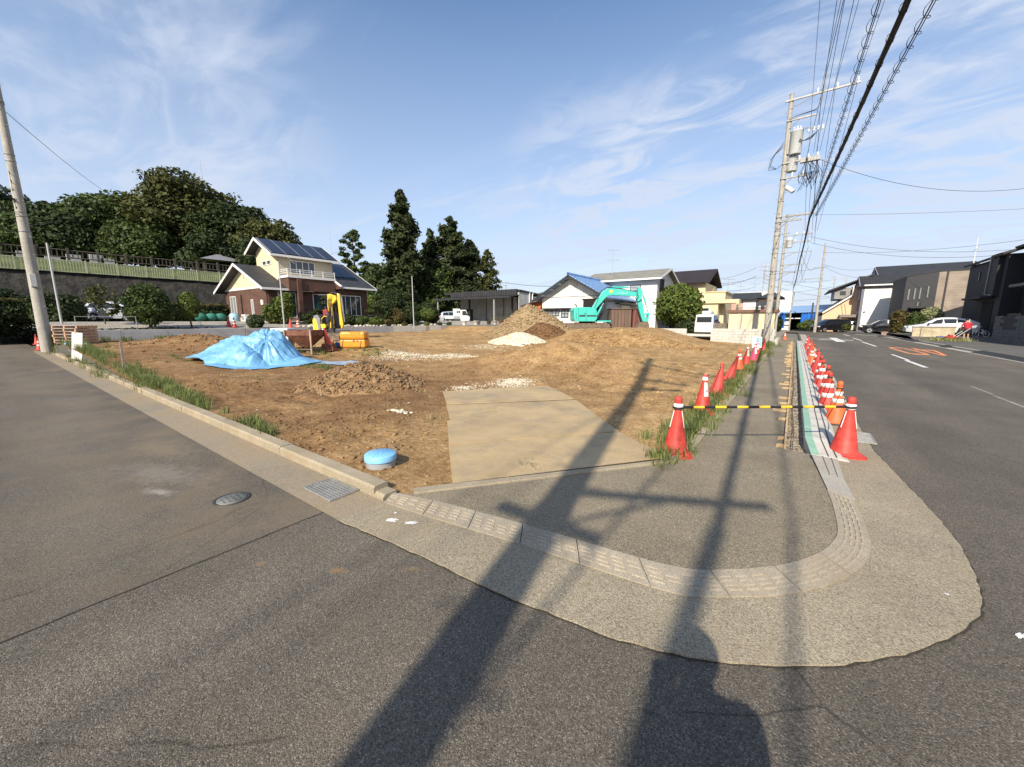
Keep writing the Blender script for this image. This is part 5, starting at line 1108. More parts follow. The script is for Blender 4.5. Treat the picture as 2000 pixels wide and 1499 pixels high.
# ---- stack of form panels / pallets by the concrete pole
PALW = mat('pallet_wood', (0.44, 0.24, 0.13), var=0.25, scale=4, rough=0.8, island=0.3, stretch=(.3, 1, 1)); PALB = mat('pallet_grey', (0.32, 0.26, 0.22), var=0.25, scale=4, rough=0.85, island=0.3)
px_, py_ = -28.4, 2.75; pz_ = zs(px_, py_)
dm = MB(); dm.bb(-0.72, 0.72, -0.055, 0.055, 0, 0.02); dm = dm.mesh('board', PALB); tm = MB(); tm.bb(-0.04, 0.04, -0.42, 0.42, 0, 0.09); tm = tm.mesh('runner', PALW)
names = ['lowest', 'second lowest', 'third from the ground', 'third from the top', 'second from the top', 'topmost']
for k in range(6):
    p = thing('pallet', 'wooden pallet, %s in the stack beside the leaning concrete pole' % names[k], 'pallet', (px_ + 0.02 * (k % 3), py_ + 0.02 * (k % 2), pz_ + 0.142 * k), A - 0.15 + 0.03 * ((k * 7) % 3 - 1), 'stacked pallets')
    for y in (-.36, 0, .36): link('board', dm, p, (0, y, 0.0))
    for x in (-.68, 0, .68): link('runner', tm, p, (x, 0, 0.02))
    for y in (-.36, -.215, -.07, .07, .215, .36): link('board', dm, p, (0, y, 0.11))
mb = MB(); mb.cyl((-0.6, 0, 0.06), (0.4, 0, 0.06), 0.055, n=10); o = mb.build('plastic_pipe', PVCB, None, (-26.3, 2.6, zs(-26.3, 2.6))); o.rotation_euler = (0, 0, A); tag(o, 'light blue plastic pipe lying in front of the pallet stack', 'pipe')
# white board and stakes
bd = thing('notice_board', 'weathered white board standing at a slant in the kerb grass before the pallets', 'board', (-24.3, 2.34, 0.02), A + 0.1)
mb = MB(); mb.box((0, 0, 0.55), (0.40, 0.02, 1.25), ry=0.10, rx=-0.08); mb.build('panel', mat('board_white', (0.72, 0.71, 0.66), var=0.10, scale=18, rough=0.7, rgb2=(0.62, 0.61, 0.57)), bd)
mb = MB(); mb.box((-0.06, 0.06, 0.62), (0.05, 0.05, 1.30), ry=0.10); mb.build('post', WOOD, bd)
mb = MB(); mb.box((0, 0, 0.5), (0.045, 0.045, 1.12), ry=0.13); tag(mb.build('wooden_stake', PALB, None, (-15.75, 2.36, 0.03)), 'bare wooden stake leaning in the grass by the side street kerb', 'stake')
mb = MB(); mb.box((0, 0, 0.5), (0.05, 0.05, 1.2), ry=0.05); tag(mb.build('wooden_stake', PALB, None, (-33.6, 2.5, 0.03)), 'thin weathered stake behind the banded cone on the far left', 'stake')
mb = MB(); mb.box((0, 0, 0.15), (0.03, 0.03, 0.4)); tag(mb.build('survey_peg', WOOD2, None, (-10.2, 15.3, zs(-10.2, 15.3))), 'small pale survey peg on the hump of soil', 'peg')
# small white and blue sign by the last cones
sg = thing('small_sign', 'small white and light blue sign leaning by the last cones at the lot edge', 'sign', (-1.45, 23.2, zs(-1.45, 23.2)), A - 0.2)
mb = MB(); mb.box((0, 0, 0.55), (0.45, 0.02, 0.55), rx=-0.15); mb.build('face', mat('sign_white', (0.75, 0.78, 0.78), var=0.05), sg); mb = MB(); mb.box((0.08, -0.013, 0.58), (0.22, 0.004, 0.4), rx=-0.15); mb.build('print', mat('sign_blue', (0.25, 0.55, 0.75), var=0.3, scale=9), sg)
mb = MB(); mb.bb(-.2, -.17, 0.02, 0.05, 0, 0.7); mb.bb(.17, .2, .02, .05, 0, .7); mb.build('leg', STEEL_Z, sg)
# ================================================================== buildings
def brickmat(name, c1, c2, mortar, bw, rh, mort=0.01, off=0.5, rough=0.8, bump=0.4, hor='xy', bdist=0.01, spec=0.3):
    if name in MATS: return MATS[name]
    m = bpy.data.materials.new(name); m.use_nodes = True; MATS[name] = m; nt = m.node_tree; n = nt.nodes; l = nt.links; b = n['Principled BSDF']
    b.inputs['Roughness'].default_value = rough; b.inputs['Specular IOR Level'].default_value = spec
    sx = n.new('ShaderNodeSeparateXYZ'); l.new(n.new('ShaderNodeTexCoord').outputs['Object'], sx.inputs[0])
    ad = n.new('ShaderNodeMath'); l.new(sx.outputs[0], ad.inputs[0]); l.new(sx.outputs[1], ad.inputs[1])
    cb = n.new('ShaderNodeCombineXYZ')
    if hor == 'xy': l.new(ad.outputs[0], cb.inputs[0]); l.new(sx.outputs[2], cb.inputs[1])
    elif hor == 'y': l.new(sx.outputs[1], cb.inputs[0]); l.new(sx.outputs[0], cb.inputs[1])     # roof sloping along x
    elif hor == 'x': l.new(sx.outputs[0], cb.inputs[0]); l.new(sx.outputs[1], cb.inputs[1])     # roof sloping along y
    t = n.new('ShaderNodeTexBrick'); t.offset = off; l.new(cb.outputs[0], t.inputs['Vector']); t.inputs['Scale'].default_value = 1.0
    t.inputs['Color1'].default_value = (*c1, 1); t.inputs['Color2'].default_value = (*c2, 1); t.inputs['Mortar'].default_value = (*mortar, 1)
    t.inputs['Mortar Size'].default_value = mort; t.inputs['Brick Width'].default_value = bw; t.inputs['Row Height'].default_value = rh; t.inputs['Mortar Smooth'].default_value = 0.2
    nz = n.new('ShaderNodeTexNoise'); nz.inputs['Scale'].default_value = 1.3; nz.inputs['Detail'].default_value = 6; l.new(n['Texture Coordinate'].outputs['Object'], nz.inputs['Vector'])
    mr = n.new('ShaderNodeMapRange'); l.new(nz.outputs['Fac'], mr.inputs[0]); mr.inputs[1].default_value = .3; mr.inputs[2].default_value = .7; mr.inputs[3].default_value = 0.82; mr.inputs[4].default_value = 1.15
    mx = n.new('ShaderNodeMix'); mx.data_type = 'RGBA'; mx.blend_type = 'MULTIPLY'; mx.inputs[0].default_value = 1; l.new(t.outputs['Color'], mx.inputs[6]); l.new(mr.outputs[0], mx.inputs[7])
    l.new(mx.outputs[2], b.inputs['Base Color'])
    bp = n.new('ShaderNodeBump'); bp.invert = True; bp.inputs['Strength'].default_value = bump; bp.inputs['Distance'].default_value = bdist; l.new(t.outputs['Fac'], bp.inputs['Height']); l.new(bp.outputs[0], b.inputs['Normal'])
    return m
def BP(root):
    mb = MB(); mb.M = Matrix.Translation(-Vector(root.location)); return mb
WFR = mat('frame_white', (0.72, 0.71, 0.68), var=0.06, rough=0.5); DFR = mat('frame_dark', (0.035, 0.033, 0.032), rough=0.5); AFR = mat('frame_alu', (0.42, 0.42, 0.41), metal=0.4, rough=0.45)
GL1 = glass('window_glass', (0.035, 0.045, 0.05), 0.05); GL2 = mat('window_curtain', (0.20, 0.215, 0.215), var=0.25, scale=9, rough=0.25, spec=0.7, stretch=(6, 6, 0.3)); GL3 = mat('window_frosted', (0.30, 0.33, 0.35), var=0.1, rough=0.3, spec=0.7)
def win(root, c, face, w, h, fm=WFR, gm=GL1, nx=2, ny=1, fw=0.06, dep=0.07, name='window', sill=False):
    u, nn = {'-y': ((1, 0, 0), (0, -1, 0)), '+y': ((-1, 0, 0), (0, 1, 0)), '+x': ((0, 1, 0), (1, 0, 0)), '-x': ((0, -1, 0), (-1, 0, 0))}[face]
    u = Vector(u); nn = Vector(nn); up = Vector((0, 0, 1)); R = Matrix((u, -nn, up)).transposed().to_4x4(); R.translation = Vector(c) - Vector(root.location)
    mb = MB(); mb.M = R
    for s in (-1, 1): mb.box((s * (w / 2 - fw / 2), -dep / 2 + .01, 0), (fw, dep, h)); mb.box((0, -dep / 2 + .0105, s * (h / 2 - fw / 2)), (w - 2 * fw, dep - .001, fw))
    for i in range(1, nx): mb.box((-w / 2 + w * i / nx, -dep / 2 + .012, 0), (fw * .8, dep - .006, h - 2 * fw))
    for j in range(1, ny): mb.box((0, -dep / 2 + .013, -h / 2 + h * j / ny), (w - 2 * fw, dep - .008, fw * .8))
    if sill: mb.box((0, -dep / 2 - .02, -h / 2 - .03), (w + .12, dep + .04, .05))
    fo = mb.build(name, fm, root)
    for i in range(nx):
        for j in range(ny):
            mb = MB(); mb.M = R; x0 = -w / 2 + w * i / nx + fw * .4; x1 = -w / 2 + w * (i + 1) / nx - fw * .4; z0 = -h / 2 + h * j / ny + fw * .4; z1 = -h / 2 + h * (j + 1) / ny - fw * .4
            mb.box(((x0 + x1) / 2, -.022 + .006 * (i % 2), (z0 + z1) / 2), (x1 - x0, .01, z1 - z0)); mb.build('pane', gm, fo)
    return fo
def gable_roof(root, x0, x1, y0, y1, ze, zr, ov=0.5, th=0.16, m=None, axis='y', fascia=None, name='roof', xr=None, ze2=None):
    """ridge along `axis`; ze eave heights, zr ridge; returns object"""
    mb = BP(root)
    if axis == 'y':
        r = (x0 + x1) / 2 if xr is None else xr; e2 = ze if ze2 is None else ze2
        mb.slab([(x0 - ov, y0, ze - ov * (zr - ze) / (r - x0)), (r, y0, zr), (r, y1, zr), (x0 - ov, y1, ze - ov * (zr - ze) / (r - x0))], th)
        mb.slab([(r, y0, zr), (x1 + ov, y0, e2 - ov * (zr - e2) / (x1 - r)), (x1 + ov, y1, e2 - ov * (zr - e2) / (x1 - r)), (r, y1, zr)], th)
    else:
        r = (y0 + y1) / 2 if xr is None else xr; e2 = ze if ze2 is None else ze2
        mb.slab([(x0, y0 - ov, ze - ov * (zr - ze) / (r - y0)), (x1, y0 - ov, ze - ov * (zr - ze) / (r - y0)), (x1, r, zr), (x0, r, zr)], th)
        mb.slab([(x0, r, zr), (x1, r, zr), (x1, y1 + ov, e2 - ov * (zr - e2) / (y1 - r)), (x0, y1 + ov, e2 - ov * (zr - e2) / (y1 - r))], th)
    o = mb.build(name, m, root)
    if fascia:
        mb = BP(root)
        if axis == 'y':
            for yy in (y0 - .03, y1 + .03):
                for (xa, za, xb, zb) in ((x0 - ov, ze - ov * (zr - ze) / (r - x0), r, zr), (r, zr, x1 + ov, e2 - ov * (zr - e2) / (x1 - r))):
                    a = Vector((xa, yy, za + .02)); b = Vector((xb, yy, zb + .02)); dn = Vector((0, 0, -th - .08))
                    mb._add([tuple(a + Vector((0, -.025, 0))), tuple(b + Vector((0, -.025, 0))), tuple(b + dn + Vector((0, -.025, 0))), tuple(a + dn + Vector((0, -.025, 0))), tuple(a + Vector((0, .025, 0))), tuple(b + Vector((0, .025, 0))), tuple(b + dn + Vector((0, .025, 0))), tuple(a + dn + Vector((0, .025, 0)))], [(0, 1, 2, 3), (7, 6, 5, 4), (0, 4, 5, 1), (3, 2, 6, 7), (0, 3, 7, 4), (1, 5, 6, 2)])
            for xx, zz in ((x0 - ov - .05, ze - ov * (zr - ze) / (r - x0)), (x1 + ov + .05, e2 - ov * (zr - e2) / (x1 - r))): mb.bb(xx - .05, xx + .05, y0 - .05, y1 + .05, zz - th - .03, zz + .0)
        else:
            for xx in (x0 - .03, x1 + .03):
                for (ya, za, yb, zb) in ((y0 - ov, ze - ov * (zr - ze) / (r - y0), r, zr), (r, zr, y1 + ov, e2 - ov * (zr - e2) / (y1 - r))):
                    mb.slab([(xx - .02, ya, za + .02), (xx + .02, ya, za + .02), (xx + .02, yb, zb + .02), (xx - .02, yb, zb + .02)], th + .06)
            for yy, zz in ((y0 - ov - .05, ze - ov * (zr - ze) / (r - y0)), (y1 + ov + .05, e2 - ov * (zr - e2) / (y1 - r))): mb.bb(x0 - .05, x1 + .05, yy - .05, yy + .05, zz - th - .03, zz)
        mb.build('fascia', fascia, root)
    return o
def antenna(root, x, y, z, h, parent_name='antenna'):
    mb = BP(root); mb.cyl((x, y, z), (x, y, z + h), 0.022, n=6)
    for k, (zz, L) in enumerate(((h * .98, .9), (h * .62, 1.1))):
        mb.cyl((x - .5, y - .3, z + zz), (x + .6, y + .36, z + zz), 0.012, n=5)
        for t in np.linspace(-.8, 1, 7): mb.cyl((x + .55 * t + .18, y + .33 * t - .3, z + zz + .01), (x + .55 * t - .18, y + .33 * t + .3, z + zz + .01), 0.008, n=4)
    return mb.build(parent_name, AFR, root)

# ------------------------------------------------------------------ brown brick house with solar panels
BRK = brickmat('brick_brown', (0.135, 0.070, 0.050), (0.105, 0.053, 0.038), (0.075, 0.048, 0.038), 0.42, 0.10, 0.010)
CREAM = mat('render_cream', (0.66, 0.55, 0.36), var=0.05, scale=2, rough=0.85); CREAM2 = mat('render_beige', (0.50, 0.43, 0.31), var=0.06, scale=2, rough=0.85); FND = mat('foundation_cream', (0.60, 0.54, 0.40), var=0.08, rough=0.85)
SLATE = brickmat('roof_slate', (0.052, 0.053, 0.057), (0.036, 0.037, 0.041), (0.02, 0.02, 0.022), 0.4, 0.26, 0.012, hor='y', rough=0.6, bump=0.6)
SOLAR = brickmat('solar_cells', (0.012, 0.016, 0.034), (0.014, 0.019, 0.04), (0.05, 0.06, 0.085), 0.165, 0.165, 0.012, off=0, hor='y', rough=0.28, bump=0.0, spec=0.35)
h = thing('brick_house', 'brown brick house with cream gables, balcony and solar panels on its roof', 'house', (-40, 19, 1.55))
mb = BP(h); mb.bb(-44.78, -35.52, 14.52, 23.7, 1.5, 1.95); mb.build('foundation', FND, h)
mb = BP(h); mb.bb(-44.8, -35.5, 14.5, 23.72, 1.95, 4.45); mb.build('wall', BRK, h)
mb = BP(h); mb.bb(-44.85, -35.45, 14.46, 14.6, 4.40, 4.56); mb.build('belt_course', WFR, h)
mb = BP(h); mb.M = mb.M @ Matrix.Translation((0, 0, 0)); mb.side([(-44.8, 4.56), (-35.5, 4.56), (-40.1, 6.5)], 14.5, 18.5); mb.build('gable_wall', CREAM, h)
gable_roof(h, -44.8, -35.5, 13.8, 17.9, 4.62, 6.60, 0.65, 0.14, SLATE, 'y', WFR, xr=-40.1)
mb = BP(h); mb.bb(-40.13, -40.05, 14.45, 14.5, 5.35, 6.1); mb.build('vent_slot', CREAM2, h)
gable_roof(h, -44.8, -35.5, 20.8, 24.4, 5.15, 7.7, 0.65, 0.14, SLATE, 'y', WFR, xr=-40.6)
mb = BP(h); mb.side([(-44.8, 4.45), (-35.5, 4.45), (-35.6, 5.0), (-40.6, 7.5), (-44.8, 5.0)], 21.0, 23.72); mb.build('gable_wall', BRK, h)
mb = BP(h); mb.side([(-40.7, 4.4), (-36.5, 4.4), (-36.5, 7.35), (-39.0, 8.65), (-40.7, 7.9)], 15.9, 20.8); mb.build('upper_wall', CREAM, h)
mb = BP(h); mb.bb(-36.505, -36.46, 15.92, 20.78, 4.4, 7.3); mb.build('upper_front', CREAM2, h)
gable_roof(h, -40.7, -36.5, 15.2, 21.3, 7.98, 8.86, 0.45, 0.15, SLATE, 'y', WFR, xr=-39.0, ze2=7.50, name='upper_roof')
for i in range(5):        # five columns of panels on the sunny slope
    mb = BP(h); ya = 15.35 + 1.17 * i; yb = ya + 1.13; f = lambda x: 8.86 - (x + 39.0) * (8.86 - 7.5) / 2.5 + 0.06
    mb.slab([(-38.85, ya, f(-38.85)), (-36.15, ya, f(-36.15)), (-36.15, yb, f(-36.15)), (-38.85, yb, f(-38.85))], 0.04); mb.build('solar_panel', SOLAR, h)
for i in range(6):
    mb = BP(h); ya = 15.325 + 1.17 * i; mb.slab([(-38.85, ya - .02, f(-38.85) + .01), (-36.15, ya - .02, f(-36.15) + .01), (-36.15, ya + .02, f(-36.15) + .01), (-38.85, ya + .02, f(-38.85) + .01)], .05); mb.build('panel_rail', AFR, h)
for i in range(2):
    mb = BP(h); ya = 21.0 + 1.3 * i; yb = ya + 1.26; f = lambda x: 7.7 - (x + 40.6) * (7.7 - 5.15) / 5.1 + 0.06
    mb.slab([(-40.2, ya, f(-40.2)), (-37.0, ya, f(-37.0)), (-37.0, yb, f(-37.0)), (-40.2, yb, f(-40.2))], 0.04); mb.build('solar_panel', SOLAR, h)
mb = BP(h); mb.bb(-36.46, -34.6, 15.8, 19.85, 4.22, 5.25); mb.build('balcony_wall', BRK, h)
mb = BP(h); mb.bb(-36.44, -34.52, 15.72, 19.93, 5.25, 5.45); mb.build('balcony_band', WFR, h)
mb = BP(h)
for zz in (5.62, 5.78, 5.92): mb.bb(-34.62, -34.57, 15.75, 19.9, zz, zz + .04); mb.bb(-36.4, -34.6, 15.75, 15.79, zz + .001, zz + .039)
for yy in (15.77, 16.8, 17.8, 18.8, 19.86): mb.bb(-34.63, -34.56, yy - .03, yy + .03, 5.45, 5.99)
mb.build('balcony_rail', WFR, h)
mb = BP(h); mb.bb(-34.75, -34.45, 16.45, 16.8, 1.6, 5.25); mb.build('balcony_pillar', BRK, h)
win(h, (-36.46, 17.95, 6.35), '+x', 2.2, 1.15, WFR, GL1, 4); win(h, (-35.5, 15.95, 3.0), '+x', 1.45, 2.15, WFR, GL1, 2); win(h, (-35.5, 21.85, 3.1), '+x', 2.2, 1.95, WFR, GL1, 4)
win(h, (-35.5, 18.7, 3.0), '+x', 1.1, 2.1, WFR, GL1, 1, name='door'); win(h, (-43.0, 14.5, 3.1), '-y', 1.35, 1.6, WFR, GL2, 2, sill=True); win(h, (-38.75, 14.5, 2.8), '-y', 0.42, 1.4, WFR, GL2, 1, sill=True)
win(h, (-39.0, 15.9, 6.75), '-y', 0.75, 0.4, WFR, GL1, 1); win(h, (-38.1, 15.9, 6.75), '-y', 0.75, 0.4, WFR, GL1, 1)
mb = BP(h); mb.cyl((-41.05, 14.44, 1.7), (-41.05, 14.44, 4.0), 0.05, n=8); mb.cyl((-35.6, 14.40, 1.7), (-35.6, 14.40, 4.3), 0.045, n=8); mb.build('downpipe', mat('pipe_brown', (0.05, 0.03, 0.025)), h)
mb = BP(h); mb.rbox((-36.6, 14.42, 3.2), (0.34, .14, 0.42), 0.03); mb.build('vent_hood', WFR, h)
mb = BP(h); mb.cyl((-35.9, 17.0, 6.6), (-35.3, 16.2, 7.0), 0.02, n=5); mb.build('eave_bracket', WFR, h)
ACW = mat('ac_white', (0.62, 0.62, 0.58), var=0.06, rough=0.6)
for k, (x, lab) in enumerate(((-42.2, 'white air conditioner unit under the gable window of the brick house'), (-39.3, 'white air conditioner unit under the narrow window of the brick house'))):
    a = thing('air_conditioner', lab, 'air conditioner', (x, 14.0, 1.58)); mb = MB(); mb.rbox((0, 0, 0.32), (0.8, 0.3, 0.6), 0.02); mb.build('casing', ACW, a); mb = MB(); mb.lathe([(0.22, 0), (0.22, 0.012), (0.20, 0.015), (0.001, 0.01)], 16); o = mb.build('fan_grille', GREYP, a, (-.1, -.152, .33)); o.rotation_euler = (math.pi / 2, 0, 0)
a = thing('water_butt', 'pale blue plastic tank at the foot of the brick house gable', 'tank', (-40.8, 13.7, 1.55)); mb = MB(); mb.lathe([(0.36, 0), (0.40, 0.1), (0.40, 0.62), (0.32, 0.72), (0.001, 0.72)], 18); mb.build('barrel', mat('butt_blue', (0.30, 0.48, 0.58), rough=0.5), a); mb = MB(); mb.lathe([(0.30, 0.72), (0.30, 0.77), (0.001, 0.79)], 18); mb.build('lid', mat('butt_lid', (0.25, 0.40, 0.50), rough=0.5), a)
a = thing('roof_mast', 'thin tall aerial mast rising behind the brick house roof', 'mast', (-41.2, 23.5, 6.0)); mb = MB(); mb.cyl((0, 0, 0), (0, 0, 5.2), 0.02, 0.01, 5); mb.build('mast', AFR, a)

# ------------------------------------------------------------------ open-fronted warehouse with dark canopy
RIBD = brickmat('ribbed_dark', (0.042, 0.042, 0.045), (0.05, 0.05, 0.053), (0.015, 0.015, 0.016), 0.42, 30, 0.05, off=0, rough=0.5, bump=0.8, bdist=0.04)
SIDEG = brickmat('siding_grey', (0.46, 0.46, 0.44), (0.50, 0.50, 0.48), (0.28, 0.28, 0.27), 0.30, 30, 0.03, off=0, rough=0.6, bump=0.5)
h = thing('warehouse', 'grey warehouse with a long dark canopy over its open front', 'warehouse', (-37, 46, 1.3))
mb = BP(h); mb.bb(-43.6, -30.0, 46.0, 58, 1.2, 5.0); mb.build('wall', SIDEG, h)
mb = BP(h); mb.bb(-30.25, -30.0, 42.9, 46.0, 1.2, 5.4); mb.build('side_wall', SIDEG, h)
mb = BP(h); mb.side([(-30.0, 5.4), (-30.2, 5.4)], 42.9, 58) if False else mb.slab([(-44.0, 42.9, 5.75), (-29.9, 42.9, 5.75), (-29.9, 59, 4.75), (-44.0, 59, 4.75)], 0.25); mb.build('roof', DFR, h)
mb = BP(h); mb.bb(-42.3, -30.2, 42.5, 42.9, 5.05, 5.8); mb.build('parapet', RIBD, h)
mb = BP(h); mb.slab([(-44.0, 40.9, 4.72), (-30.0, 40.9, 4.72), (-30.0, 43.0, 5.10), (-44.0, 43.0, 5.10)], 0.06); mb.bb(-44.0, -30.0, 40.75, 40.9, 4.60, 4.86); mb.build('canopy', RIBD, h)
for x in (-43.6, -32.8): mb = BP(h); mb.bb(x - .09, x + .09, 41.0, 41.18, 1.2, 4.7); mb.build('post', AFR, h)
for x in (-39.0, -31.2, -30.2): mb = BP(h); mb.bb(x - .10, x + .10, 42.9, 43.1, 1.2, 5.05); mb.build('column', DFR, h)
for x in (-38.2, -34.9): mb = BP(h); mb.bb(x - .07, x + .07, 45.85, 45.99, 1.2, 5.0); mb.build('wall_rib', GREYP, h)
mb = BP(h); mb.bb(-42.2, -41.0, 45.9, 45.99, 1.25, 3.4); mb.build('door', DFR, h)
mb = BP(h); mb.bb(-29.995, -29.95, 43.6, 44.9, 1.25, 3.4); mb.build('side_door', DFR, h)
mb = BP(h); mb.bb(-37.5, -31.0, 45.86, 45.98, 1.25, 2.25); mb.build('wall_panel', CREAM, h)
for yy in (45.2, 46.0): mb = BP(h); mb.tube([(-29.9, yy, 1.4), (-29.9, yy, 5.2), (-29.9, yy + .3, 5.6)], 0.06, 6); mb.build('flue', WFR, h)
a = thing('yard_railing', 'thin dark railing beside the warehouse behind the tall earth mound', 'railing', (-31.5, 40.5, 1.2)); mb = MB()
for x in np.linspace(0, 2.6, 6): mb.cyl((x, 0, 0), (x, 0, 1.3), 0.025, n=5)
for z in (0.15, 0.7, 1.3): mb.cyl((0, 0, z), (2.6, 0, z), 0.02, n=5)
mb.build('rail', DFR, a)

# ------------------------------------------------------------------ white shed with blue tiled roof
WSID = brickmat('siding_white', (0.74, 0.72, 0.68), (0.77, 0.75, 0.70), (0.50, 0.49, 0.46), 0.34, 30, 0.02, off=0, rough=0.65, bump=0.35)
BLUET = brickmat('roof_blue', (0.19, 0.36, 0.62), (0.26, 0.44, 0.70), (0.05, 0.10, 0.25), 0.30, 0.30, 0.035, off=0, hor='y', rough=0.4, bump=0.9, bdist=0.04)
h = thing('blue_roof_shed', 'white boarded shed with blue tiled gable roof behind the teal excavator', 'shed', (-17.6, 40, 0.9))
mb = BP(h); mb.side([(-20.9, 0.85), (-14.3, 0.85), (-14.3, 3.95), (-17.6, 5.75), (-20.9, 3.95)], 34, 50); mb.build('wall', WSID, h)
gable_roof(h, -20.9, -14.3, 33.2, 50.8, 4.12, 5.98, 0.75, 0.16, BLUET, 'y')
mb = BP(h)
for s in (-1, 1):
    for t in np.linspace(0.05, 1.0, 5): mb.bb(-17.6 + s * 3.9 * t - .06, -17.6 + s * 3.9 * t + .06, 33.15, 34.0, 5.72 - 1.94 * t * 1.12, 5.84 - 1.94 * t * 1.12)
mb.build('purlin', WFR, h)
mb = BP(h); mb.slab([(-21.65, 33.12, 3.67), (-17.6, 33.12, 5.90), (-17.6, 33.2, 5.90), (-21.65, 33.2, 3.67)], .18); mb.slab([(-17.6, 33.12, 5.90), (-13.55, 33.12, 3.67), (-13.55, 33.2, 3.67), (-17.6, 33.2, 5.90)], .18); mb.build('bargeboard', DFR, h)
mb = BP(h); mb.cyl((-17.6, 33.1, 6.02), (-17.6, 50.9, 6.02), 0.13, n=8); mb.build('ridge_tile', BLUET, h)
mb = BP(h); mb.bb(-20.85, -14.35, 33.97, 34.0, 3.93, 3.98); mb.build('seam', GREYP, h)
mb = BP(h); mb.bb(-20.8, -17.6, 33.55, 34.0, 2.80, 2.88); mb.build('window_hood', DFR, h)
for x, z, hh in ((-20.2, 2.42, .62), (-19.3, 2.42, .62), (-18.3, 2.34, .78)): win(h, (x, 34, z), '-y', .82, hh, DFR, GL3, 2, 2, 0.07)
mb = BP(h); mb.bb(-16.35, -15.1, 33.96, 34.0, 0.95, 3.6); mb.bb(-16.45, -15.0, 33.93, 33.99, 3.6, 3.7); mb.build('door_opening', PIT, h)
mb = BP(h); mb.bb(-14.29, -13.3, 36.5, 48, 3.25, 3.35); mb.build('side_canopy', DFR, h)
mb = BP(h); mb.bb(-14.3, -14.2, 34.6, 37.5, 1.6, 3.4); mb.build('side_panel', mat('panel_shade_blue', (0.55, 0.60, 0.66), rough=0.5), h)  # bluish tone paints the shade on this side wall into the panel colour
mb = BP(h); mb.bb(-14.3, -14.2, 38.2, 41.5, 1.8, 3.2); mb.build('side_panel', WFR, h)
win(h, (-14.28, 44.5, 2.0), '+x', 1.8, 1.9, DFR, GL1, 2, name='side_door')
# lean-to on its left
h = thing('lean_to', 'small orange walled lean-to under a dark eave at the left of the blue roof shed', 'shed', (-22, 36, 0.9))
mb = BP(h); mb.bb(-23.2, -20.95, 35.2, 42, 0.85, 3.6); mb.build('wall', mat('wall_orange', (0.48, 0.14, 0.045), var=0.1, rough=0.8), h)
mb = BP(h); mb.slab([(-24.0, 34.6, 3.25), (-20.95, 34.6, 4.0), (-20.95, 42.5, 4.0), (-24.0, 42.5, 3.25)], 0.14); mb.build('roof', DFR, h)

# ------------------------------------------------------------------ white two-storey house and the beige house behind
ROOFG = brickmat('roof_greygreen', (0.26, 0.25, 0.21), (0.22, 0.21, 0.18), (0.14, 0.135, 0.12), 0.45, 0.22, 0.02, hor='x', rough=0.7, bump=0.5)
WLAP = brickmat('lap_white', (0.70, 0.69, 0.66), (0.73, 0.72, 0.69), (0.48, 0.48, 0.46), 30, 0.22, 0.02, off=0, rough=0.65, bump=0.4)
h = thing('white_house', 'white two-storey house with grey roof behind the blue roof shed', 'house', (-15, 44, 0.9))
mb = BP(h); mb.bb(-19.6, -11.6, 41, 47.2, 0.85, 6.05); mb.build('wall', WLAP, h)
mb = BP(h); mb._add([(-11.6, 41, 6.05), (-11.6, 47.2, 6.05), (-11.6, 44.1, 7.0), (-11.9, 41, 6.05), (-11.9, 47.2, 6.05), (-11.9, 44.1, 7.0)], [(0, 1, 2), (5, 4, 3), (0, 2, 5, 3), (1, 4, 5, 2)]); mb.build('gable_wall', WLAP, h)
gable_roof(h, -19.9, -11.1, 41, 47.2, 6.12, 7.15, 0.6, 0.14, ROOFG, 'x', WFR)
win(h, (-13.8, 41, 5.0), '-y', 1.1, .7, DFR, GL3, 1); win(h, (-11.58, 42.6, 5.2), '+x', 1.3, 1.5, DFR, GL1, 2); 
mb = BP(h); mb.bb(-11.6, -11.0, 41.6, 44.8, 3.4, 3.55); mb.bb(-11.05, -11.0, 41.6, 44.8, 3.55, 4.5); mb.build('balcony', mat('balcony_grey', (0.30, 0.34, 0.4), rough=0.6), h)
antenna(h, -17.0, 42.5, 6.5, 2.9)
mb = BP(h); mb.lathe([(0.02, 0), (0.25, .06), (0.34, .16), (0.33, .17), (0.02, 0.05)], 16, c=(0, 0, 0)); o = mb.build('satellite_dish', WFR, h); 
o.data.transform(Matrix.Translation((-16.6 + 15, 42.2 - 44, 7.3 - .9)) @ Matrix.Rotation(1.25, 4, 'X') @ Matrix.Translation((-15 + 0, -44 + 88 - 0, 0.9)) if False else Matrix.Translation((15, 44, 0.9))); o.data.transform(Matrix.Rotation(1.2, 4, 'X')); o.location = (-1.75, -1.9, 6.2)
BROWNR = brickmat('roof_brown', (0.050, 0.037, 0.036), (0.040, 0.030, 0.030), (0.018, 0.014, 0.014), 0.32, 0.28, 0.03, hor='x', rough=0.6, bump=0.7, bdist=0.03)
BEIGE = mat('render_yellow', (0.62, 0.52, 0.33), var=0.05, scale=1.5, rough=0.85)
h = thing('beige_house', 'beige house with a broad dark brown roof behind the rounded green tree', 'house', (-11, 54, 0.9))
mb = BP(h); mb.bb(-15.0, -8.7, 50, 58, 0.85, 6.0); mb.build('wall', BEIGE, h)
gable_roof(h, -15.4, -8.2, 50, 58, 6.3, 7.9, 0.7, 0.16, BROWNR, 'x')
mb = BP(h); mb.bb(-8.7, -6.6, 50, 56, 0.85, 4.85); mb.bb(-8.72, -6.5, 49.9, 56.1, 4.85, 4.95); mb.build('wing', BEIGE, h)
mb = BP(h); mb.bb(-8.9, -5.0, 48.2, 50, 3.55, 3.95); mb.bb(-5.25, -5.0, 48.2, 48.5, 0.5, 3.55); mb.bb(-8.9, -7.0, 48.4, 50, 0.5, 3.55); mb.build('porch', BEIGE, h)
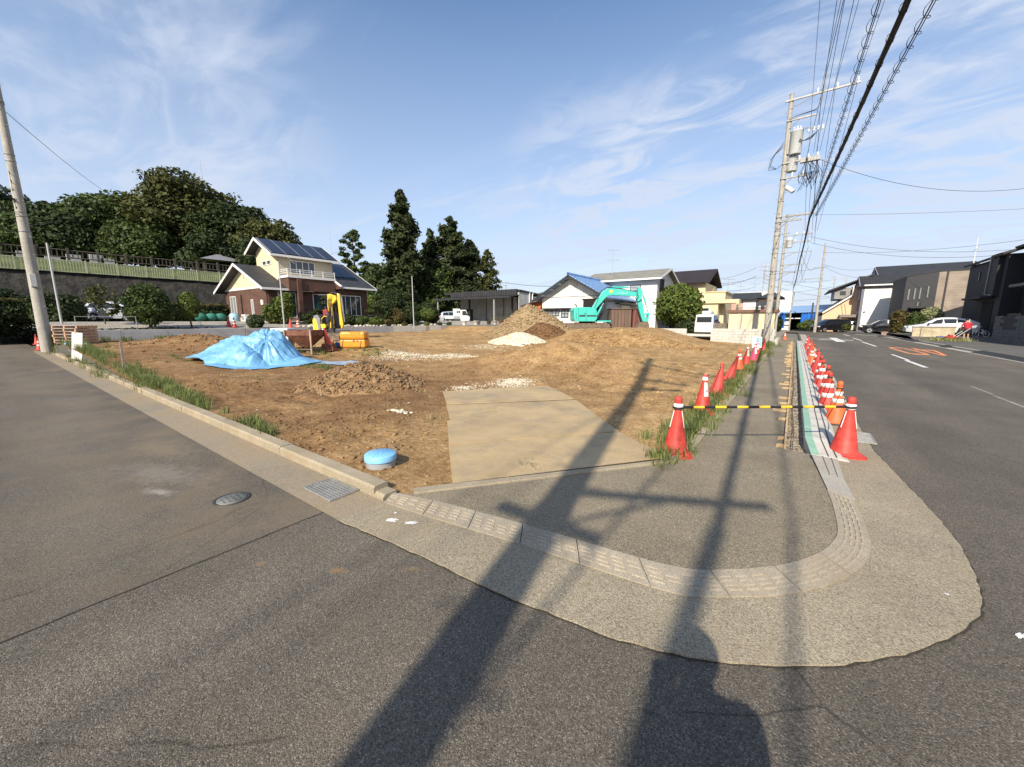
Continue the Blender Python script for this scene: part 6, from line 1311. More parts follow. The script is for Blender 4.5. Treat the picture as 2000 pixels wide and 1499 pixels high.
win(h, (-8.3, 48.4, 2.4), '-y', .9, 1.4, WFR, GL1, 1)
mb = BP(h); mb.bb(-12.6, -8.3, 46.3, 49.9, 2.75, 2.95); mb.bb(-12.5, -8.4, 46.5, 49.8, 0.6, 2.75); mb.build('carport', mat('carport_black', (0.03, 0.03, 0.032), rough=0.6), h)
antenna(h, -6.8, 53, 4.9, 1.6)

# ------------------------------------------------------------------ beige shed behind the block wall, pink house, far white block
h = thing('beige_shed', 'cream panelled garden shed with brown eaves behind the block wall', 'shed', (-2.9, 37, 0.4))
mb = BP(h); mb.bb(-4.35, -1.25, 36, 38.4, 0.3, 2.30); mb.build('wall', CREAM, h)
mb = BP(h); mb.bb(-4.55, -1.05, 35.85, 38.6, 2.30, 2.52); mb.build('roof', mat('eave_brown', (0.17, 0.09, 0.06), rough=0.7), h)
for x0, x1 in ((-3.72, -3.5), (-2.6, -2.4)): mb = BP(h); mb.bb(x0, x1, 35.955, 36.0, 0.4, 2.25); mb.build('door_stile', mat('stile_grey', (0.48, 0.45, 0.36), rough=0.7), h)
for x in (-3.45, -2.66, -1.62): mb = BP(h); mb.bb(x - .02, x + .02, 35.94, 36.0, 0.35, 2.3); mb.build('joint_strip', GREYP, h)
PINK = mat('render_pink', (0.50, 0.30, 0.24), var=0.06, rough=0.85)
DKR = brickmat('roof_dark', (0.05, 0.055, 0.053), (0.04, 0.044, 0.043), (0.02, 0.02, 0.02), 0.3, 0.3, 0.03, hor='x', rough=0.6)
h = thing('pink_house', 'pink two-storey house with dark roofs behind the cream garden shed', 'house', (-6, 73, 0.5))
mb = BP(h); mb.bb(-9.2, -2.2, 69, 76, 0.2, 4.9); mb.build('wall', PINK, h)
gable_roof(h, -9.4, -4.6, 69, 76, 5.0, 6.0, 0.6, 0.14, DKR, 'x'); 
mb = BP(h); mb._add([(-4.9, 68.4, 4.95), (-1.5, 68.4, 4.95), (-3.2, 72.5, 6.1), (-1.5, 76.6, 4.95), (-4.9, 76.6, 4.95)], [(0, 1, 2), (1, 3, 2), (3, 4, 2), (4, 0, 2)]); mb.build('hip_roof', DKR, h)
mb = BP(h); mb.bb(-6.6, -4.9, 68.95, 69.0, 2.6, 4.8); mb.build('white_panel', WFR, h)
mb = BP(h); mb.bb(-7.2, -2.4, 67.6, 69, 2.35, 2.5)
for x in np.arange(-7.2, -2.3, .22): mb.cyl((x, 67.65, 2.5), (x, 67.65, 3.5), 0.02, n=4)
mb.bb(-7.2, -2.4, 67.6, 67.7, 3.5, 3.56); mb.build('balcony', DFR, h)
win(h, (-4.2, 69, 3.6), '-y', 1.5, 1.8, DFR, GL1, 2); win(h, (-2.8, 69, 3.7), '-y', .9, 1.5, DFR, GL1, 2)
antenna(h, -7.5, 72, 5.6, 2.2); antenna(h, -5.6, 72.5, 5.8, 2.4)
# washing on the balcony of the pink house
for k, (x, m_) in enumerate(((-4.7, 'cloth_dark'), (-4.35, 'cloth_pale'), (-4.0, 'cloth_dark'), (-3.65, 'cloth_pink'))):
    mm = mat(m_, {'cloth_dark': (0.05, 0.05, 0.07), 'cloth_pale': (0.6, 0.6, 0.58), 'cloth_pink': (0.5, 0.25, 0.25)}[m_]); mb = MB(); mb.box((x, 67.75, 3.35), (0.3, 0.04, 0.9), taper=(.8, 1)); tag(mb.build('washing', mm), ['dark shirt hung leftmost on the pink house balcony', 'pale shirt hung second on the pink house balcony', 'dark shirt hung third on the pink house balcony', 'pink shirt hung rightmost on the pink house balcony'][k], 'washing')
h = thing('white_block', 'plain white flat topped building showing behind the pink house', 'building', (-1, 88, 0))
mb = BP(h); mb.bb(-9.0, -0.6, 84, 96, -.1, 6.6); mb.build('wall', mat('render_white', (0.74, 0.73, 0.70), var=0.05, rough=0.8), h); mb = BP(h); mb.bb(-9.1, -.5, 83.9, 96.1, 6.6, 6.75); mb.build('parapet', WFR, h)

# ------------------------------------------------------------------ blue sheeted garage at the end of the road
BSH = mat('sheet_blue', (0.02, 0.15, 0.52), var=0.35, scale=2.5, rough=0.45, stretch=(3, 3, .6)); BLR = mat('roof_pale_blue', (0.20, 0.33, 0.55), var=0.12, scale=1, rough=0.45)
h = thing('sheeted_garage', 'low garage with pale blue roof and bright blue sheets hung at its open front', 'garage', (0, 86, 0))
mb = BP(h); mb.slab([(-2.2, 82, 3.0), (4.3, 82, 3.25), (6.0, 92, 4.6), (-2.2, 92, 4.3)], 0.15); mb.build('roof', BLR, h)
for x0, x1 in ((-2.1, -1.4), (0.8, 2.6)):
    n = 26; mb = MB(); mb.M = Matrix.Translation(-Vector(h.location)); xs = np.linspace(x0, x1, n); vs = [(x, 82.3 + .10 * math.sin(x * 17) + .05 * math.sin(x * 41), z) for z in (0.35, 1.6, 3.0) for x in xs]
    mb.sm = True; mb._add(vs, [(j * n + i, j * n + i + 1, (j + 1) * n + i + 1, (j + 1) * n + i) for j in range(2) for i in range(n - 1)]); mb.build('hung_sheet', BSH, h)
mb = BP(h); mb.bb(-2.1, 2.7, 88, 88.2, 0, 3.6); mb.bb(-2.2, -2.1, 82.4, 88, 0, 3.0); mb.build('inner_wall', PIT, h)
mb = BP(h); mb.bb(2.7, 4.0, 82.3, 88, -.05, 3.1); mb.build('side_wall', BEIGE, h); win(h, (3.4, 82.3, 1.3), '-y', .95, 1.1, WFR, GL1, 1)
mb = BP(h); mb.bb(-1.35, .75, 82.25, 82.35, 1.95, 2.1); mb.build('cross_rail', WFR, h)

# ------------------------------------------------------------------ right side of the main road
PEACH = mat('render_peach', (0.72, 0.47, 0.30), var=0.04, scale=1, rough=0.85)
h = thing('peach_house', 'peach rendered house with a long sloping dark roof at the end of the main road', 'house', (5, 84, 0))
mb = BP(h); mb.side([(3.55, -.05), (8.6, -.05), (8.6, 7.9), (7.2, 7.15), (6.9, 5.55), (3.45, 2.95)], 80, 92); mb.build('wall', PEACH, h)
mb = BP(h); mb.slab([(3.0, 79.6, 2.85), (6.75, 79.6, 5.75), (6.75, 92, 5.75), (3.0, 92, 2.85)], 0.2); mb.build('lower_roof', DFR, h)
mb = BP(h); mb.slab([(3.9, 79.6, 6.4), (8.9, 79.6, 8.6), (8.9, 92, 8.6), (3.9, 92, 6.4)], 0.2); mb.build('roof', DFR, h)
mb = BP(h); mb.bb(4.7, 6.75, 80.4, 88, 5.0, 6.7); mb.build('dormer_wall', mat('dormer_grey', (0.26, 0.25, 0.24), rough=0.7), h)
mb = BP(h); mb.slab([(3.4, 79.55, 2.95), (6.8, 79.55, 5.60), (6.8, 79.62, 5.60), (3.4, 79.62, 2.95)], .22); mb.slab([(6.75, 79.55, 5.5), (6.9, 79.55, 5.5), (6.9, 79.62, 6.9), (6.75, 79.62, 6.9)], .1); mb.build('verge', WFR, h)
win(h, (5.7, 80.4, 5.9), '-y', .7, .6, DFR, GL1, 1)
mb = BP(h); mb.bb(5.5, 8.2, 77.8, 80, 2.15, 2.55); mb.bb(5.55, 5.7, 77.9, 78.05, 0, 2.15); mb.build('carport', mat('carport_taupe', (0.22, 0.19, 0.17), rough=0.7), h)
for x in (6.0, 6.4): mb = BP(h); mb.cyl((x, 79.95, 2.5), (x - .35, 79.95, 4.2), 0.02, n=4); mb.build('wire_drop', DFR, h)
mb = BP(h); mb.bb(2.75, 3.5, 80.2, 84, 0, 2.6); mb.build('porch', mat('porch_dark', (0.07, 0.07, 0.075), rough=0.6), h)

BOARD = mat('board_white_siding', (0.74, 0.72, 0.65), var=0.04, scale=2, rough=0.6); GREYB = mat('board_grey_siding', (0.15, 0.15, 0.185), var=0.06, rough=0.7)
DKROOF = brickmat('roof_charcoal', (0.042, 0.042, 0.044), (0.036, 0.036, 0.038), (0.02, 0.02, 0.02), 0.45, 0.30, 0.02, hor='x', rough=0.6, bump=0.5)
h = thing('siding_house', 'white weatherboarded house with grey front, dark roofs and lattice gables', 'house', (9, 73, 0.2))
X0, X1, Y0 = 7.62, 12.1, 77.0
mb = BP(h); mb.bb(X0, X1, Y0 + .05, 84, -.05, 6.75); mb.build('wall', GREYB, h)
for k in range(32): mb = BP(h); z = 0.25 + 0.2 * k; mb._add([(X0 + .25, Y0 + .05, z), (X1, Y0 + .05, z), (X1, Y0 + .005, z), (X0 + .25, Y0 + .005, z), (X0 + .25, Y0 + .05, z + .195), (X1, Y0 + .05, z + .195), (X1, Y0 + .035, z + .195), (X0 + .25, Y0 + .035, z + .195)], [(0, 3, 2, 1), (4, 5, 6, 7), (3, 7, 6, 2), (0, 4, 7, 3), (1, 2, 6, 5)]); mb.build('siding_board', BOARD, h)
for k in range(32): mb = BP(h); z = 0.25 + 0.2 * k; mb._add([(X0, Y0 + .05, z), (X0, 84, z), (X0 - .045, 84, z), (X0 - .045, Y0 + .05, z), (X0, Y0 + .05, z + .195), (X0, 84, z + .195), (X0 - .012, 84, z + .195), (X0 - .012, Y0 + .05, z + .195)], [(0, 1, 2, 3), (4, 7, 6, 5), (3, 2, 6, 7), (0, 3, 7, 4)]); mb.build('siding_board', GREYB, h)
mb = BP(h); mb.bb(X0 - .06, X0 + .24, Y0 - .01, Y0 + .045, 0, 6.7); mb.build('corner_trim', GREYB, h)
mb = BP(h); mb.bb(X0 + .1, X1 + .1, Y0 - .42, Y0 - .30, 6.62, 6.80); mb.build('gutter', WFR, h)
gable_roof(h, X0 - .3, X1 + 3, Y0, 83, 6.75, 8.3, 0.4, 0.14, DKROOF, 'x')
gable_roof(h, 10.0, 21, 82, 95, 8.2, 10.4, 0.4, 0.16, DKROOF, 'x', name='rear_roof')
mb = BP(h); mb.bb(10.3, 20, 83, 94, 0, 8.3); mb.build('rear_wall', GREYB, h)
LAT = mat('lattice_grey', (0.30, 0.30, 0.34), rough=0.7)
def lattice(x, yc, zr, half, drop):
    mb = BP(h); a = (x, yc - half, zr - drop); b = (x, yc, zr); c = (x, yc + half, zr - drop)
    for p, q in ((a, b), (b, c), (a, c), ((x, yc, zr - drop), b), ((x, yc - half * .5, zr - drop), (x, yc, zr - drop * .45)), ((x, yc + half * .5, zr - drop), (x, yc, zr - drop * .45)), ((x, yc - half * .5, zr - drop * .5), (x, yc, zr - drop)), ((x, yc + half * .5, zr - drop * .5), (x, yc, zr - drop))): mb.cyl(p, q, 0.06, n=5)
    mb.build('gable_lattice', LAT, h)
lattice(X0 - .36, 80, 8.25, 3.3, 1.6); lattice(9.9, 88.5, 10.3, 4.4, 1.55)
mb = BP(h); mb._add([(10.3, 84.2, 8.7), (10.3, 92.8, 8.7), (10.3, 88.5, 10.2)], [(0, 2, 1)]); mb._add([(X0, 77.3, 6.7), (X0, 82.7, 6.7), (X0, 80, 8.15)], [(0, 2, 1)]); mb.build('gable_wall', GREYB, h)
win(h, (X0 - .04, 79.6, 5.5), '-x', 1.5, 1.5, WFR, GL1, 2); win(h, (X0 - .04, 79.4, 2.1), '-x', .9, 1.9, WFR, GL2, 1, name='shutter_window')
mb = BP(h)
for x, z in ((8.2, 6.4), (11.9, 6.4), (8.15, 2.9)): mb.ball((x, Y0 - .05, z), 0.13, 8, 5)
mb.build('wall_lamp', GREYP, h)

CHAR = mat('render_charcoal', (0.042, 0.042, 0.046), var=0.08, scale=2, rough=0.75); TAUPE = brickmat('boards_taupe', (0.28, 0.225, 0.18), (0.30, 0.245, 0.195), (0.2, 0.16, 0.13), 4.0, 0.30, 0.012, off=0.3, rough=0.7, bump=0.3)
h = thing('modern_house', 'flat fronted charcoal house with taupe panels and four narrow windows', 'house', (12.5, 68, 0.3))
mb = BP(h); mb.side([(10.35, .2), (13.0, .2), (13.0, 7.28), (10.35, 6.85)], 66, 74); mb.build('wall', CHAR, h)
mb = BP(h); mb.bb(13.0, 18.5, 66.1, 74, .2, 7.25); mb.build('panel_wall', TAUPE, h)
mb = BP(h); mb.bb(13.62, 13.76, 66.0, 66.1, .25, 7.22); mb.build('divider', DFR, h)
mb = BP(h); mb.slab([(10.3, 65.95, 6.90), (13.05, 65.95, 7.34), (13.05, 74, 7.34), (10.3, 74, 6.90)], .06); mb.bb(13.0, 18.55, 66.05, 74, 7.25, 7.33); mb.build('coping', DFR, h)
for x, z in ((10.73, 4.75), (11.24, 4.8), (11.68, 4.85), (12.32, 5.0)): win(h, (x, 66, z), '-y', .2, 1.37, DFR, GL2, 1, 1, .03)
win(h, (11.64, 66, 3.6), '-y', .18, .55, DFR, GL2, 1, 1, .03)
mb = BP(h); mb.bb(10.9, 13.0, 65.0, 66, 3.1, 3.24); mb.build('door_canopy', DFR, h)
# black house set back from the road
BLK = mat('render_black', (0.014, 0.014, 0.017), var=0.10, scale=2, rough=0.7); BLK2 = mat('render_black_b', (0.019, 0.019, 0.023), var=0.1, rough=0.7)
BLROOF = mat('roof_black', (0.028, 0.026, 0.026), var=0.15, scale=4, rough=0.65)
h = thing('black_house', 'black rendered two-storey house with dark doorway behind the white car', 'house', (16, 54, 0.3))
mb = BP(h); mb.bb(13.5, 21, 51.6, 58.2, .2, 6.9); mb.build('wall', BLK, h)
mb = BP(h); mb.bb(13.2, 13.5, 50.4, 52.2, 3.7, 7.2); mb.bb(13.5, 21, 49.6, 51.6, .2, 7.0); mb.build('stair_bay', BLK2, h)
mb = BP(h); mb.slab([(13.1, 51.2, 7.0), (13.1, 58.6, 7.0), (17.2, 58.6, 8.8), (17.2, 51.2, 8.8)], .18); mb.slab([(17.2, 51.2, 8.8), (17.2, 58.6, 8.8), (21.3, 58.6, 7.0), (21.3, 51.2, 7.0)], .18); mb.build('roof', BLROOF, h)
mb = BP(h); mb.slab([(13.0, 49.2, 7.1), (13.0, 51.4, 7.1), (17.2, 51.4, 8.5), (17.2, 49.2, 8.5)], .18); mb.build('roof', BLROOF, h)
mb = BP(h); mb.bb(12.6, 13.5, 50.8, 55.2, 3.55, 3.72); mb.build('door_canopy', BLK2, h)
mb = BP(h); mb.bb(13.46, 13.5, 50.9, 53.2, .3, 3.3); mb.build('doorway', PIT, h)
win(h, (13.5, 55.3, 5.7), '-x', .42, .8, DFR, GL3, 1); 
mb = BP(h); mb.tube([(13.14, 51.9, 7.0), (13.14, 51.9, 3.9), (13.14, 50.6, 3.8)], .035, 6); mb.build('downpipe', AFR, h)
mb = BP(h); mb.ball((13.4, 51.0, 6.6), .12, 8, 5); mb.ball((13.4, 51.2, 5.8), .12, 8, 5); mb.build('wall_lamp', WFR, h)
mb = BP(h); mb.cyl((13.6, 58.0, 6.9), (13.6, 58.0, 9.6), .05, .02, 6); mb.cyl((13.6, 57.4, 8.5), (13.6, 58.6, 8.5), .02, n=5); mb.ball((13.6, 57.9, 7.0), .2, 8, 5); mb.build('aerial', WFR, h)
h = thing('black_house', 'black house with stone front steps at the right edge of the view', 'house', (18, 46, 0.3))
mb = BP(h); mb.bb(14.5, 23, 36, 49.55, .2, 7.6); mb.build('wall', BLK, h)
mb = BP(h); mb.slab([(13.8, 35.5, 7.55), (13.8, 50.0, 7.55), (18.6, 50.0, 9.3), (18.6, 35.5, 9.3)], .2); mb.slab([(18.6, 35.5, 9.3), (18.6, 50.0, 9.3), (23.5, 50, 7.5), (23.5, 35.5, 7.5)], .2); mb.build('roof', BLROOF, h)
mb = BP(h); mb.bb(13.4, 14.5, 41.5, 48.2, 4.25, 4.45); mb.bb(13.1, 14.5, 38, 44.5, 3.95, 4.15); mb.build('porch_roof', mat('porch_grey', (0.13, 0.125, 0.115), rough=0.7), h)
win(h, (14.5, 48.0, 3.4), '-x', 1.05, .75, WFR, GL3, 2); win(h, (14.5, 46.3, 2.9), '-x', .45, .9, WFR, GL2, 1)
mb = BP(h); mb.bb(14.42, 14.5, 43.6, 45.1, 1.4, 3.9); o = mb.build('door', mat('door_brown', (0.14, 0.07, 0.05), rough=0.6), h); win(h, (14.42, 44.6, 2.9), '-x', .22, 1.2, DFR, GL2, 1)
win(h, (14.5, 45.0, 6.5), '-x', 1.2, 1.3, AFR, GL3, 2); win(h, (14.5, 43.0, 5.5), '-x', 1.4, 1.6, AFR, GL3, 2)
mb = BP(h); mb.bb(14.2, 14.5, 43, 44.2, 4.6, 4.9); mb.build('balcony_edge', WFR, h)

# ---- stone-faced front walls and steps of the black corner house
STN = mat('stone_grey_dark', (0.10, 0.10, 0.105), var=0.35, scale=3, rough=0.85, bump=0.5, island=0.3); STN2 = mat('stone_mortar', (0.045, 0.045, 0.048), rough=0.9)
def course_wall(name, lab, X, y0, y1, z0, z1, dz, L, thick, m, mm, cat='wall', axis='y', step=None):
    t = thing(name, lab, cat, (X, y0, z0) if axis == 'y' else (y0, X, z0)); mb = MB(); n = int(round((z1 - z0) / dz))
    if axis == 'y': mb.bb(0.02, thick - .02, 0.01, y1 - y0 - .01, 0, z1 - z0 - .02)
    else: mb.bb(0.01, y1 - y0 - .01, .02, thick - .02, 0, z1 - z0 - .02)
    mb.build('core', mm, t); rr = random.Random(hash(lab) % 999)
    for k in range(n):
        y = -L * .5 * (k % 2)
        while y < y1 - y0 - .01:
            a = max(0, y); b = min(y + L, y1 - y0); y += L
            if b - a < .03: continue
            if step and not step(a, k): continue
            pr = rr.uniform(-.012, .012); mb = MB()
            if axis == 'y': mb.bb(pr, thick + pr, a + .006, b - .006, k * dz + .006, (k + 1) * dz - .006)
            else: mb.bb(a + .006, b - .006, pr, thick + pr, k * dz + .006, (k + 1) * dz - .006)
            mb.build('block', m, t)
    return t
course_wall('stone_wall', 'grey stone block wall with ledges in front of the black corner house', 12.0, 36.5, 44.4, 0.08, 2.0, 0.24, 1.05, 0.45, STN, STN2, step=lambda a, k: not (4.6 < a + .5 < 6.6 and k > 3))
gt = thing('front_gate', 'dark metal front gate standing in the gap of the grey stone wall', 'gate', (12.2, 41.2, 1.05)); mb = MB()
for y in np.linspace(0, 1.9, 12): mb.cyl((0, y, 0), (0, y, 1.1), 0.02, n=5)
for z in (.08, 1.05): mb.cyl((0, 0, z), (0, 1.9, z), .025, n=5)
mb.build('bars', DFR, gt)
# low rough wall in the sun in front of the white car
RWALL = mat('rough_cream', (0.46, 0.38, 0.25), var=0.35, scale=2.2, rough=0.95, bump=0.6, bscale=12, bdist=0.03, rgb2=(0.60, 0.52, 0.36)); CAPST = mat('cap_grey', (0.25, 0.22, 0.19), var=0.3, scale=3, rough=0.9)
t = thing('garden_wall', 'low stained cream wall with grey cap in front of the white car', 'wall', (8.35, 47.6, 0.1))
mb = MB(); mb.bb(0, .48, 0, .2, 0, .98); mb.bb(.52, 2.5, 0, .2, 0, .98); mb.build('body', RWALL, t); mb = MB(); mb.bb(-.03, .5, -.03, .23, .98, 1.08); mb.bb(.505, 2.55, -.03, .23, .98, 1.08); mb.build('cap', CAPST, t)
bx = thing('plastic_crate', 'small blue plastic crate at the foot of the stained cream wall', 'crate', (10.0, 47.35, 0.12), 0.1); mb = MB(); mb.bb(-.22, .22, -.14, .14, 0, .03)
for s in (-1, 1): mb.bb(-.22, .22, s * .13 - .01, s * .13 + .01, .03, .26); mb.bb(s * .21 - .01, s * .21 + .01, -.12, .12, .03, .26)
mb.build('shell', mat('crate_blue', (0.07, 0.08, 0.30), rough=0.5), bx)
t = thing('garden_wall', 'low pinkish grey wall in front of the black car', 'wall', (7.75, 57.6, 0.1)); mb = MB(); mb.bb(0, 1.75, 0, .2, 0, .38); mb.build('body', mat('wall_pinkgrey', (0.28, 0.2, 0.16), var=0.3, rough=0.9), t)

# ------------------------------------------------------------------ concrete block walls round the lot
BLOCK = mat('block_white', (0.50, 0.48, 0.43), var=0.16, scale=3.5, rough=0.9, bump=0.35, bscale=60, rgb2=(0.58, 0.56, 0.51)); MORT = mat('block_mortar', (0.20, 0.19, 0.17), rough=0.95)
course_wall('block_wall', 'pale concrete block wall six courses high behind the big utility pole', 31.9, -4.95, -1.03, -0.12, 1.12, 0.205, 0.40, 0.15, BLOCK, MORT, axis='x')
course_wall('block_wall', 'low pale concrete block wall between the excavator bucket and the white van', 33.2, -12.8, -6.9, 0.45, 1.05, 0.20, 0.40, 0.15, BLOCK, MORT, axis='x')
course_wall('block_wall', 'two low courses of pale block in front of the white van', 33.25, -6.9, -4.95, 0.25, 0.66, 0.20, 0.40, 0.15, BLOCK, MORT, axis='x')
course_wall('block_wall', 'short return of pale blocks beside the pavement behind the pole', -1.0, 32.1, 36.0, 0.0, 0.40, 0.20, 0.40, 0.15, BLOCK, MORT, axis='y')
t = thing('stone_wall', 'rough brown stone garden wall right of the white van', 'wall', (-4.8, 37.0, 0.4)); mb = MB(); mb.bb(-1.6, .3, 0, .3, 0, 1.05); mb.build('body', mat('rubble_brown', (0.16, 0.14, 0.11), var=0.5, scale=5, rough=0.95, bump=0.8, bscale=6, bdist=.05), t)
# long low retaining wall on the -X side of the lot with a wire mesh fence on it
RET = mat('retaining_grey', (0.36, 0.36, 0.37), var=0.14, scale=1.2, rough=0.9, bump=0.2, bscale=30); RETW = mat('retaining_pale', (0.58, 0.55, 0.48), var=0.1, scale=1.2, rough=0.9)
t = thing('retaining_wall', 'long low grey concrete retaining wall along the far left side of the lot', 'wall', (-30, 3, 0.0))
y = 2.6; k = 0
while y < 42:
    mb = MB(); L = 1.98; mb.bb(-.12, .03, y - 3, y - 3 + L, 0.1, 1.17); mb.build('wall_panel', RETW if 22.5 < y < 27 else RET, t); y += 2.0; k += 1
WIRE = mat('wire_grey', (0.30, 0.30, 0.30), metal=0.5, rough=0.5)
fn = thing('mesh_fence', 'thin grey wire mesh fence standing in front of the low retaining wall', 'fence', (-29.8, 2.6, 0.0))
mb = MB()
for y in np.arange(0, 30, 0.30): zb = zs(-29.85, 2.6 + y); mb.tube([(0, y, zb), (0, y, 1.0)], 0.0045, 3, caps=False)
for z in (0.66, 0.98): mb.tube([(0, 0, z), (0, 30, z)], 0.006, 3, caps=False)
tag(mb.build('mesh', WIRE, fn), kind='stuff')
for y in np.arange(0, 31, 2.0): mb = MB(); mb.cyl((0.02, y, 0.3), (0.02, y, 1.08), 0.02, n=6); mb.build('post', WIRE, fn)
hr = thing('guard_rail', 'thin horizontal rail in front of the hedge left of the silver hatchback', 'rail', (-30.1, 3.0, 1.17)); mb = MB(); mb.cyl((0, 0, 0.72), (0, 2.3, 0.72), 0.016, n=6); mb.cyl((0, 0, 0), (0, 0, .75), .014, n=6); mb.cyl((0, 2.3, 0), (0, 2.3, .75), .014, n=6); mb.build('rail', AFR, hr)

# ------------------------------------------------------------------ hillside: stone slope, fences, pavilion
COBB = mat('slope_stone', (0.024, 0.022, 0.019), var=0.5, scale=1.6, rough=0.95, bump=0.9, bscale=3.2, bdist=.15, detail=7, rgb2=(0.048, 0.043, 0.036))
sw = thing('stone_slope', 'dark dry-stone slope holding up the grassy bank behind the brick house', 'wall', (-46, 0, 1.5))
ys = np.linspace(-50, 46, 420); xs = np.linspace(0, 1, 24); T_, Y_ = np.meshgrid(xs, ys); f = hill_fade(Y_)
Xw = -45.6 - 3.1 * T_ + 0.22 * fbm(Y_ * 2.5, T_ * 8, 3, 91); Zw = 1.45 + T_ * 4.15 * f + 0.10 * f * fbm(Y_ * 2.2, T_ * 9, 3, 92)
idx = np.arange(420 * 24).reshape(420, 24); F = np.c_[idx[:-1, :-1].ravel(), idx[:-1, 1:].ravel(), idx[1:, 1:].ravel(), idx[1:, :-1].ravel()]
link('slope_face', fast_mesh('slope_face', np.c_[Xw.ravel() + 46, Y_.ravel(), Zw.ravel() - 1.5], F, COBB, True), sw)
FNC = mat('fence_cream', (0.42, 0.42, 0.30), var=0.1, rough=0.6); WFN = mat('fence_wood', (0.085, 0.068, 0.055), var=0.25, rough=0.85)
fc = thing('metal_fence', 'pale green metal picket fence along the top of the stone slope', 'fence', (-49.2, 0, 5.4))
mb = MB()
for y in np.arange(-30, 24, .17): mb.box((0, y, .55 + hill_z(-49.3, y) - 5.4), (.03, .035, .98))
tag(mb.build('pickets', FNC, fc), kind='stuff')
for z in (.12, 1.04):
    mb = MB(); yy = np.arange(-30, 24.1, 1.0); mb.tube([(0, y, z + hill_z(-49.3, y) - 5.4) for y in yy], .025, 4); mb.build('rail', FNC, fc)
pm = MB(); pm.box((0.02, 0, .58), (.07, .07, 1.16)); pm = pm.mesh('post', FNC)
for y in np.arange(-30, 24, 1.9): link('post', pm, fc, (0, y, float(hill_z(-49.3, y)) - 5.4))
wf = thing('wooden_fence', 'dark timber post and rail fence across the upper grass bank', 'fence', (-57, 0, 7.2))
pm = MB(); pm.bb(-.09, .09, -.09, .09, 0, 1.25); pm = pm.mesh('post', WFN)
for y in np.arange(-30, 30, 2.0): link('post', pm, wf, (0, y, float(hill_z(-57, y)) - 7.2))
for z in (.35, 1.02):
    mb = MB(); yy = np.arange(-30, 30, 1.0); mb.tube([(0, y, z + hill_z(-57, y) - 7.2) for y in yy], .055, 5); mb.build('rail', WFN, wf)
mb = MB()
for y in np.arange(-30, 29, .33): mb.box((0, y, .68 + hill_z(-57, y) - 7.2), (.05, .07, .64))
tag(mb.build('pickets', WFN, wf), kind='stuff')
pv = thing('pavilion', 'small park pavilion with a hipped grey roof behind the brick house gable', 'pavilion', (-62, 19.6, 7.0)); mb = MB(); mb._add([(-2.6, -2.6, 2.2), (2.6, -2.6, 2.2), (2.6, 2.6, 2.2), (-2.6, 2.6, 2.2), (-.5, 0, 3.2), (.5, 0, 3.2)], [(0, 1, 5, 4), (1, 2, 5), (2, 3, 4, 5), (3, 0, 4), (3, 2, 1, 0)]); mb.build('roof', GREYP, pv)
for sx in (-1, 1):
    for sy in (-1, 1): mb = MB(); mb.bb(sx * 2 - .1, sx * 2 + .1, sy * 2 - .1, sy * 2 + .1, 0, 2.3); mb.build('post', WFN, pv)
# pale gravestones / benches glimpsed behind the wooden fence
for k, (y, hh) in enumerate(((3.5, .8), (5.2, .6), (6.6, .9), (8.2, 1.1), (9.0, .8))):
    mb = MB(); mb.bb(-.2, .2, -.6, .6, 0, .25); mb.bb(-.15, .15, -.5, .5, .25, hh); tag(mb.build('stone_monument', mat('stone_pale', (0.40, 0.39, 0.38), var=.15), None, (-59.5, y, float(hill_z(-59.5, y)))), ['leftmost', 'second from the left', 'middle', 'tallest', 'rightmost'][k] + ' of the five pale stones behind the wooden fence on the hill', 'stone', 'pale stones behind the wooden fence')
# stone stairs side with pale railing right of the brick house
t = thing('stone_wall', 'rough pale retaining wall with railing seen right of the brick house roof', 'wall', (-46.5, 31, 1.4)); mb = MB(); mb.side([(0, 0), (0, 1)], 0, 1) if False else mb._add([(0, -3, 0), (0, 5, 0), (0, 5, 1.2), (0, -3, 3.3), (-.5, -3, 0), (-.5, 5, 0), (-.5, 5, 1.2), (-.5, -3, 3.3)], [(0, 1, 2, 3), (7, 6, 5, 4), (3, 2, 6, 7), (1, 5, 6, 2), (0, 3, 7, 4)]); mb.build('body', mat('rubble_pale', (0.34, 0.31, 0.26), var=.35, scale=4, rough=.95, bump=.7, bscale=7, bdist=.05), t)
mb = MB()
for y in np.arange(-3, 5, .2): mb.box((.1, y, 3.3 - 2.1 * (y + 3) / 8 + .35), (.03, .04, .9))
for dz in (0.05, .8): mb.cyl((.1, -3, 3.3 + dz), (.1, 5, 1.2 + dz), .03, n=5)
mb.build('railing', FNC, t)
# stone gate wall on the far left edge
t = thing('stone_wall', 'stone wall with tiled panel at the left edge of the view', 'wall', (-46, 0.3, 0)); mb = MB(); mb.bb(-8, 0, 0, .5, 0, 1.45); mb.build('body', mat('wall_leftgrey', (0.24, 0.23, 0.22), var=.25, scale=2, rough=.9, bump=.4), t); mb = MB(); mb.bb(-8, -.6, -.02, .4, 1.45, 2.9); mb.build('panel', brickmat('panel_red', (0.17, 0.08, 0.06), (0.13, 0.06, 0.05), (0.05, 0.03, 0.03), .5, .18, .02), t); mb = MB(); mb.bb(-.5, -.2, 0, .4, 1.45, 3.1); mb.build('gate_post', GREYP, t)
# green netting bundles by the hedge
for k, y in enumerate((11.9, 12.7, 13.4)):
    mb = MB(); mb.ball((0, 0, .38), .5, 14, 8, (1.0, .95, .75)); o = mb.build('net_bundle', mat('net_green', (0.03, 0.16, 0.12), var=.45, scale=7, rough=.8, bump=.6), None, (-43.3, y, yard_z(-43, y))); tag(o, ['leftmost green netting bundle on the gravel by the hedge', 'middle green netting bundle on the gravel by the hedge', 'rightmost green netting bundle beside the brick house corner'][k], 'bundle', 'green netting bundles')
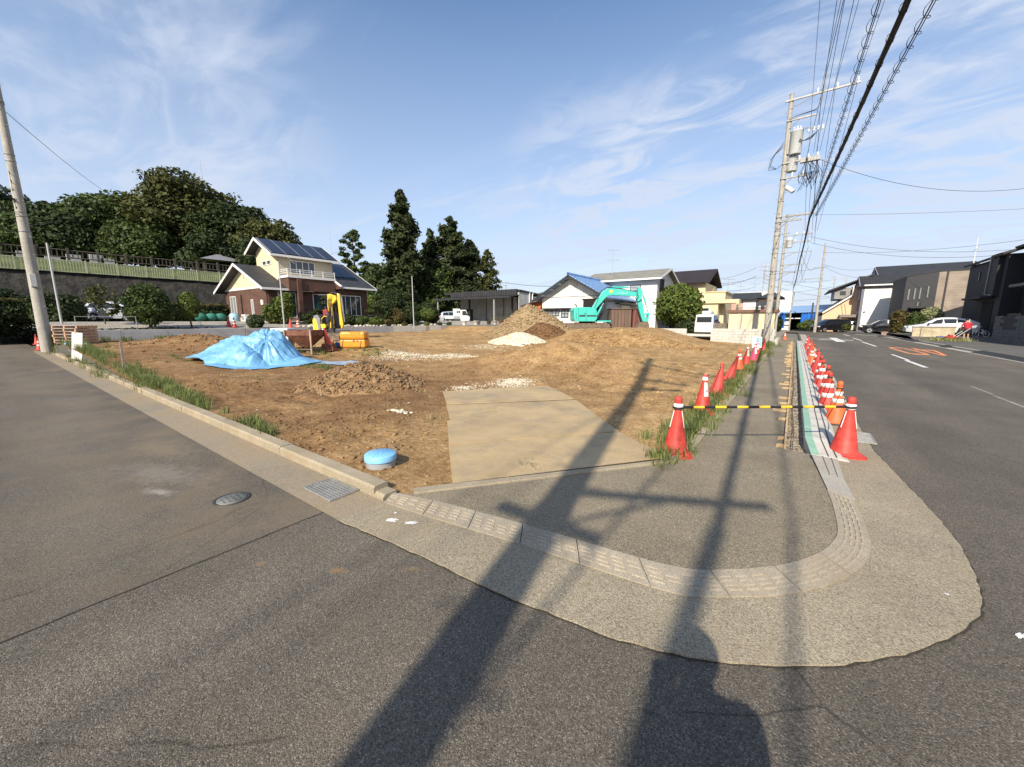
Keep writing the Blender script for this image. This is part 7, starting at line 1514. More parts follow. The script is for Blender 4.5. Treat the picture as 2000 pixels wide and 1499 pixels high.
# potted plants by the truck
POTC = [('pot_white', (0.66, 0.64, 0.6)), ('pot_pale', (0.6, 0.52, 0.42)), ('pot_grey', (0.24, 0.3, 0.26)), ('pot_dark', (0.07, 0.06, 0.05)), ('pot_cream', (0.5, 0.48, 0.44)), ('pot_brown', (0.22, 0.10, 0.07))]
for k, (x, y, c, lab) in enumerate(((-30.4, 32.6, 0, 'white square flower pot, leftmost of the row on the retaining wall'), (-30.4, 34.6, 1, 'pale pot with red flowers below the white truck'), (-30.4, 35.0, 2, 'grey green pot beside the pot with red flowers'), (-30.4, 37.0, 3, 'small dark pot left of the two cream planters'), (-30.4, 38.2, 4, 'large cream planter behind the earth mound edge'), (-30.4, 39.5, 5, 'brown pot rightmost of the row before the warehouse'))):
    p = thing('flower_pot', lab, 'flower pot', (x, y, 1.16)); mb = MB(); mb.lathe([(.20, 0), (.28, .42), (.31, .43), (.31, .48), (.27, .48), (.25, .42)], 14); mb.build('pot', mat(*POTC[c], rough=.7), p)
# ================================================================== vehicles, person
TYRE = mat('tyre', (0.02, 0.02, 0.02), rough=0.85); RIM = mat('rim_silver', (0.55, 0.55, 0.55), metal=0.7, rough=0.3, var=0.05); RIMD = mat('rim_dark', (0.06, 0.06, 0.065), metal=0.5, rough=0.35)
CW = mat('car_white', (0.62, 0.62, 0.62), var=0.03, rough=0.22, coat=0.6, spec=0.5); CS = mat('car_silver', (0.50, 0.53, 0.58), var=0.04, rough=0.25, metal=0.35, coat=0.6); CB = mat('car_black', (0.010, 0.010, 0.012), var=0.1, rough=0.15, coat=0.8); CBE = mat('car_cream', (0.55, 0.54, 0.36), var=0.04, rough=0.25, coat=0.5)
CG = glass('car_glass', (0.015, 0.018, 0.022), 0.04); LAMPW = mat('headlamp', (0.7, 0.7, 0.7), rough=0.12, var=0.1, spec=0.8); LAMPR = mat('tail_lamp', (0.45, 0.02, 0.02), rough=0.2)
PLASTIC = mat('car_trim', (0.03, 0.03, 0.032), rough=0.6); NPLATE = mat('number_plate', (0.65, 0.66, 0.62), var=0.05)
def car(name, label, cat, loc, rz, st, paint, side_glass, screens, wheels, wr=0.32, rim=RIM, extras=None):
    """st: stations (x, z_bottom, z_mid, z_belt, z_roof, half_width, half_roof) from tail to nose"""
    t = thing(name, label, cat, loc, rz); xs = [s[0] for s in st]
    S = lambda x: [float(np.interp(x, xs, [s[k] for s in st])) for k in range(1, 7)]
    fine = np.unique(np.r_[np.linspace(xs[0], xs[-1], 44), xs]); rings = []
    for x in fine:
        zb, zm, zl, zr, w, r = S(x)
        for wx in wheels:      # wheel arches cut up into the sill
            d = abs(x - wx)
            if d < wr * 1.16: zb = max(zb, math.sqrt(max(0, (wr * 1.16) ** 2 - d * d)) + wr)
        zb = min(zb, zl - .03); zm = max(zm, zb + .02); zm = min(zm, zl - .01)
        rings.append([(x, -w * .93, zb), (x, -w, zm), (x, -w * .975, zl), (x, -r - .04, zr - .045), (x, -r + .10, zr), (x, r - .10, zr), (x, r + .04, zr - .045), (x, w * .975, zl), (x, w, zm), (x, w * .93, zb)])
    mb = MB(); mb.sm = True; mb.loft(rings, False); mb.sm = False; mb._add(rings[0], [tuple(range(10))]); mb._add(rings[-1], [tuple(range(9, -1, -1))]); body = mb.build('body', paint, t)
    body.data.set_sharp_from_angle(angle=0.6)
    def pt(x, q, s):
        zb, zm, zl, zr, w, r = S(x); return (x, s * ((w * .975) * (1 - q) + (r + .03) * q + .022), zl * (1 - q) + (zr - .06) * q)
    for poly in side_glass:
        for s in (-1, 1):
            mb = MB(); q = []
            n = len(poly)
            for i in range(n):
                a, b = poly[i], poly[(i + 1) % n]
                for f in np.linspace(0, 1, 5, endpoint=False): q.append(pt(a[0] * (1 - f) + b[0] * f, a[1] * (1 - f) + b[1] * f, s))
            mb.poly(q); mb.build('side_window', CG, t)
    for (x0, x1) in screens:
        mb = MB(); A0, A1 = S(x0), S(x1)
        mb.quad((x0, -A0[5] + .06, A0[3] + .006), (x0, A0[5] - .06, A0[3] + .006), (x1, A1[5] - .06, A1[3] + .006), (x1, -A1[5] + .06, A1[3] + .006)); mb.build('windscreen', CG, t)
    for wx in wheels:
        for s in (-1, 1):
            w = S(wx)[4]; y = s * (w - .11)
            mb = MB(); mb.tube([(wx, y - .1, wr), (wx, y + .1, wr)], wr, 20); o = mb.build('wheel', TYRE, t)
            mb = MB(); yo = y + s * .102; vs = [(wx + wr * .66 * math.cos(a), yo, wr + wr * .66 * math.sin(a)) for a in np.linspace(0, 2 * math.pi, 18, endpoint=False)]; mb.poly(vs); mb.build('rim', PLASTIC if rim is RIMD else rim, o)
            mb = MB()
            for a in np.linspace(0, 2 * math.pi, 5, endpoint=False): mb.box((wx + wr * .33 * math.cos(a), yo + s * .006, wr + wr * .33 * math.sin(a)), (wr * .62, .012, wr * .13), ry=-a)
            mb.build('spokes', RIMD if rim is RIM else RIM, o)
    mb = MB(); zb = S(wheels[0])[0]; mb.bb(wheels[0], wheels[1], -S(0)[4] * .93, S(0)[4] * .93, wr * .72, wr * .72 + .10); mb.bb(xs[0] + .3, xs[-1] - .3, -S(0)[4] * .75, S(0)[4] * .75, wr * .8, wr * 1.6); mb.build('underbody', PLASTIC, t)
    if extras: extras(t, S)
    return t
def lamps(nx, tx, zf, zt, w, fr=LAMPW):
    def f(t, S):
        for s in (-1, 1):
            mb = MB(); mb.rbox((nx, s * w, zf), (.22, .34, .15), .04); mb.build('headlight', fr, t); mb = MB(); mb.rbox((tx, s * w, zt), (.16, .26, .26), .04); mb.build('tail_light', LAMPR, t)
            x = nx - 1.15; mb = MB(); mb.rbox((x, s * (S(x)[4] + .10), S(x)[2] + .07), (.14, .2, .13), .04); mb.build('mirror', PLASTIC if fr is LAMPW else fr, t)
        mb = MB(); mb.box((tx - .06, 0, zt - .12), (.02, .33, .16)); mb.build('number_plate', NPLATE, t)
    return f
hatch = [(-2.0, .45, .55, .95, 1.0, .70, .55), (-1.95, .28, .55, .95, 1.25, .80, .6), (-1.75, .24, .6, .97, 1.40, .84, .60), (-.9, .22, .6, .95, 1.48, .85, .60), (0, .22, .6, .93, 1.48, .85, .60), (.6, .22, .58, .92, 1.36, .85, .58), (1.25, .22, .56, .92, .98, .84, .62), (1.8, .22, .55, .80, .84, .80, .62), (2.0, .30, .5, .68, .70, .66, .5)]
car('hatchback', 'silver white hatchback parked by the hedge behind the clipped round tree', 'car', (-41.6, 6.55, yard_z(-42, 6) + 0.02), A, hatch, CS, [[(-1.75, .1), (-.55, .1), (-.55, .85), (-1.5, .85)], [(-.5, .1), (.95, .1), (.4, .85), (-.5, .85)]], [(.62, 1.22), (-1.72, -1.92)], (-1.25, 1.2), .30, RIM, lamps(1.9, -1.96, .68, .95, .6))
suv = [(-2.15, .5, .62, 1.0, 1.05, .72, .58), (-2.1, .32, .62, 1.02, 1.30, .86, .62), (-1.8, .30, .66, 1.05, 1.58, .90, .62), (-.8, .28, .66, 1.03, 1.67, .91, .62), (0, .28, .66, 1.0, 1.66, .91, .62), (.5, .28, .64, 1.0, 1.56, .91, .60), (1.15, .28, .62, 1.0, 1.06, .90, .66), (1.9, .28, .6, .90, .95, .86, .68), (2.15, .36, .55, .74, .78, .70, .55)]
SG = [[(-1.85, .1), (-1.0, .1), (-1.0, .85), (-1.7, .85)], [(-.95, .1), (-.15, .1), (-.15, .86), (-.95, .86)], [(-.1, .1), (.9, .1), (.35, .85), (-.1, .85)]]
car('suv', 'silver car with dark rear window parked under the warehouse canopy', 'car', (-40.4, 41.3, 1.32), A + 0.30, suv, CS, SG, [(.52, 1.13), (-1.82, -2.08)], (-1.35, 1.3), .34, RIM, lamps(2.0, -2.1, .8, 1.0, .66))
bsuv = [(-2.35, .5, .62, 1.02, 1.08, .76, .6), (-2.3, .34, .64, 1.05, 1.35, .90, .64), (-1.95, .30, .68, 1.08, 1.60, .93, .64), (-.8, .30, .68, 1.06, 1.70, .94, .64), (0, .30, .68, 1.04, 1.68, .94, .64), (.55, .30, .66, 1.04, 1.55, .94, .62), (1.25, .30, .64, 1.04, 1.10, .93, .68), (2.05, .30, .62, .95, 1.0, .88, .68), (2.35, .38, .55, .76, .8, .72, .55)]
car('suv', 'black car parked nose out beside the white weatherboarded house', 'car', (8.85, 64.2, 0.13), math.pi, bsuv, CB, [[(-1.95, .1), (-1.05, .1), (-1.05, .85), (-1.8, .85)], [(-1.0, .1), (-.15, .1), (-.15, .86), (-1.0, .86)], [(-.1, .1), (1.0, .1), (.4, .85), (-.1, .85)]], [(.57, 1.23), (-1.97, -2.28)], (-1.42, 1.42), .36, RIM, lamps(2.2, -2.3, .82, 1.05, .7))
wcr = [(-2.2, .5, .66, 1.08, 1.12, .74, .58), (-2.1, .36, .68, 1.12, 1.20, .88, .60), (-1.6, .30, .70, 1.10, 1.42, .92, .60), (-.7, .28, .68, 1.02, 1.58, .93, .60), (0, .28, .66, .98, 1.58, .93, .60), (.5, .28, .64, .96, 1.46, .92, .58), (1.2, .28, .60, .95, 1.0, .91, .66), (1.9, .28, .56, .82, .87, .86, .66), (2.2, .34, .5, .64, .68, .70, .55)]
car('crossover', 'white coupe-like crossover parked nose out behind the stained cream wall', 'car', (10.45, 50.2, 0.37), math.pi, wcr, CW, [[(-1.45, .3), (-.85, .12), (-.85, .8), (-1.2, .78)], [(-.8, .1), (-.05, .1), (-.05, .84), (-.8, .84)], [(0, .1), (.95, .1), (.38, .82), (0, .84)]], [(.52, 1.18), (-1.0, -2.02)], (-1.32, 1.34), .37, RIMD, lamps(2.02, -2.08, .74, 1.02, .66))
mv = [(-2.4, .5, .7, 1.05, 1.2, .74, .6), (-2.35, .3, .7, 1.08, 1.6, .86, .66), (-2.1, .26, .7, 1.08, 1.86, .88, .68), (-.5, .24, .7, 1.04, 1.90, .88, .68), (.6, .24, .7, 1.0, 1.84, .88, .66), (1.2, .24, .68, .98, 1.55, .88, .62), (1.85, .24, .65, .98, 1.05, .86, .62), (2.25, .24, .6, .86, .9, .80, .6), (2.4, .32, .5, .66, .7, .66, .5)]
MG = [[(-2.1, .1), (-1.0, .1), (-1.0, .85), (-2.0, .85)], [(-.95, .1), (.25, .1), (.25, .86), (-.95, .86)], [(.3, .1), (1.6, .1), (.85, .85), (.3, .85)]]
car('minivan', 'black minivan with pale windscreen parked at the peach house', 'van', (4.3, 73.2, 0.02), math.pi + 0.65, mv, CB, MG, [(.62, 1.83), (-2.12, -2.34)], (-1.45, 1.5), .33, RIM, lamps(2.28, -2.38, .78, 1.1, .64))
car('compact_car', 'small pale cream car under the taupe carport of the peach house', 'car', (7.0, 78.9, 0.0), math.pi + 0.1, [(s[0] * .82, s[1], s[2], s[3], s[4] * 1.05, s[5] * .88, s[6] * .88) for s in hatch], CBE, [[(-1.4, .1), (-.5, .1), (-.5, .85), (-1.2, .85)], [(-.45, .1), (.75, .1), (.3, .85), (-.45, .85)]], [(.52, 1.0)], (-1.0, 1.0), .28, RIM, lamps(1.55, -1.6, .7, .95, .52))
def van_extra(t, S):
    lamps(1.55, -1.60, .72, .80, .60)(t, S)
    mb = MB(); mb.rbox((-.2, 0, 1.94), (1.5, .75, .26), .1); mb.build('roof_box', CW, t)
    mb = MB(); mb.box((-1.70, 0, 1.34), (.03, 1.12, .44)); mb.build('rear_window', CG, t)
    mb = MB(); mb.rbox((-1.70, 0, .42), (.14, 1.42, .26), .05); mb.build('bumper', CW, t)
van = [(-1.69, .3, .6, 1.08, 1.62, .70, .58), (-1.64, .24, .6, 1.08, 1.76, .735, .62), (-1.2, .22, .6, 1.06, 1.80, .74, .63), (.4, .22, .6, 1.04, 1.80, .74, .63), (.95, .22, .6, 1.02, 1.66, .74, .60), (1.5, .22, .58, 1.0, 1.08, .73, .58), (1.69, .28, .5, .8, .85, .66, .5)]
car('kei_van', 'small white van with a white roof box seen from behind', 'van', (-6.15, 37.6, 0.42), math.pi / 2, van, CW, [[(-1.5, .1), (-.6, .1), (-.6, .85), (-1.45, .85)], [(-.55, .1), (.3, .1), (.3, .86), (-.55, .86)], [(.35, .1), (1.2, .1), (.75, .84), (.35, .84)]], [(.97, 1.48)], (-1.1, 1.15), .28, RIM, van_extra)
# kei truck with a cab-high box and low bed
kt = thing('kei_truck', 'small white pickup truck with a boxed cab top parked before the warehouse', 'truck', (-36.9, 38.4, 1.27), A + 0.05)
mb = MB(); mb.side([(.35, .35), (1.55, .35), (1.62, .85), (1.40, 1.05), (1.15, 1.72), (1.05, 1.80), (.35, 1.80)], -.72, .72); cab = mb.build('cab', CW, kt); q = cab.modifiers.new('b', 'BEVEL'); q.width = .05; q.segments = 2; q.limit_method = 'ANGLE'
for s in (-1, 1): mb = MB(); mb.side([(.62, 1.08), (1.32, 1.08), (1.08, 1.66), (.62, 1.66)], s * .724 - .004, s * .724 + .004); mb.build('side_window', CG, kt)
mb = MB(); mb.quad((1.46, -.6, 1.02), (1.46, .6, 1.02), (1.19, .58, 1.68), (1.19, -.58, 1.68)); mb.build('windscreen', CG, kt)
mb = MB(); mb.bb(-.62, .34, -.70, .70, .92, 1.95); o = mb.build('box', CW, kt); q = o.modifiers.new('b', 'BEVEL'); q.width = .05; q.segments = 2
for x0 in (-.42, -.12, .12): mb = MB(); mb.bb(x0, x0 + .18, -.712, -.70, 1.38, 1.66); mb.build('box_window', CG if x0 > -.3 else WFR, kt)
mb = MB(); mb.bb(-1.7, -.62, -.70, .70, .62, .70)
for s in (-1, 1): mb.bb(-1.7, -.62, s * .69 - .02, s * .69 + .02, .70, 1.0)
mb.bb(-1.72, -1.68, -.67, .67, .70, 1.0); mb.build('bed', CW, kt)
mb = MB(); mb.bb(-1.6, 1.3, -.5, .5, .34, .6); mb.build('chassis', PLASTIC, kt)
for wx in (-1.05, 1.02):
    for s in (-1, 1): mb = MB(); mb.tube([(wx, s * .62 - .09, .28), (wx, s * .62 + .09, .28)], .28, 16); o = mb.build('wheel', TYRE, kt); mb = MB(); mb.tube([(wx, s * .62 - .095, .28), (wx, s * .62 + .095, .28)], .16, 14); mb.build('rim', RIM, o)
for s in (-1, 1): mb = MB(); mb.rbox((1.3, s * .82, 1.2), (.08, .14, .22), .03); mb.build('mirror', PLASTIC, kt)

# ---- person in red seen from behind, with a small red mower
SKIN = mat('skin', (0.45, 0.26, 0.18), var=0.08, rough=0.6); SHIRT = mat('shirt_red', (0.42, 0.025, 0.045), var=0.15, rough=0.85); SHORT = mat('shorts_dark', (0.018, 0.018, 0.025), rough=0.85); HAIR = mat('hair_black', (0.012, 0.010, 0.010), rough=0.7); SHOE = mat('shoe_dark', (0.03, 0.035, 0.03), rough=0.8)
pe = thing('person', 'person in red T-shirt and dark shorts bending over yard work before the white car', 'person', (11.0, 45.5, 0.10), math.radians(100))
J = dict(pel=(0, 0, .92), sp=(.04, 0, 1.12), ch=(.10, 0, 1.32), nk=(.15, 0, 1.47), hd=(.22, 0, 1.56), ht=(.25, 0, 1.68), rs=(.10, -.18, 1.40), re=(.13, -.27, 1.13), rw=(.26, -.24, .92), rh=(.30, -.23, .86), ls=(.10, .18, 1.40), le=(.10, .29, 1.13), lw=(.24, .30, .92), lh=(.28, .30, .86),
         rp=(0, -.09, .88), rk=(.05, -.11, .49), ra=(-.02, -.11, .10), rt=(.14, -.12, .035), lp=(0, .09, .88), lk=(.03, .12, .49), la=(-.05, .13, .10), lt=(.11, .15, .035))
R = dict(pel=.125, sp=.12, ch=.14, nk=.055, hd=.09, ht=.075, rs=.06, re=.043, rw=.032, rh=.03, ls=.06, le=.043, lw=.032, lh=.03, rp=.085, rk=.058, ra=.04, rt=.035, lp=.085, lk=.058, la=.04, lt=.035)
names_ = list(J); E = [('pel', 'sp'), ('sp', 'ch'), ('ch', 'nk'), ('nk', 'hd'), ('hd', 'ht'), ('ch', 'rs'), ('rs', 're'), ('re', 'rw'), ('rw', 'rh'), ('ch', 'ls'), ('ls', 'le'), ('le', 'lw'), ('lw', 'lh'), ('pel', 'rp'), ('rp', 'rk'), ('rk', 'ra'), ('ra', 'rt'), ('pel', 'lp'), ('lp', 'lk'), ('lk', 'la'), ('la', 'lt')]
fing = []
for s, hnd in ((-1, 'rh'), (1, 'lh')):
    b = Vector(J[hnd])
    for k in range(4): fing.append((b + Vector((-.025 + .018 * k, -s * .01, 0)), b + Vector((-.02 + .02 * k, -s * .022, -.05 - .006 * (k in (1, 2)))), b + Vector((-.012 + .018 * k, -s * .045, -.07))))
    fing.append((b + Vector((.02, -s * .01, .03)), b + Vector((.045, -s * .02, .0)), b + Vector((.045, -s * .035, -.025))))
me = bpy.data.meshes.new('body'); me.from_pydata([J[n] for n in names_], [(names_.index(a), names_.index(b)) for a, b in E], []); bo = link('body', me, pe); me.materials.append(SKIN)
bo.modifiers.new('skin', 'SKIN'); sv = me.skin_vertices[0].data
for i, n in enumerate(names_): sv[i].radius = (R[n], R[n]); sv[i].use_root = (n == 'pel')
q = bo.modifiers.new('sub', 'SUBSURF'); q.levels = 2; q.render_levels = 2; bo.modifiers['skin'].use_smooth_shade = True
for f_ in fing: mb = MB(); mb.tube(f_, .0085, 6, r2=.006); mb.build('finger', SKIN, pe)
def ring(c, rx, ry, n=14, tilt=0): return [(c[0] + rx * math.cos(a) , c[1] + ry * math.sin(a), c[2] + tilt * math.cos(a)) for a in np.linspace(0, 2 * math.pi, n, endpoint=False)]
mb = MB(); mb.sm = True; mb.loft([ring((.0, 0, .90), .155, .19), ring((.03, 0, 1.08), .15, .185), ring((.08, 0, 1.28), .165, .205), ring((.11, 0, 1.40), .13, .21), ring((.14, 0, 1.455), .075, .09)], False)
for s in (-1, 1): mb.loft([ring((.10, s * .17, 1.41), .085, .07), ring((.12, s * .235, 1.30), .082, .07), ring((.125, s * .265, 1.19), .082, .068)], False)
mb.build('shirt', SHIRT, pe)
mb = MB(); mb.sm = True; mb.loft([ring((0, 0, .97), .15, .185), ring((0, 0, .84), .155, .195)], False)
for s in (-1, 1): mb.loft([ring((0, s * .09, .88), .125, .105), ring((.03, s * .105, .70), .105, .10), ring((.045, s * .11, .58), .10, .095)], False)
mb.build('shorts', SHORT, pe)
mb = MB(); mb.ball((.235, 0, 1.645), .108, 12, 8, (1.05, .92, 1)); mb.build('hair', HAIR, pe)
mb = MB(); mb.ball((.325, 0, 1.60), .018, 6, 4); mb.build('nose', SKIN, pe)
for s in (-1, 1): mb = MB(); mb.ball((.24, s * .098, 1.60), .028, 6, 4, (.7, .4, 1)); mb.build('ear', SKIN, pe); mb = MB(); mb.rbox((.05, s * .125, .05), (.28, .10, .10), .035); mb.build('shoe', SHOE, pe)
# the photographer, standing just behind the viewpoint with a phone held up
ph = thing('person', 'person in grey shirt and dark trousers holding up a phone just behind the viewpoint', 'person', (.27, -.36, 0.0), math.pi / 2 + A)
J2 = dict(pel=(0, 0, .93), sp=(.0, 0, 1.14), ch=(0, 0, 1.34), nk=(.02, 0, 1.48), hd=(.03, 0, 1.58), ht=(.03, 0, 1.70), rs=(0, -.18, 1.40), re=(.04, -.20, 1.13), rw=(.26, -.09, 1.28), rh=(.31, -.09, 1.34), ls=(0, .18, 1.40), le=(.04, .20, 1.13), lw=(.26, .09, 1.28), lh=(.31, .09, 1.34),
          rp=(0, -.10, .90), rk=(.02, -.13, .50), ra=(-.02, -.15, .10), rt=(.14, -.17, .035), lp=(0, .10, .90), lk=(.02, .13, .50), la=(-.02, .15, .10), lt=(.14, .17, .035))
me = bpy.data.meshes.new('body'); me.from_pydata([J2[n] for n in names_], [(names_.index(a), names_.index(b)) for a, b in E], []); bo = link('body', me, ph); me.materials.append(SKIN)
bo.modifiers.new('skin', 'SKIN'); sv = me.skin_vertices[0].data
for i, n in enumerate(names_): sv[i].radius = (R[n], R[n]); sv[i].use_root = (n == 'pel')
q = bo.modifiers.new('sub', 'SUBSURF'); q.levels = 2; q.render_levels = 2
GRYS = mat('shirt_grey', (0.2, 0.2, 0.21), rough=.85); mb = MB(); mb.sm = True; mb.loft([ring((0, 0, .88), .16, .20), ring((0, 0, 1.1), .15, .19), ring((0, 0, 1.3), .16, .215), ring((0, 0, 1.42), .13, .22), ring((.02, 0, 1.47), .075, .09)], False)
for s in (-1, 1): mb.loft([ring((0, s * .18, 1.42), .085, .075), ring((.02, s * .195, 1.28), .08, .07), ring((.035, s * .20, 1.16), .075, .065)], False)
mb.build('shirt', GRYS, ph)
mb = MB(); mb.sm = True; mb.loft([ring((0, 0, .98), .15, .19), ring((0, 0, .84), .155, .2)], False)
for s in (-1, 1): mb.loft([ring((0, s * .10, .9), .125, .11), ring((.02, s * .13, .5), .09, .09), ring((-.02, s * .15, .08), .075, .075)], False); 
mb.build('trousers', SHORT, ph)
mb = MB(); mb.ball((.02, 0, 1.66), .11, 12, 8, (1.05, .92, 1)); mb.build('hair', HAIR, ph)
for s, hnd in ((-1, 'rh'), (1, 'lh')):
    b = Vector(J2[hnd])
    for k in range(4): mb = MB(); mb.tube([b + Vector((.0, 0, .02 - .02 * k)), b + Vector((.035, -s * .01, .03 - .02 * k)), b + Vector((.05, -s * .04, .03 - .02 * k))], .0085, 6, r2=.006); mb.build('finger', SKIN, ph)
    mb = MB(); mb.tube([b, b + Vector((-.03, -s * .02, .02)), b + Vector((-.02, -s * .05, .03))], .009, 6, r2=.007); mb.build('thumb', SKIN, ph)
    mb = MB(); mb.rbox((.05, s * .16, .05), (.28, .10, .10), .035); mb.build('shoe', SHOE, ph)
pn = thing('phone', 'phone held up by the person just behind the viewpoint', 'phone', (.27 - .33 * math.sin(A), -.36 + .33 * math.cos(A), 1.36), math.pi / 2 + A); mb = MB(); mb.rbox((0, 0, 0), (.009, .15, .072), .004); mb.build('case', PLASTIC, pn)
mw = thing('lawn_mower', 'small red mower with a white handle in the weeds beside the person in red', 'mower', (10.35, 45.3, 0.12), math.radians(200))
mb = MB(); mb.rbox((.25, 0, .22), (.6, .42, .2), .06); mb.lathe([(.12, .30), (.12, .42), (.06, .46)], 12, (.25, 0, 0)); mb.build('deck', mat('mower_red', (0.40, 0.025, 0.02), rough=.5), mw)
for x in (0, .5):
    for s in (-1, 1): mb = MB(); mb.tube([(x, s * .22, .1), (x, s * .27, .1)], .1, 12); mb.build('wheel', TYRE, mw)
mb = MB(); mb.tube([(.0, .18, .28), (-.75, .18, .95), (-.78, -.18, .95), (0, -.18, .28)], .018, 6); mb.build('handle', WFR, mw)
# ---- white bicycle
bk_ = thing('bicycle', 'small white bicycle leaning between the person in red and the stone wall', 'bicycle', (12.3, 47.6, 0.36), math.radians(215)); bk_.rotation_euler = (0.12, 0, math.radians(215))
BW = mat('bike_white', (0.75, 0.75, 0.75), rough=.35)
for x in (-.42, .42):
    mb = MB(); mb.tube([(x + .25 * math.cos(a), 0, .25 + .25 * math.sin(a)) for a in np.linspace(0, 2 * math.pi, 21)], .016, 6, caps=False); o = mb.build('tyre', BW, bk_); mb = MB()
    for a in np.linspace(0, math.pi, 6, endpoint=False): mb.cyl((x + .24 * math.cos(a), 0, .25 + .24 * math.sin(a)), (x - .24 * math.cos(a), 0, .25 - .24 * math.sin(a)), .004, n=3)
    mb.build('spokes', AFR, o)
mb = MB()
for p, q in (((-.42, 0, .25), (-.08, 0, .24)), ((-.42, 0, .25), (-.15, 0, .58)), ((-.08, 0, .24), (-.15, 0, .62)), ((-.08, 0, .24), (.30, 0, .58)), ((-.14, 0, .56), (.29, 0, .64)), ((.28, 0, .72), (.42, 0, .25))): mb.cyl(p, q, .022, n=6)
mb.build('frame', BW, bk_)
mb = MB(); mb.tube([(.22, -.25, .82), (.28, -.08, .76), (.28, .08, .76), (.22, .25, .82)], .016, 6); mb.build('handlebar', BW, bk_); mb = MB(); mb.rbox((-.17, 0, .65), (.24, .13, .06), .025); mb.build('saddle', PLASTIC, bk_)
bkb = MB(); 
for s in (-1, 1): bkb.box((.42, s * .13, .82), (.3, .01, .2)); bkb.box((.42 + s * .15, 0, .82), (.01, .25, .2))
bkb.box((.42, 0, .72), (.3, .25, .01)); bkb.build('basket', BW, bk_)
P_ = np.c_[rng.normal(9.9, .55, 900), rng.normal(44.9, .6, 900), np.full(900, .11)]
V, F = blades(P_, 0.30 * rng.uniform(.3, 1.2, 900), .012, rng, .8); tag(link('verge_weeds', fast_mesh('verge_weeds', V, F, mat('weed_yellow', (0.22, 0.22, 0.07), var=.3, rough=.8, island=.4))), kind='stuff')
# ================================================================== trees and shrubs
def leafmat(name, rgb, rgb2, isl=0.45, tr=0.22, sc=0.45): return mat(name, rgb, rough=0.62, var=0.0, scale=sc, island=isl, transl=tr, rgb2=rgb2, spec=0.25)
LF_DK = leafmat('leaf_dark', (0.026, 0.042, 0.014), (0.048, 0.068, 0.020)); LF_OL = leafmat('leaf_olive', (0.048, 0.058, 0.015), (0.085, 0.088, 0.022)); LF_MD = leafmat('leaf_mid', (0.045, 0.072, 0.018), (0.078, 0.105, 0.028))
LF_BR = leafmat('leaf_bright', (0.075, 0.115, 0.022), (0.13, 0.16, 0.035)); LF_CN = leafmat('leaf_conifer', (0.028, 0.044, 0.016), (0.056, 0.066, 0.020)); LF_RD = leafmat('leaf_reddish', (0.10, 0.060, 0.022), (0.085, 0.095, 0.028)); LF_WH = leafmat('leaf_variegated', (0.16, 0.19, 0.08), (0.36, 0.36, 0.20), .4)
BARK = mat('bark', (0.085, 0.068, 0.05), var=0.3, scale=8, rough=0.95, bump=0.6, stretch=(1, 1, .25)); BARKL = mat('bark_pale', (0.19, 0.165, 0.125), var=0.25, scale=6, rough=0.95, bump=0.5, stretch=(1, 1, .25))
def leaves(P, N, size, rg, aspect=0.62, jit=0.75):
    n = len(P); d = N + rg.normal(0, jit, (n, 3)); d /= np.linalg.norm(d, axis=1)[:, None] + 1e-9
    r = rg.normal(0, 1, (n, 3)); t = np.cross(d, r); t /= np.linalg.norm(t, axis=1)[:, None] + 1e-9; b = np.cross(d, t)
    s = (np.asarray(size) * rg.uniform(0.6, 1.35, n))[:, None]; t = t * s; b = b * s * aspect
    V = np.stack([P - t, P - b * .9 + t * .1, P + t, P + b * .9 + t * .1], 1).reshape(-1, 3)   # diamond leaf sprays
    return V, np.arange(n * 4).reshape(n, 4)
def blob_points(blobs, n, rg, shell=0.35, clump=0.0, flat=0.0):
    vol = np.array([max(.05, (b[3] * b[4] * b[5]) ** (2 / 3)) for b in blobs]); k = rg.choice(len(blobs), n, p=vol / vol.sum()); B = np.array(blobs)[k]
    u = rg.normal(0, 1, (n, 3)); u /= np.linalg.norm(u, axis=1)[:, None]
    r = 1 - shell * rg.random(n) ** 1.6; P = B[:, :3] + u * B[:, 3:6] * r[:, None]; N = u / B[:, 3:6]; N /= np.linalg.norm(N, axis=1)[:, None]; return P, N
def core(blobs, s, rg):
    v, f = ico(); V = []; F = []
    for i, b in enumerate(blobs): V.append(v * (np.array(b[3:6]) * s) * (1 + rg.normal(0, .10, (len(v), 1))) + np.array(b[:3])); F.append(f + i * len(v))
    return np.concatenate(V), np.concatenate(F)
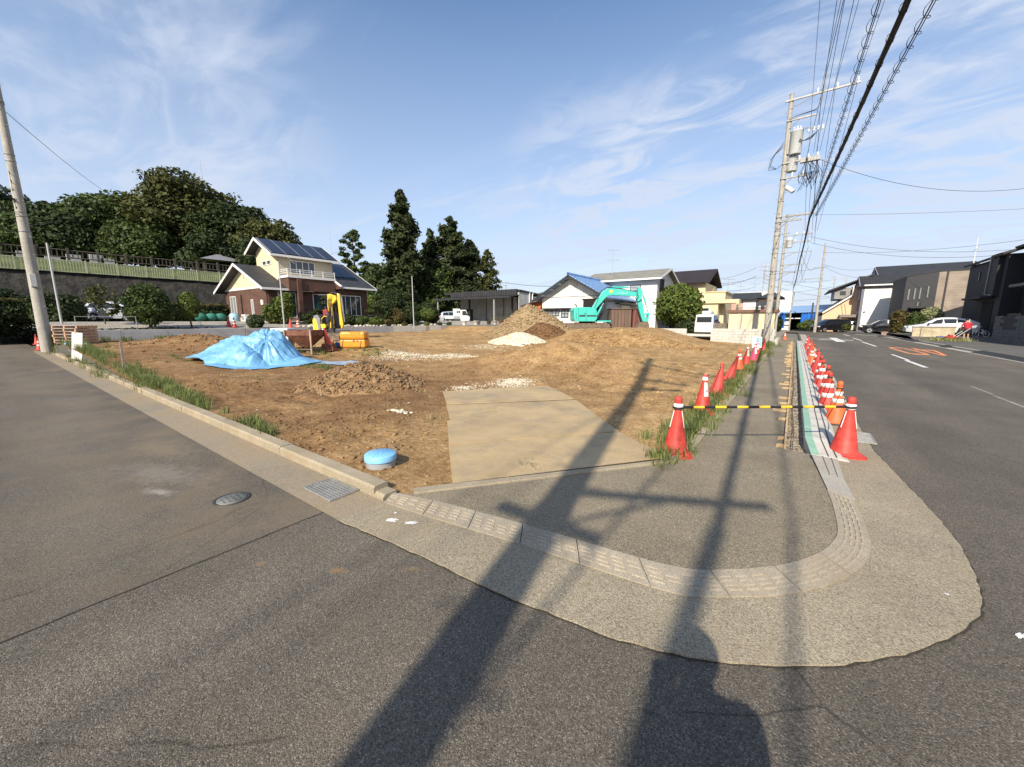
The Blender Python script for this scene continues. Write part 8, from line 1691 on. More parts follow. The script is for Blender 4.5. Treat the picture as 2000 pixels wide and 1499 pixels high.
def crown_mesh(name, blobs, n, size, m, seed, shell=0.4, core_s=0.72, up=0.25, sub=0, jit=.75, aspect=.62):
    rg = np.random.default_rng(seed)
    if sub:      # break every big blob into many smaller leaf clumps near its surface
        out = []
        for b in blobs:
            k = int(sub * (b[3] * b[4] * b[5]) ** (2 / 3)) + 4; u = rg.normal(0, 1, (k, 3)); u /= np.linalg.norm(u, axis=1)[:, None]; r = 0.55 + 0.45 * rg.random(k)
            c = np.array(b[:3]) + u * np.array(b[3:6]) * r[:, None]; s = rg.uniform(.18, .38, k) * (b[3] * b[4] * b[5]) ** (1 / 3)
            out += [(*c[i], s[i] * 1.25, s[i] * 1.25, s[i] * .8) for i in range(k)]
        small = out
    else: small = blobs
    n2 = int(n * .45); P, N = blob_points(small, n - n2, rg, shell); Pb, Nb = blob_points(blobs, n2, rg, .22); P = np.concatenate([P, Pb]); N = np.concatenate([N, Nb]); N = N + np.array([0, 0, up]); V, F = leaves(P, N, size, rg, aspect, jit)
    cv, cf = core(blobs, core_s * .84, rg); a = len(V); V = np.concatenate([V, cv])
    me = bpy.data.meshes.new(name); nf, nc = len(F), len(cf); me.vertices.add(len(V)); me.vertices.foreach_set('co', V.astype(np.float32).ravel())
    me.loops.add(nf * 4 + nc * 3); me.loops.foreach_set('vertex_index', np.concatenate([F.ravel(), (cf + a).ravel()]).astype(np.int32))
    me.polygons.add(nf + nc); me.polygons.foreach_set('loop_start', np.concatenate([np.arange(nf) * 4, nf * 4 + np.arange(nc) * 3]).astype(np.int32)); me.polygons.foreach_set('loop_total', np.concatenate([np.full(nf, 4), np.full(nc, 3)]).astype(np.int32))
    me.materials.append(m); me.update(calc_edges=True); return me
def trunk_mb(h, r0, r1, rg, limbs=(), bend=0.05):
    mb = MB(); k = 7; P = [(bend * h * math.sin(i * .9 + rg.random()) * i / k, bend * h * math.cos(i * 1.3) * i / k, h * i / (k - 1)) for i in range(k)]; mb.tube(P, [r0 * (1.25 if i == 0 else 1) + (r1 - r0) * i / (k - 1) for i in range(k)], 8)
    for (z, L, a, e) in limbs:
        i = min(k - 2, int(z / h * (k - 1))); p = Vector(P[i]); d = Vector((math.cos(a) * math.cos(e), math.sin(a) * math.cos(e), math.sin(e))); mb.tube([p, p + d * L * .5 + Vector((0, 0, .05 * L)), p + d * L], [r0 * .45, r0 * .32, r0 * .12], 6)
    return mb
def tree(name, label, cat, loc, blobs, n, size, m, seed, th, tr, limbs=(), group=None, bark=BARK, **kw):
    t = thing(name, label, cat, loc, 0, group); rg = np.random.default_rng(seed)
    trunk_mb(th, tr, tr * .4, rg, limbs).build('trunk', bark, t); link('crown', crown_mesh('crown', blobs, n, size, m, seed, **kw), t); return t
def broad(R, H, z0, seed, k=7):
    rg = np.random.default_rng(seed); b = [(0, 0, z0 + H * .52, R * .72, R * .72, H * .46)]
    for i in range(k):
        a = 2 * math.pi * i / k + rg.uniform(-.3, .3); rr = R * rg.uniform(.45, .62); zz = z0 + H * rg.uniform(.25, .72); s = R * rg.uniform(.36, .5); b.append((rr * math.cos(a), rr * math.sin(a), zz, s, s, s * .75))
    for i in range(3): a = rg.random() * 6.28; b.append((R * .3 * math.cos(a), R * .3 * math.sin(a), z0 + H * .86, R * .4, R * .4, H * .16))
    return b
def wpos(lat, D): return lat * math.cos(A) - D * math.sin(A), lat * math.sin(A) + D * math.cos(A)
# ---- wooded hill top on the left
hillt = [('domed olive broadleaf tree, the tallest on the hill crest', -49.0, 60, 8.2, 14.0, LF_OL, 15000, .42), ('broad dark tree left of the domed olive tree on the hill', -58.5, 59, 7.6, 10.4, LF_MD, 13000, .42), ('feathery dark tree above the leaning pole on the left', -66, 57, 6.2, 8.2, LF_DK, 9000, .42), ('dark tree at the far left edge behind the leaning pole', -74.0, 56, 8.0, 10.5, LF_DK, 11000, .45),
         ('dark round tree right of the domed olive tree on the hill', -41.5, 61, 6.4, 11.0, LF_DK, 10000, .42), ('olive tree above the brick house left gable', -36.2, 59, 5.6, 9.2, LF_OL, 9000, .40), ('low dark tree at the right end of the hill wood', -31.3, 62, 4.6, 7.6, LF_DK, 7000, .38), ('lower mid green tree in front of the domed olive tree', -50.0, 54, 4.6, 6.4, LF_MD, 7000, .36), ('bushy tree low on the hill behind the timber fence', -57.5, 52, 4.6, 6.2, LF_DK, 7000, .36), ('bright green tree low beside the leaning pole on the hill', -62.5, 53, 4.4, 5.8, LF_MD, 6000, .36), ('dark bush-like tree above the pavilion', -40.5, 54, 4.0, 5.6, LF_DK, 6000, .34), ('dark tree behind the pavilion roof near the house', -34.0, 54, 3.6, 5.4, LF_DK, 5000, .34)]
for i, (lab, la, D, R_, H_, m, n, s) in enumerate(hillt):
    x, y = wpos(la, D); z = float(hill_z(np.array(x), np.array(y))) - .2
    tree('hill_tree', lab, 'tree', (x, y, z), broad(R_, H_ * .97, H_ * .0, 100 + i, 10), int(n * 1.9), s * .68, m, 200 + i, H_ * .75, .32, [(H_ * .35, R_ * .7, k * 1.3, .6) for k in range(5)], 'trees on the wooded hill', sub=1.5, shell=.7, core_s=.62, up=.5)
for k, (la, D, top) in enumerate(((-49.6, 66, 27.5),)):
    x, y = wpos(la, D); a = thing('radio_mast', 'thin radio mast rising above the domed olive tree on the hill', 'mast', (x, y, 8)); mb = MB(); mb.cyl((0, 0, 0), (0, 0, top - 8 - 3), .10, .06, 6); mb.cyl((0, 0, top - 11), (-.15, 0, top - 8), .05, .02, 5); mb.build('mast', AFR, a)
# ---- tall conifers behind the brick house
def conifer_mesh(H, R0, z0, n, size, m, seed, pw=0.85, gap=.0, droop=.25):
    rg = np.random.default_rng(seed); nb = int(55 + H * 6); P = []; N = []; B = []
    for i in range(nb):
        f = (i + rg.random()) / nb; z = z0 + (H - z0) * f; R = R0 * ((1 - f ** 1.55) ** pw) * rg.uniform(.66, 1.12) * (1 - .35 * max(0, .12 - f) / .12) + .22; a = rg.random() * 6.283
        k = int(n / nb * (.4 + 1.2 * (1 - f))); t = rg.random(k) ** .6
        c = np.c_[np.cos(a) * R * t, np.sin(a) * R * t, z - droop * R * t ** 1.5 + .22 * R * t ** 3]; w = (.22 + .30 * R * (1 - t * .5))[:, None] * .42
        P.append(c + rg.normal(0, 1, (k, 3)) * w * [1, 1, .7]); N.append(np.tile([math.cos(a) * .6, math.sin(a) * .6, .6], (k, 1)))
    P = np.concatenate(P); N = np.concatenate(N); V, F = leaves(P, N, size, rg, .5, .6); return fast_mesh('crown', V, F, m)
def conifer(label, la, D, H, R0, z0f, n, m, seed, bark=BARK, size=.30, pw=.85, z=1.4, group='tall conifers behind the brick house'):
    x, y = wpos(la, D); t = thing('conifer_tree', label, 'tree', (x, y, z), 0, group); rg = np.random.default_rng(seed)
    mb = MB(); mb.tube([(0, 0, 0), (.1, 0, H * .4), (0, .05, H * .97)], [.36, .24, .03], 8); mb.build('trunk', bark, t); link('crown', conifer_mesh(H, R0, H * z0f, n, size, m, seed, pw), t); return t
conifer('tallest pointed conifer, with bare trunk below, behind the brick house', -17.0, 62, 19.6, 3.6, .30, 22000, LF_CN, 301, BARKL, .33, .9)
conifer('second tall conifer with a broad cone crown, right of the tallest one', -10.8, 70, 17.8, 5.0, .06, 27000, LF_CN, 302, BARK, .34, .72)
conifer('slim dark conifer wedged between the two tallest ones', -14.4, 71, 16.0, 3.5, .08, 11000, LF_CN, 303, BARK, .34)
conifer('shorter dark conifer right of the broad cone shaped one', -7.7, 72, 14.4, 3.9, .05, 16000, LF_CN, 304, BARK, .34, .7)
conifer('rightmost conifer of the group, rounded and loose, by the warehouse roof', -4.5, 72, 12.6, 2.8, .04, 9000, LF_OL, 305, BARK, .26, .55)
tree('evergreen_tree', 'dark rounded evergreen under the tallest conifer', 'tree', (*wpos(-19.8, 60), 1.4), broad(3.6, 7.2, 1.0, 311), 7000, .30, LF_DK, 311, 5, .25, sub=2.2, shell=.7, core_s=.66)
tree('evergreen_tree', 'broad leafy tree with pale undersides at the foot of the conifers', 'tree', (*wpos(-13.2, 67), 1.4), broad(5.0, 8.6, .3, 312), 10000, .26, LF_MD, 312, 4, .25, sub=2.4, shell=.7, core_s=.66)
tree('evergreen_tree', 'dark bushy tree below the conifers, left of the warehouse canopy', 'tree', (*wpos(-17.6, 60), 1.4), broad(3.9, 6.4, .2, 313), 7000, .26, LF_DK, 313, 4, .2, sub=2.4, shell=.7, core_s=.66)
tree('evergreen_tree', 'bright green bushy tree beside the pale stair wall', 'tree', (*wpos(-20.5, 53), 1.4), broad(2.6, 4.2, .2, 314), 4500, .24, LF_BR, 314, 3, .16, sub=2.6, shell=.7, core_s=.6)
tree('evergreen_tree', 'pale green tree between the pine and the conifers', 'tree', (*wpos(-21.8, 62), 1.4), broad(2.4, 7.8, 1.0, 315), 3600, .28, LF_MD, 315, 5, .2, sub=2, shell=.8, core_s=.4)
tree('evergreen_tree', 'dark tree behind the warehouse roof', 'tree', (*wpos(-6.6, 74), 1.4), broad(3.9, 7.4, .3, 316), 7000, .28, LF_DK, 316, 4, .2, sub=2.2, shell=.7, core_s=.66)
# loose pine with tufts
x, y = wpos(-24.6, 62); t = thing('pine_tree', 'airy pine with open tufted crown behind the brick house roof', 'tree', (x, y, 1.5)); rg = np.random.default_rng(320); mb = MB(); mb.tube([(0, 0, 0), (.15, 0, 7), (0, 0, 13.8)], [.25, .16, .03], 7); bl = []
for i in range(46):
    f = (i + .5) / 46; z = 3.5 + 10.2 * f; a = i * 2.4 + rg.random(); L = (3.6 * (1 - f) ** .7 + .35) * rg.uniform(.55, 1.05); e = (L * math.cos(a), L * math.sin(a), z + .12 * L)
    mb.tube([(0, 0, z - .3), (e[0] * .6, e[1] * .6, z - .12), e], [.05, .035, .015], 5); bl.append((*e, .55, .55, .34)); 
    if L > 1.6: bl.append((e[0] * .6, e[1] * .6, z + .1, .45, .45, .3))
mb.build('trunk', BARK, t); link('crown', crown_mesh('crown', bl, 5200, .20, LF_MD, 321, shell=.8, core_s=.3, up=.4), t)
# rounded camphor-like tree in front of the beige house
x, y = wpos(16.8, 39.5); tree('rounded_tree', 'rounded bright green tree standing before the beige house', 'tree', (x, y, .55), [(0, 0, 2.75, 2.0, 2.0, 1.9), (-.5, .2, 3.7, 1.3, 1.3, 1.0), (.7, -.2, 2.3, 1.5, 1.5, 1.3), (-.9, -.3, 2.1, 1.3, 1.3, 1.2), (.2, -.3, 4.0, .85, .85, .75)], 11000, .17, LF_BR, 330, 3, .2, [(1, 1.2, k * 1.3, .7) for k in range(4)], sub=7, shell=.7, core_s=.74)
tree('garden_bush', 'dark low bush beside the white van under the rounded tree', 'bush', (*wpos(17.6, 37.8), .5), [(0, 0, .6, 1.6, .8, .8)], 2200, .14, LF_DK, 331, .5, .05, sub=8)
tree('garden_bush', 'dark clipped bush in front of the beige house carport', 'bush', (*wpos(19.4, 41), .5), [(0, 0, 1.2, 1.0, .9, 1.3)], 2600, .14, LF_DK, 332, .6, .05, sub=8)
# ---- clipped trees and hedge of the gravel yard
x, y = -31.7, 6.2; tree('clipped_tree', 'large clipped rounded tree on forked stems in front of the silver hatchback', 'tree', (x, y, 1.2), [(0, 0, 1.55, 1.05, 1.05, 1.15), (0, 0, 1.0, 1.15, 1.15, .7)], 9000, .085, LF_MD, 340, 1.3, .09, [(.3, .9, k * 1.57, .75) for k in range(4)], sub=26, shell=.6, core_s=.84)
x, y = -31.6, 8.15; tree('clipped_tree', 'smaller egg shaped clipped tree left of the banded yard cones', 'tree', (x, y, 1.2), [(0, 0, 1.45, .55, .55, .85)], 4500, .075, LF_BR, 341, 1.2, .06, sub=30, shell=.6, core_s=.84)
hg = thing('hedge', 'dense hedge with reddish tips running along the foot of the stone slope', 'hedge', (-44.6, 4, 1.5)); hb = [(.12 * math.sin(i * 1.7), -10 + .8 * i, .78 + .06 * math.sin(i * 2.1), .75, .85, .92) for i in range(26)]
link('foliage', crown_mesh('foliage', hb, 15000, .12, LF_DK, 350, sub=9, shell=.6, core_s=.86), hg); link('new_growth', crown_mesh('new_growth', [(b[0], b[1], 1.62, .6, .7, .14) for b in hb], 2600, .10, LF_RD, 351, core_s=.1), hg)
tree('garden_bush', 'big dark bush at the left edge behind the leaning pole', 'bush', (-46.0, .2, 1.0), [(0, 0, 1.4, 1.6, 2.6, 1.9), (.3, -2.5, 1.6, 1.6, 2, 2.0)], 9000, .14, LF_DK, 352, 1, .1, sub=8)
tree('garden_bush', 'dark bush right of the leaning concrete pole', 'bush', (-41.0, 3.4, 1.3), [(0, 0, 1.0, 1.1, 1.4, 1.2)], 4500, .11, LF_DK, 353, .8, .06, sub=9)
tree('young_tree', 'thin young tree with sparse leaves left of the silver hatchback', 'tree', (-34.0, 4.6, 1.4), [(0, 0, 1.7, .75, .75, .75), (.2, .2, 1.1, .6, .6, .5)], 900, .09, LF_OL, 354, 1.9, .03, [(.7, .8, k * 1.1, .9) for k in range(5)], sub=8, core_s=.05, shell=.9)
for k, (yy, lab) in enumerate(((5.3, 'left'), (7.3, 'right'))):
    rgx = np.random.default_rng(60 + k); q = rgx.normal(0, 1, (60, 2)) * [.25, .7] + [-31.3, yy]; stones('border_stones', np.c_[q, np.full(60, 1.2)], .05 + .09 * rgx.random(60), COBB, rgx, .7)
# ---- garden in front of the brick house
def bush(label, x, y, blobs, n, s, m, seed, z=None): return tree('garden_bush', label, 'bush', (x, y, yard_z(x, y) if z is None else z), blobs, n, s, m, seed, .5, .04, sub=12, shell=.65, core_s=.8)
bush('tall bright leafed shrub against the brick house corner', -33.6, 14.6, [(0, 0, 1.1, .9, .9, 1.1), (.1, .3, 1.9, .6, .6, .6), (-.3, -.5, .8, .8, .8, .8)], 5200, .10, LF_BR, 401)
bush('dark green shrub between the tall bright shrub and the mini excavator', -32.6, 16.6, [(0, 0, .55, .7, .8, .6)], 2400, .09, LF_DK, 402)
bush('small dark clipped ball in front of the brick house gable', -30.9, 11.6, [(0, 0, .45, .55, .55, .5)], 1800, .07, LF_DK, 403)
bush('yellow green low shrub under the balcony pillar', -33.2, 17.4, [(0, 0, .6, .55, .8, .6)], 1800, .09, LF_BR, 404)
bush('dark low azalea below the large right window', -32.4, 19.6, [(0, 0, .45, .7, .9, .5)], 2200, .08, LF_DK, 405)
bush('rounded green azalea right of the mini excavator', -31.9, 20.6, [(0, 0, .42, .6, .8, .45)], 2000, .08, LF_MD, 406)
bush('yellowish flowering mound at the garden edge', -31.4, 21.7, [(0, 0, .38, .6, .9, .42)], 2000, .08, LF_BR, 407)
bush('orange tinged low shrub beside the yellowish mound', -31.2, 22.8, [(0, 0, .3, .5, .6, .34)], 1300, .08, LF_RD, 408)
bush('large dark shrub right of the brick house corner', -33.8, 25.2, [(0, 0, 1.5, 1.2, 1.5, 1.6), (.2, 1.2, 1.0, 1.1, 1.1, 1.1)], 6500, .11, LF_DK, 409)
bush('reddish brown shrub in front of the large dark shrub', -31.8, 24.6, [(0, 0, .8, .7, .8, .8)], 2600, .09, LF_RD, 410)
bush('second dark shrub left of the yellow green dome', -32.6, 27.0, [(0, 0, 1.1, .9, 1.1, 1.2)], 3600, .10, LF_DK, 411)
bush('tidy yellow green dome shaped shrub by the thin flag pole', -31.6, 28.2, [(0, 0, 1.15, .85, .95, .62)], 3600, .07, LF_BR, 412)
bush('dark shrub behind the thin flag pole', -32.8, 29.8, [(0, 0, .9, .9, 1.0, 1.0)], 3000, .10, LF_DK, 413)
bush('dark shrub left of the warehouse canopy post', -37.2, 33.0, [(0, 0, 1.1, 1.2, 1.3, 1.2)], 3600, .11, LF_DK, 414)
for k, yy in enumerate((24.2, 25.6, 27.0, 28.8, 30.2)): bush(['leftmost', 'second', 'middle', 'fourth', 'rightmost'][k] + ' tiny plant of the row on top of the retaining wall', -30.4, yy, [(0, 0, .16, .28, .3, .2)], 500, .06, [LF_OL, LF_DK, LF_BR, LF_MD, LF_DK][k], 420 + k)
def cloud_pine(label, x, y, seed, pads, m): 
    t = thing('cloud_pine', label, 'tree', (x, y, yard_z(x, y))); mb = MB(); h = max(p[2] for p in pads); mb.tube([(0, 0, 0), (.15, .1, h * .4), (-.1, 0, h * .75), (pads[-1][0], pads[-1][1], h)], [.09, .075, .06, .03], 6)
    for p in pads[:-1]: mb.tube([(0, 0, p[2] - .3), (p[0] * .6, p[1] * .6, p[2] - .2), (p[0], p[1], p[2] - .05)], [.04, .03, .02], 5)
    mb.build('trunk', BARK, t); link('crown', crown_mesh('crown', [(p[0], p[1], p[2], p[3], p[3], p[3] * .38) for p in pads], 3200, .065, m, seed, core_s=.8, shell=.5, up=.6), t)
cloud_pine('cloud pruned pine before the large right window of the brick house', -31.9, 22.2, 430, [(.1, -.7, 1.3, .45), (-.1, .5, 1.25, .5), (.2, -.3, 1.75, .45), (0, .9, 1.7, .35), (0, .1, 2.6, .5)], LF_MD)
cloud_pine('dark cloud pruned pine in front of the balcony pillar', -32.6, 17.8, 431, [(.1, -.7, 1.2, .4), (-.1, .6, 1.35, .45), (.2, -.3, 1.8, .42), (0, .9, 1.9, .35), (0, .1, 2.25, .45)], LF_DK)
KB = mat('garden_stone', (0.50, 0.45, 0.36), var=.3, scale=3, rough=.9, bump=.5)
rgx = np.random.default_rng(70); q = np.c_[rgx.normal(-30.7, .15, 46), np.linspace(14.5, 30, 46) + rgx.normal(0, .1, 46)]; stones('garden_edging', np.c_[q, np.full(46, 1.22)], .10 + .12 * rgx.random(46), KB, rgx, .8)
# bushes on the right side of the road
def rbush(label, x, y, blobs, n, s, m, seed): return tree('garden_bush', label, 'bush', (x, y, .3), blobs, n, s, m, seed, .8, .06, sub=7, shell=.7, core_s=.74)
rbush('reddish green bush right of the black car', 8.95, 57.5, [(0, 0, 1.5, .7, .8, 1.0), (0, 0, .7, .7, .7, .8)], 2600, .13, LF_RD, 440)
rbush('dark green bush behind the white crossover', 10.1, 57.6, [(0, 0, 1.3, .9, .9, 1.0), (-.4, 0, .7, .8, .8, .7)], 3400, .13, LF_MD, 441)
rbush('pale variegated bush in front of the charcoal house', 11.3, 57.8, [(0, 0, 1.9, .95, .8, .7), (.1, 0, 1.1, .8, .8, .8)], 3200, .13, LF_WH, 442)
rbush('green shrub at the foot of the blue sheeted garage', 2.0, 80.6, [(0, 0, .8, 1.0, .7, .8), (-.9, 0, .5, .8, .6, .5)], 2200, .14, LF_BR, 443)
rbush('dark shrub on the left of the blue sheeted garage', -1.9, 70.0, [(0, 0, .9, .5, .9, 1.0)], 1800, .14, LF_DK, 444)
rbush('thin weeds by the stone slab next to the minivan', 5.9, 71.5, [(0, 0, .5, .5, .5, .5)], 900, .12, LF_OL, 445)
# distant trees on the horizon
rgx = np.random.default_rng(90); 
x, y = wpos(4.6, 75); tree('distant_tree', 'small dark treetop peeking between warehouse and blue roof shed', 'tree', (x, y, 1), broad(2.2, 5.2, .5, 91), 2000, .3, LF_MD, 92, 3, .2, sub=2)
# ================================================================== utility poles and wires
POLEC = stone_mat('pole_concrete', (0.37, 0.345, 0.30), (0.27, 0.25, 0.215), (0.44, 0.415, 0.365), 60, 1.5, bump=0.15, bdist=0.004, dirt=(0.26, 0.235, 0.19), dirt_amt=0.55, rough=0.85)
ZINC = mat('zinc', (0.27, 0.265, 0.25), metal=0.3, rough=0.5, var=0.2, scale=6); PORC = mat('porcelain', (0.72, 0.71, 0.69), rough=0.25, var=0.06); TRG = mat('transformer_grey', (0.48, 0.50, 0.50), rough=0.45, var=0.08)
CABLE = mat('cable_black', (0.012, 0.012, 0.013), rough=0.7); CABLE_F = mat('cable_far', (0.02, 0.02, 0.022), rough=0.8)
def pole(label, base, h, r0, r1, arms=(), bands=(), steps=True, extra=None, lean=(0, 0), group='concrete utility poles'):
    t = thing('utility_pole', label, 'utility pole', base, 0, group); t.rotation_euler = (lean[0], lean[1], 0)
    rr = lambda z: r0 + (r1 - r0) * z / h
    mb = MB(); mb.tube([(0, 0, z) for z in np.linspace(-.1, h, 14)], [rr(max(0, z)) for z in np.linspace(-.1, h, 14)], 24); mb.build('shaft', POLEC, t)
    mb = MB(); mb.lathe([(r1 + .01, h - .02), (r1 + .015, h + .03), (.001, h + .05)], 14); mb.build('top_cap', ZINC, t)
    for z, x0, x1, kind in arms:           # crossarms run along X
        mb = MB(); mb.bb(x0, x1, -.045 - rr(z), .045 - rr(z), z - .045, z + .045); a = mb.build('crossarm', ZINC, t)
        mb = MB(); mb.lathe([(rr(z) + .012, z - .05), (rr(z) + .018, z - .05), (rr(z) + .018, z + .05), (rr(z) + .012, z + .05)], 16, cap=False); mb.build('clamp_band', ZINC, a)
        if kind:
            for xi in np.linspace(x0 + (x1 - x0) * .45, x1 - .12, kind): mb = MB(); mb.lathe([(.02, 0), (.06, .04), (.03, .07), (.075, .11), (.035, .15), (.06, .19), (.02, .25)], 10, (xi, -rr(z), z + .045)); mb.build('insulator', PORC, a)
        mb = MB(); mb.cyl((0, -rr(z), z - .5), (x0 + (x1 - x0) * .45 if x1 > .6 else x1 * .6, -rr(z), z - .045), .02, n=5); mb.build('brace', ZINC, a)
    for z in bands: mb = MB(); mb.lathe([(rr(z) + .004, z - .025), (rr(z) + .014, z - .025), (rr(z) + .014, z + .025), (rr(z) + .004, z + .025)], 16, cap=False); mb.build('band', ZINC, t)
    if steps:
        s = MB()
        for k, z in enumerate(np.arange(2.2, h - .5, .42)):
            a = .5 + math.pi * (k % 2); s.cyl((math.cos(a) * rr(z), math.sin(a) * rr(z), z), (math.cos(a) * (rr(z) + .17), math.sin(a) * (rr(z) + .17), z), .011, n=5)
        tag(s.build('step_bolts', ZINC, t), kind='stuff')
    if extra: extra(t, rr)
    return t
def can(t, x, y, z, r, h, name='transformer'):
    mb = MB(); mb.lathe([(r * .96, 0), (r, .03), (r, h - .06), (r * 1.03, h - .05), (r * 1.03, h), (r * .5, h + .06), (.001, h + .07)], 22, (x, y, z)); o = mb.build(name, TRG, t); mb = MB()
    for a in (0.6, 1.5, 2.4): mb.lathe([(.035, 0), (.05, .05), (.03, .1), (.045, .15), (.02, .22)], 8, (x + r * .6 * math.cos(a), y - r * .6 * math.sin(a), z + h)); 
    mb.build('bushing', PORC, o); mb = MB(); mb.bb(x - r - .08, x - r, y - .1, y + .1, z + .1, z + h - .1); mb.build('hanger', ZINC, o)
def p1_extra(t, rr):
    can(t, .47, -.1, 11.85, .33, 1.35); can(t, .38, .12, 10.95, .30, .80)
    mb = MB(); mb.tube([(.25, -.2, 13.1), (.9, -.3, 13.2), (1.6, -.2, 13.05)], .03, 6); mb.build('lead_arm', ZINC, t)
    for x in (1.05, 1.3, 1.5, 1.72): mb = MB(); mb.lathe([(.04, 0), (.07, .05), (.04, .1), (.07, .15), (.03, .25)], 8, (x, -.22, 12.95)); mb.build('cutout', PORC, t)
    for k in range(5): mb = MB(); z = 12.0 + .08 * k; mb.tube([(.3, -.3, 12.9 + .03 * k), (.6 + .06 * k, -.4, 12.45), (1.2, -.3, 12.5 + .04 * k), (1.5, -.25, 12.9)], .012, 5); mb.build('lead_wire', CABLE, t)
    for k in range(4): mb = MB(); mb.tube([(-.16, -.1, 12.4 + .1 * k), (-.55 - .08 * k, -.12, 12.1 - .1 * k), (-.75 - .03 * k, -.1, 11.5 - .1 * k), (-.4, -.1, 11.2), (-.15, -.1, 11.4)], .013, 5); mb.build('lead_wire', CABLE, t)
    mb = MB(); mb.tube([(0, -.25, 14.0), (1.3, -.25, 14.1), (1.55, -.25, 14.6), (1.6, -.25, 15.9)], .03, 6); mb.build('ground_wire_post', ZINC, t)
    rgw = random.Random(3)
    for k in range(16):       # tangle of service drops below the low voltage arm
        x0 = rgw.uniform(.9, 1.7); mb = MB(); mb.tube([(x0, -.2 + rgw.uniform(-.3, .3), 11.2 + rgw.uniform(-.2, .3)), (x0 + rgw.uniform(-.4, .4), -.3, 10.5 + rgw.uniform(-.3, .3)), (x0 + rgw.uniform(-.3, .3), -.2, 9.9 + rgw.uniform(-.3, .3)), (x0 + rgw.uniform(-.3, .4), -.1, 10.7)], .014, 4, caps=False); mb.build('service_loop', CABLE, t)
    mb = MB(); mb.bb(.8, 1.75, -.35, -.1, 11.25, 11.5); mb.build('junction_rack', ZINC, t)
    mb = MB(); mb.tube([(.15, -.1, 9.85), (.5, -.2, 9.7)], .02, 6); mb.build('lamp_bracket', ZINC, t); mb = MB(); mb.tube([(.25, -.3, 9.95), (.62, -.4, 9.6)], .13, 12); mb.build('loudspeaker', PORC, t)
    mb = MB(); mb.cyl((-.16, 0, 7.1), (.7, -.1, 7.2), .02, n=5); mb.build('stub_bracket', ZINC, t)
    for z in np.arange(1.0, 9.5, .9): mb = MB(); mb.box((.02 * math.sin(z * 5), -rr(z) - .004, z + .3 * math.sin(z * 7)), (.045, .012, .10), ry=.3 * math.sin(z * 3)); mb.build('bracket_mark', CABLE, t)
P1 = pole('tall concrete pole with transformers standing at the far end of the cone row', (-1.46, 31.35, 0.0), 15.4, .205, .11, [(15.05, -.3, 3.2, 3), (13.9, -.1, 1.35, 0), (11.45, -.1, 1.75, 3), (10.55, -.1, 1.15, 2), (8.25, -.1, 1.75, 0), (7.95, -.1, 1.2, 0)], (9.2, 7.4, 7.1, 6.3, 6.0, 4.9, 4.7, 3.4, 2.2), True, p1_extra)
def p0_extra(t, rr):
    mb = MB(); mb.cyl((-.1, -.2, 6.42), (1.85, -.15, 7.0), .05, n=6); mb.cyl((.1, -.2, 6.0), (1.0, -.17, 6.72), .025, n=5); mb.build('cable_bracket', ZINC, t)
P0 = pole('concrete pole on the near side of the side street, behind the viewpoint', (0.24, -5.55, -.02), 14.7, .20, .11, [(14.55, -.2, .9, 0), (13.4, -.3, 2.5, 3), (11.8, -.1, 1.25, 2), (11.0, -.1, 1.1, 2), (6.0, -.45, .5, 0)], (9, 7, 5, 3.5), True, p0_extra)
P2 = pole('second concrete pole along the pavement, seen behind the tall transformer pole', (-1.65, 50.5, 0.0), 12.4, .18, .10, [(12.2, -.1, 2.4, 0), (10.3, -.1, 2.3, 3), (9.6, -.1, 2.2, 2), (8.6, -.1, 2.4, 0), (7.4, -.1, 2.0, 0), (6.6, -.1, 1.6, 0)], (8, 6, 4.5, 3), True, lambda t, rr: can(t, .45, -.1, 9.1, .27, .8))
P3 = pole('concrete pole on the right side of the road beside the peach house', (2.45, 70.5, 0.0), 12.2, .19, .10, [(9.0, -1.0, .1, 0), (7.5, -1.9, .1, 0)], (11, 10, 9, 8, 6.5, 5), True)
P4 = pole('slim grey pole in front of the blue sheeted garage', (-.62, 76.5, 0.0), 7.4, .11, .08, [(7.2, -1.2, .2, 0)], (6,), False)
P5 = pole('thin white service pole next to the pole at the peach house', (1.95, 72.5, 0.0), 4.2, .10, .10, [], (3,), False, group='short service posts')
def far_pole(label, px, ytop, D, h, n=3):
    lat = (px - 1000) / 750 * D; x, y = wpos(lat, D * 1.0135); z = 1.7 + (626 - ytop) * D / 750; return pole(label, (x, y, z - h), h, .17, .10, [(h - .4, -1.0, 1.0, n), (h - 1.1, -.9, .9, n), (h - 2.4, -.9, .9, 0)], (), False)
F1 = far_pole('distant pole with crossarms behind the pink house', 1484, 520, 75, 12); F2 = far_pole('faint distant pole above the peach house roof', 1620, 542, 130, 11); F3 = far_pole('faint distant pole with crossarms right of the peach house pole', 1642, 545, 135, 11); F4 = far_pole('distant pole between warehouse and blue roof shed', 988, 552, 105, 9, 2)
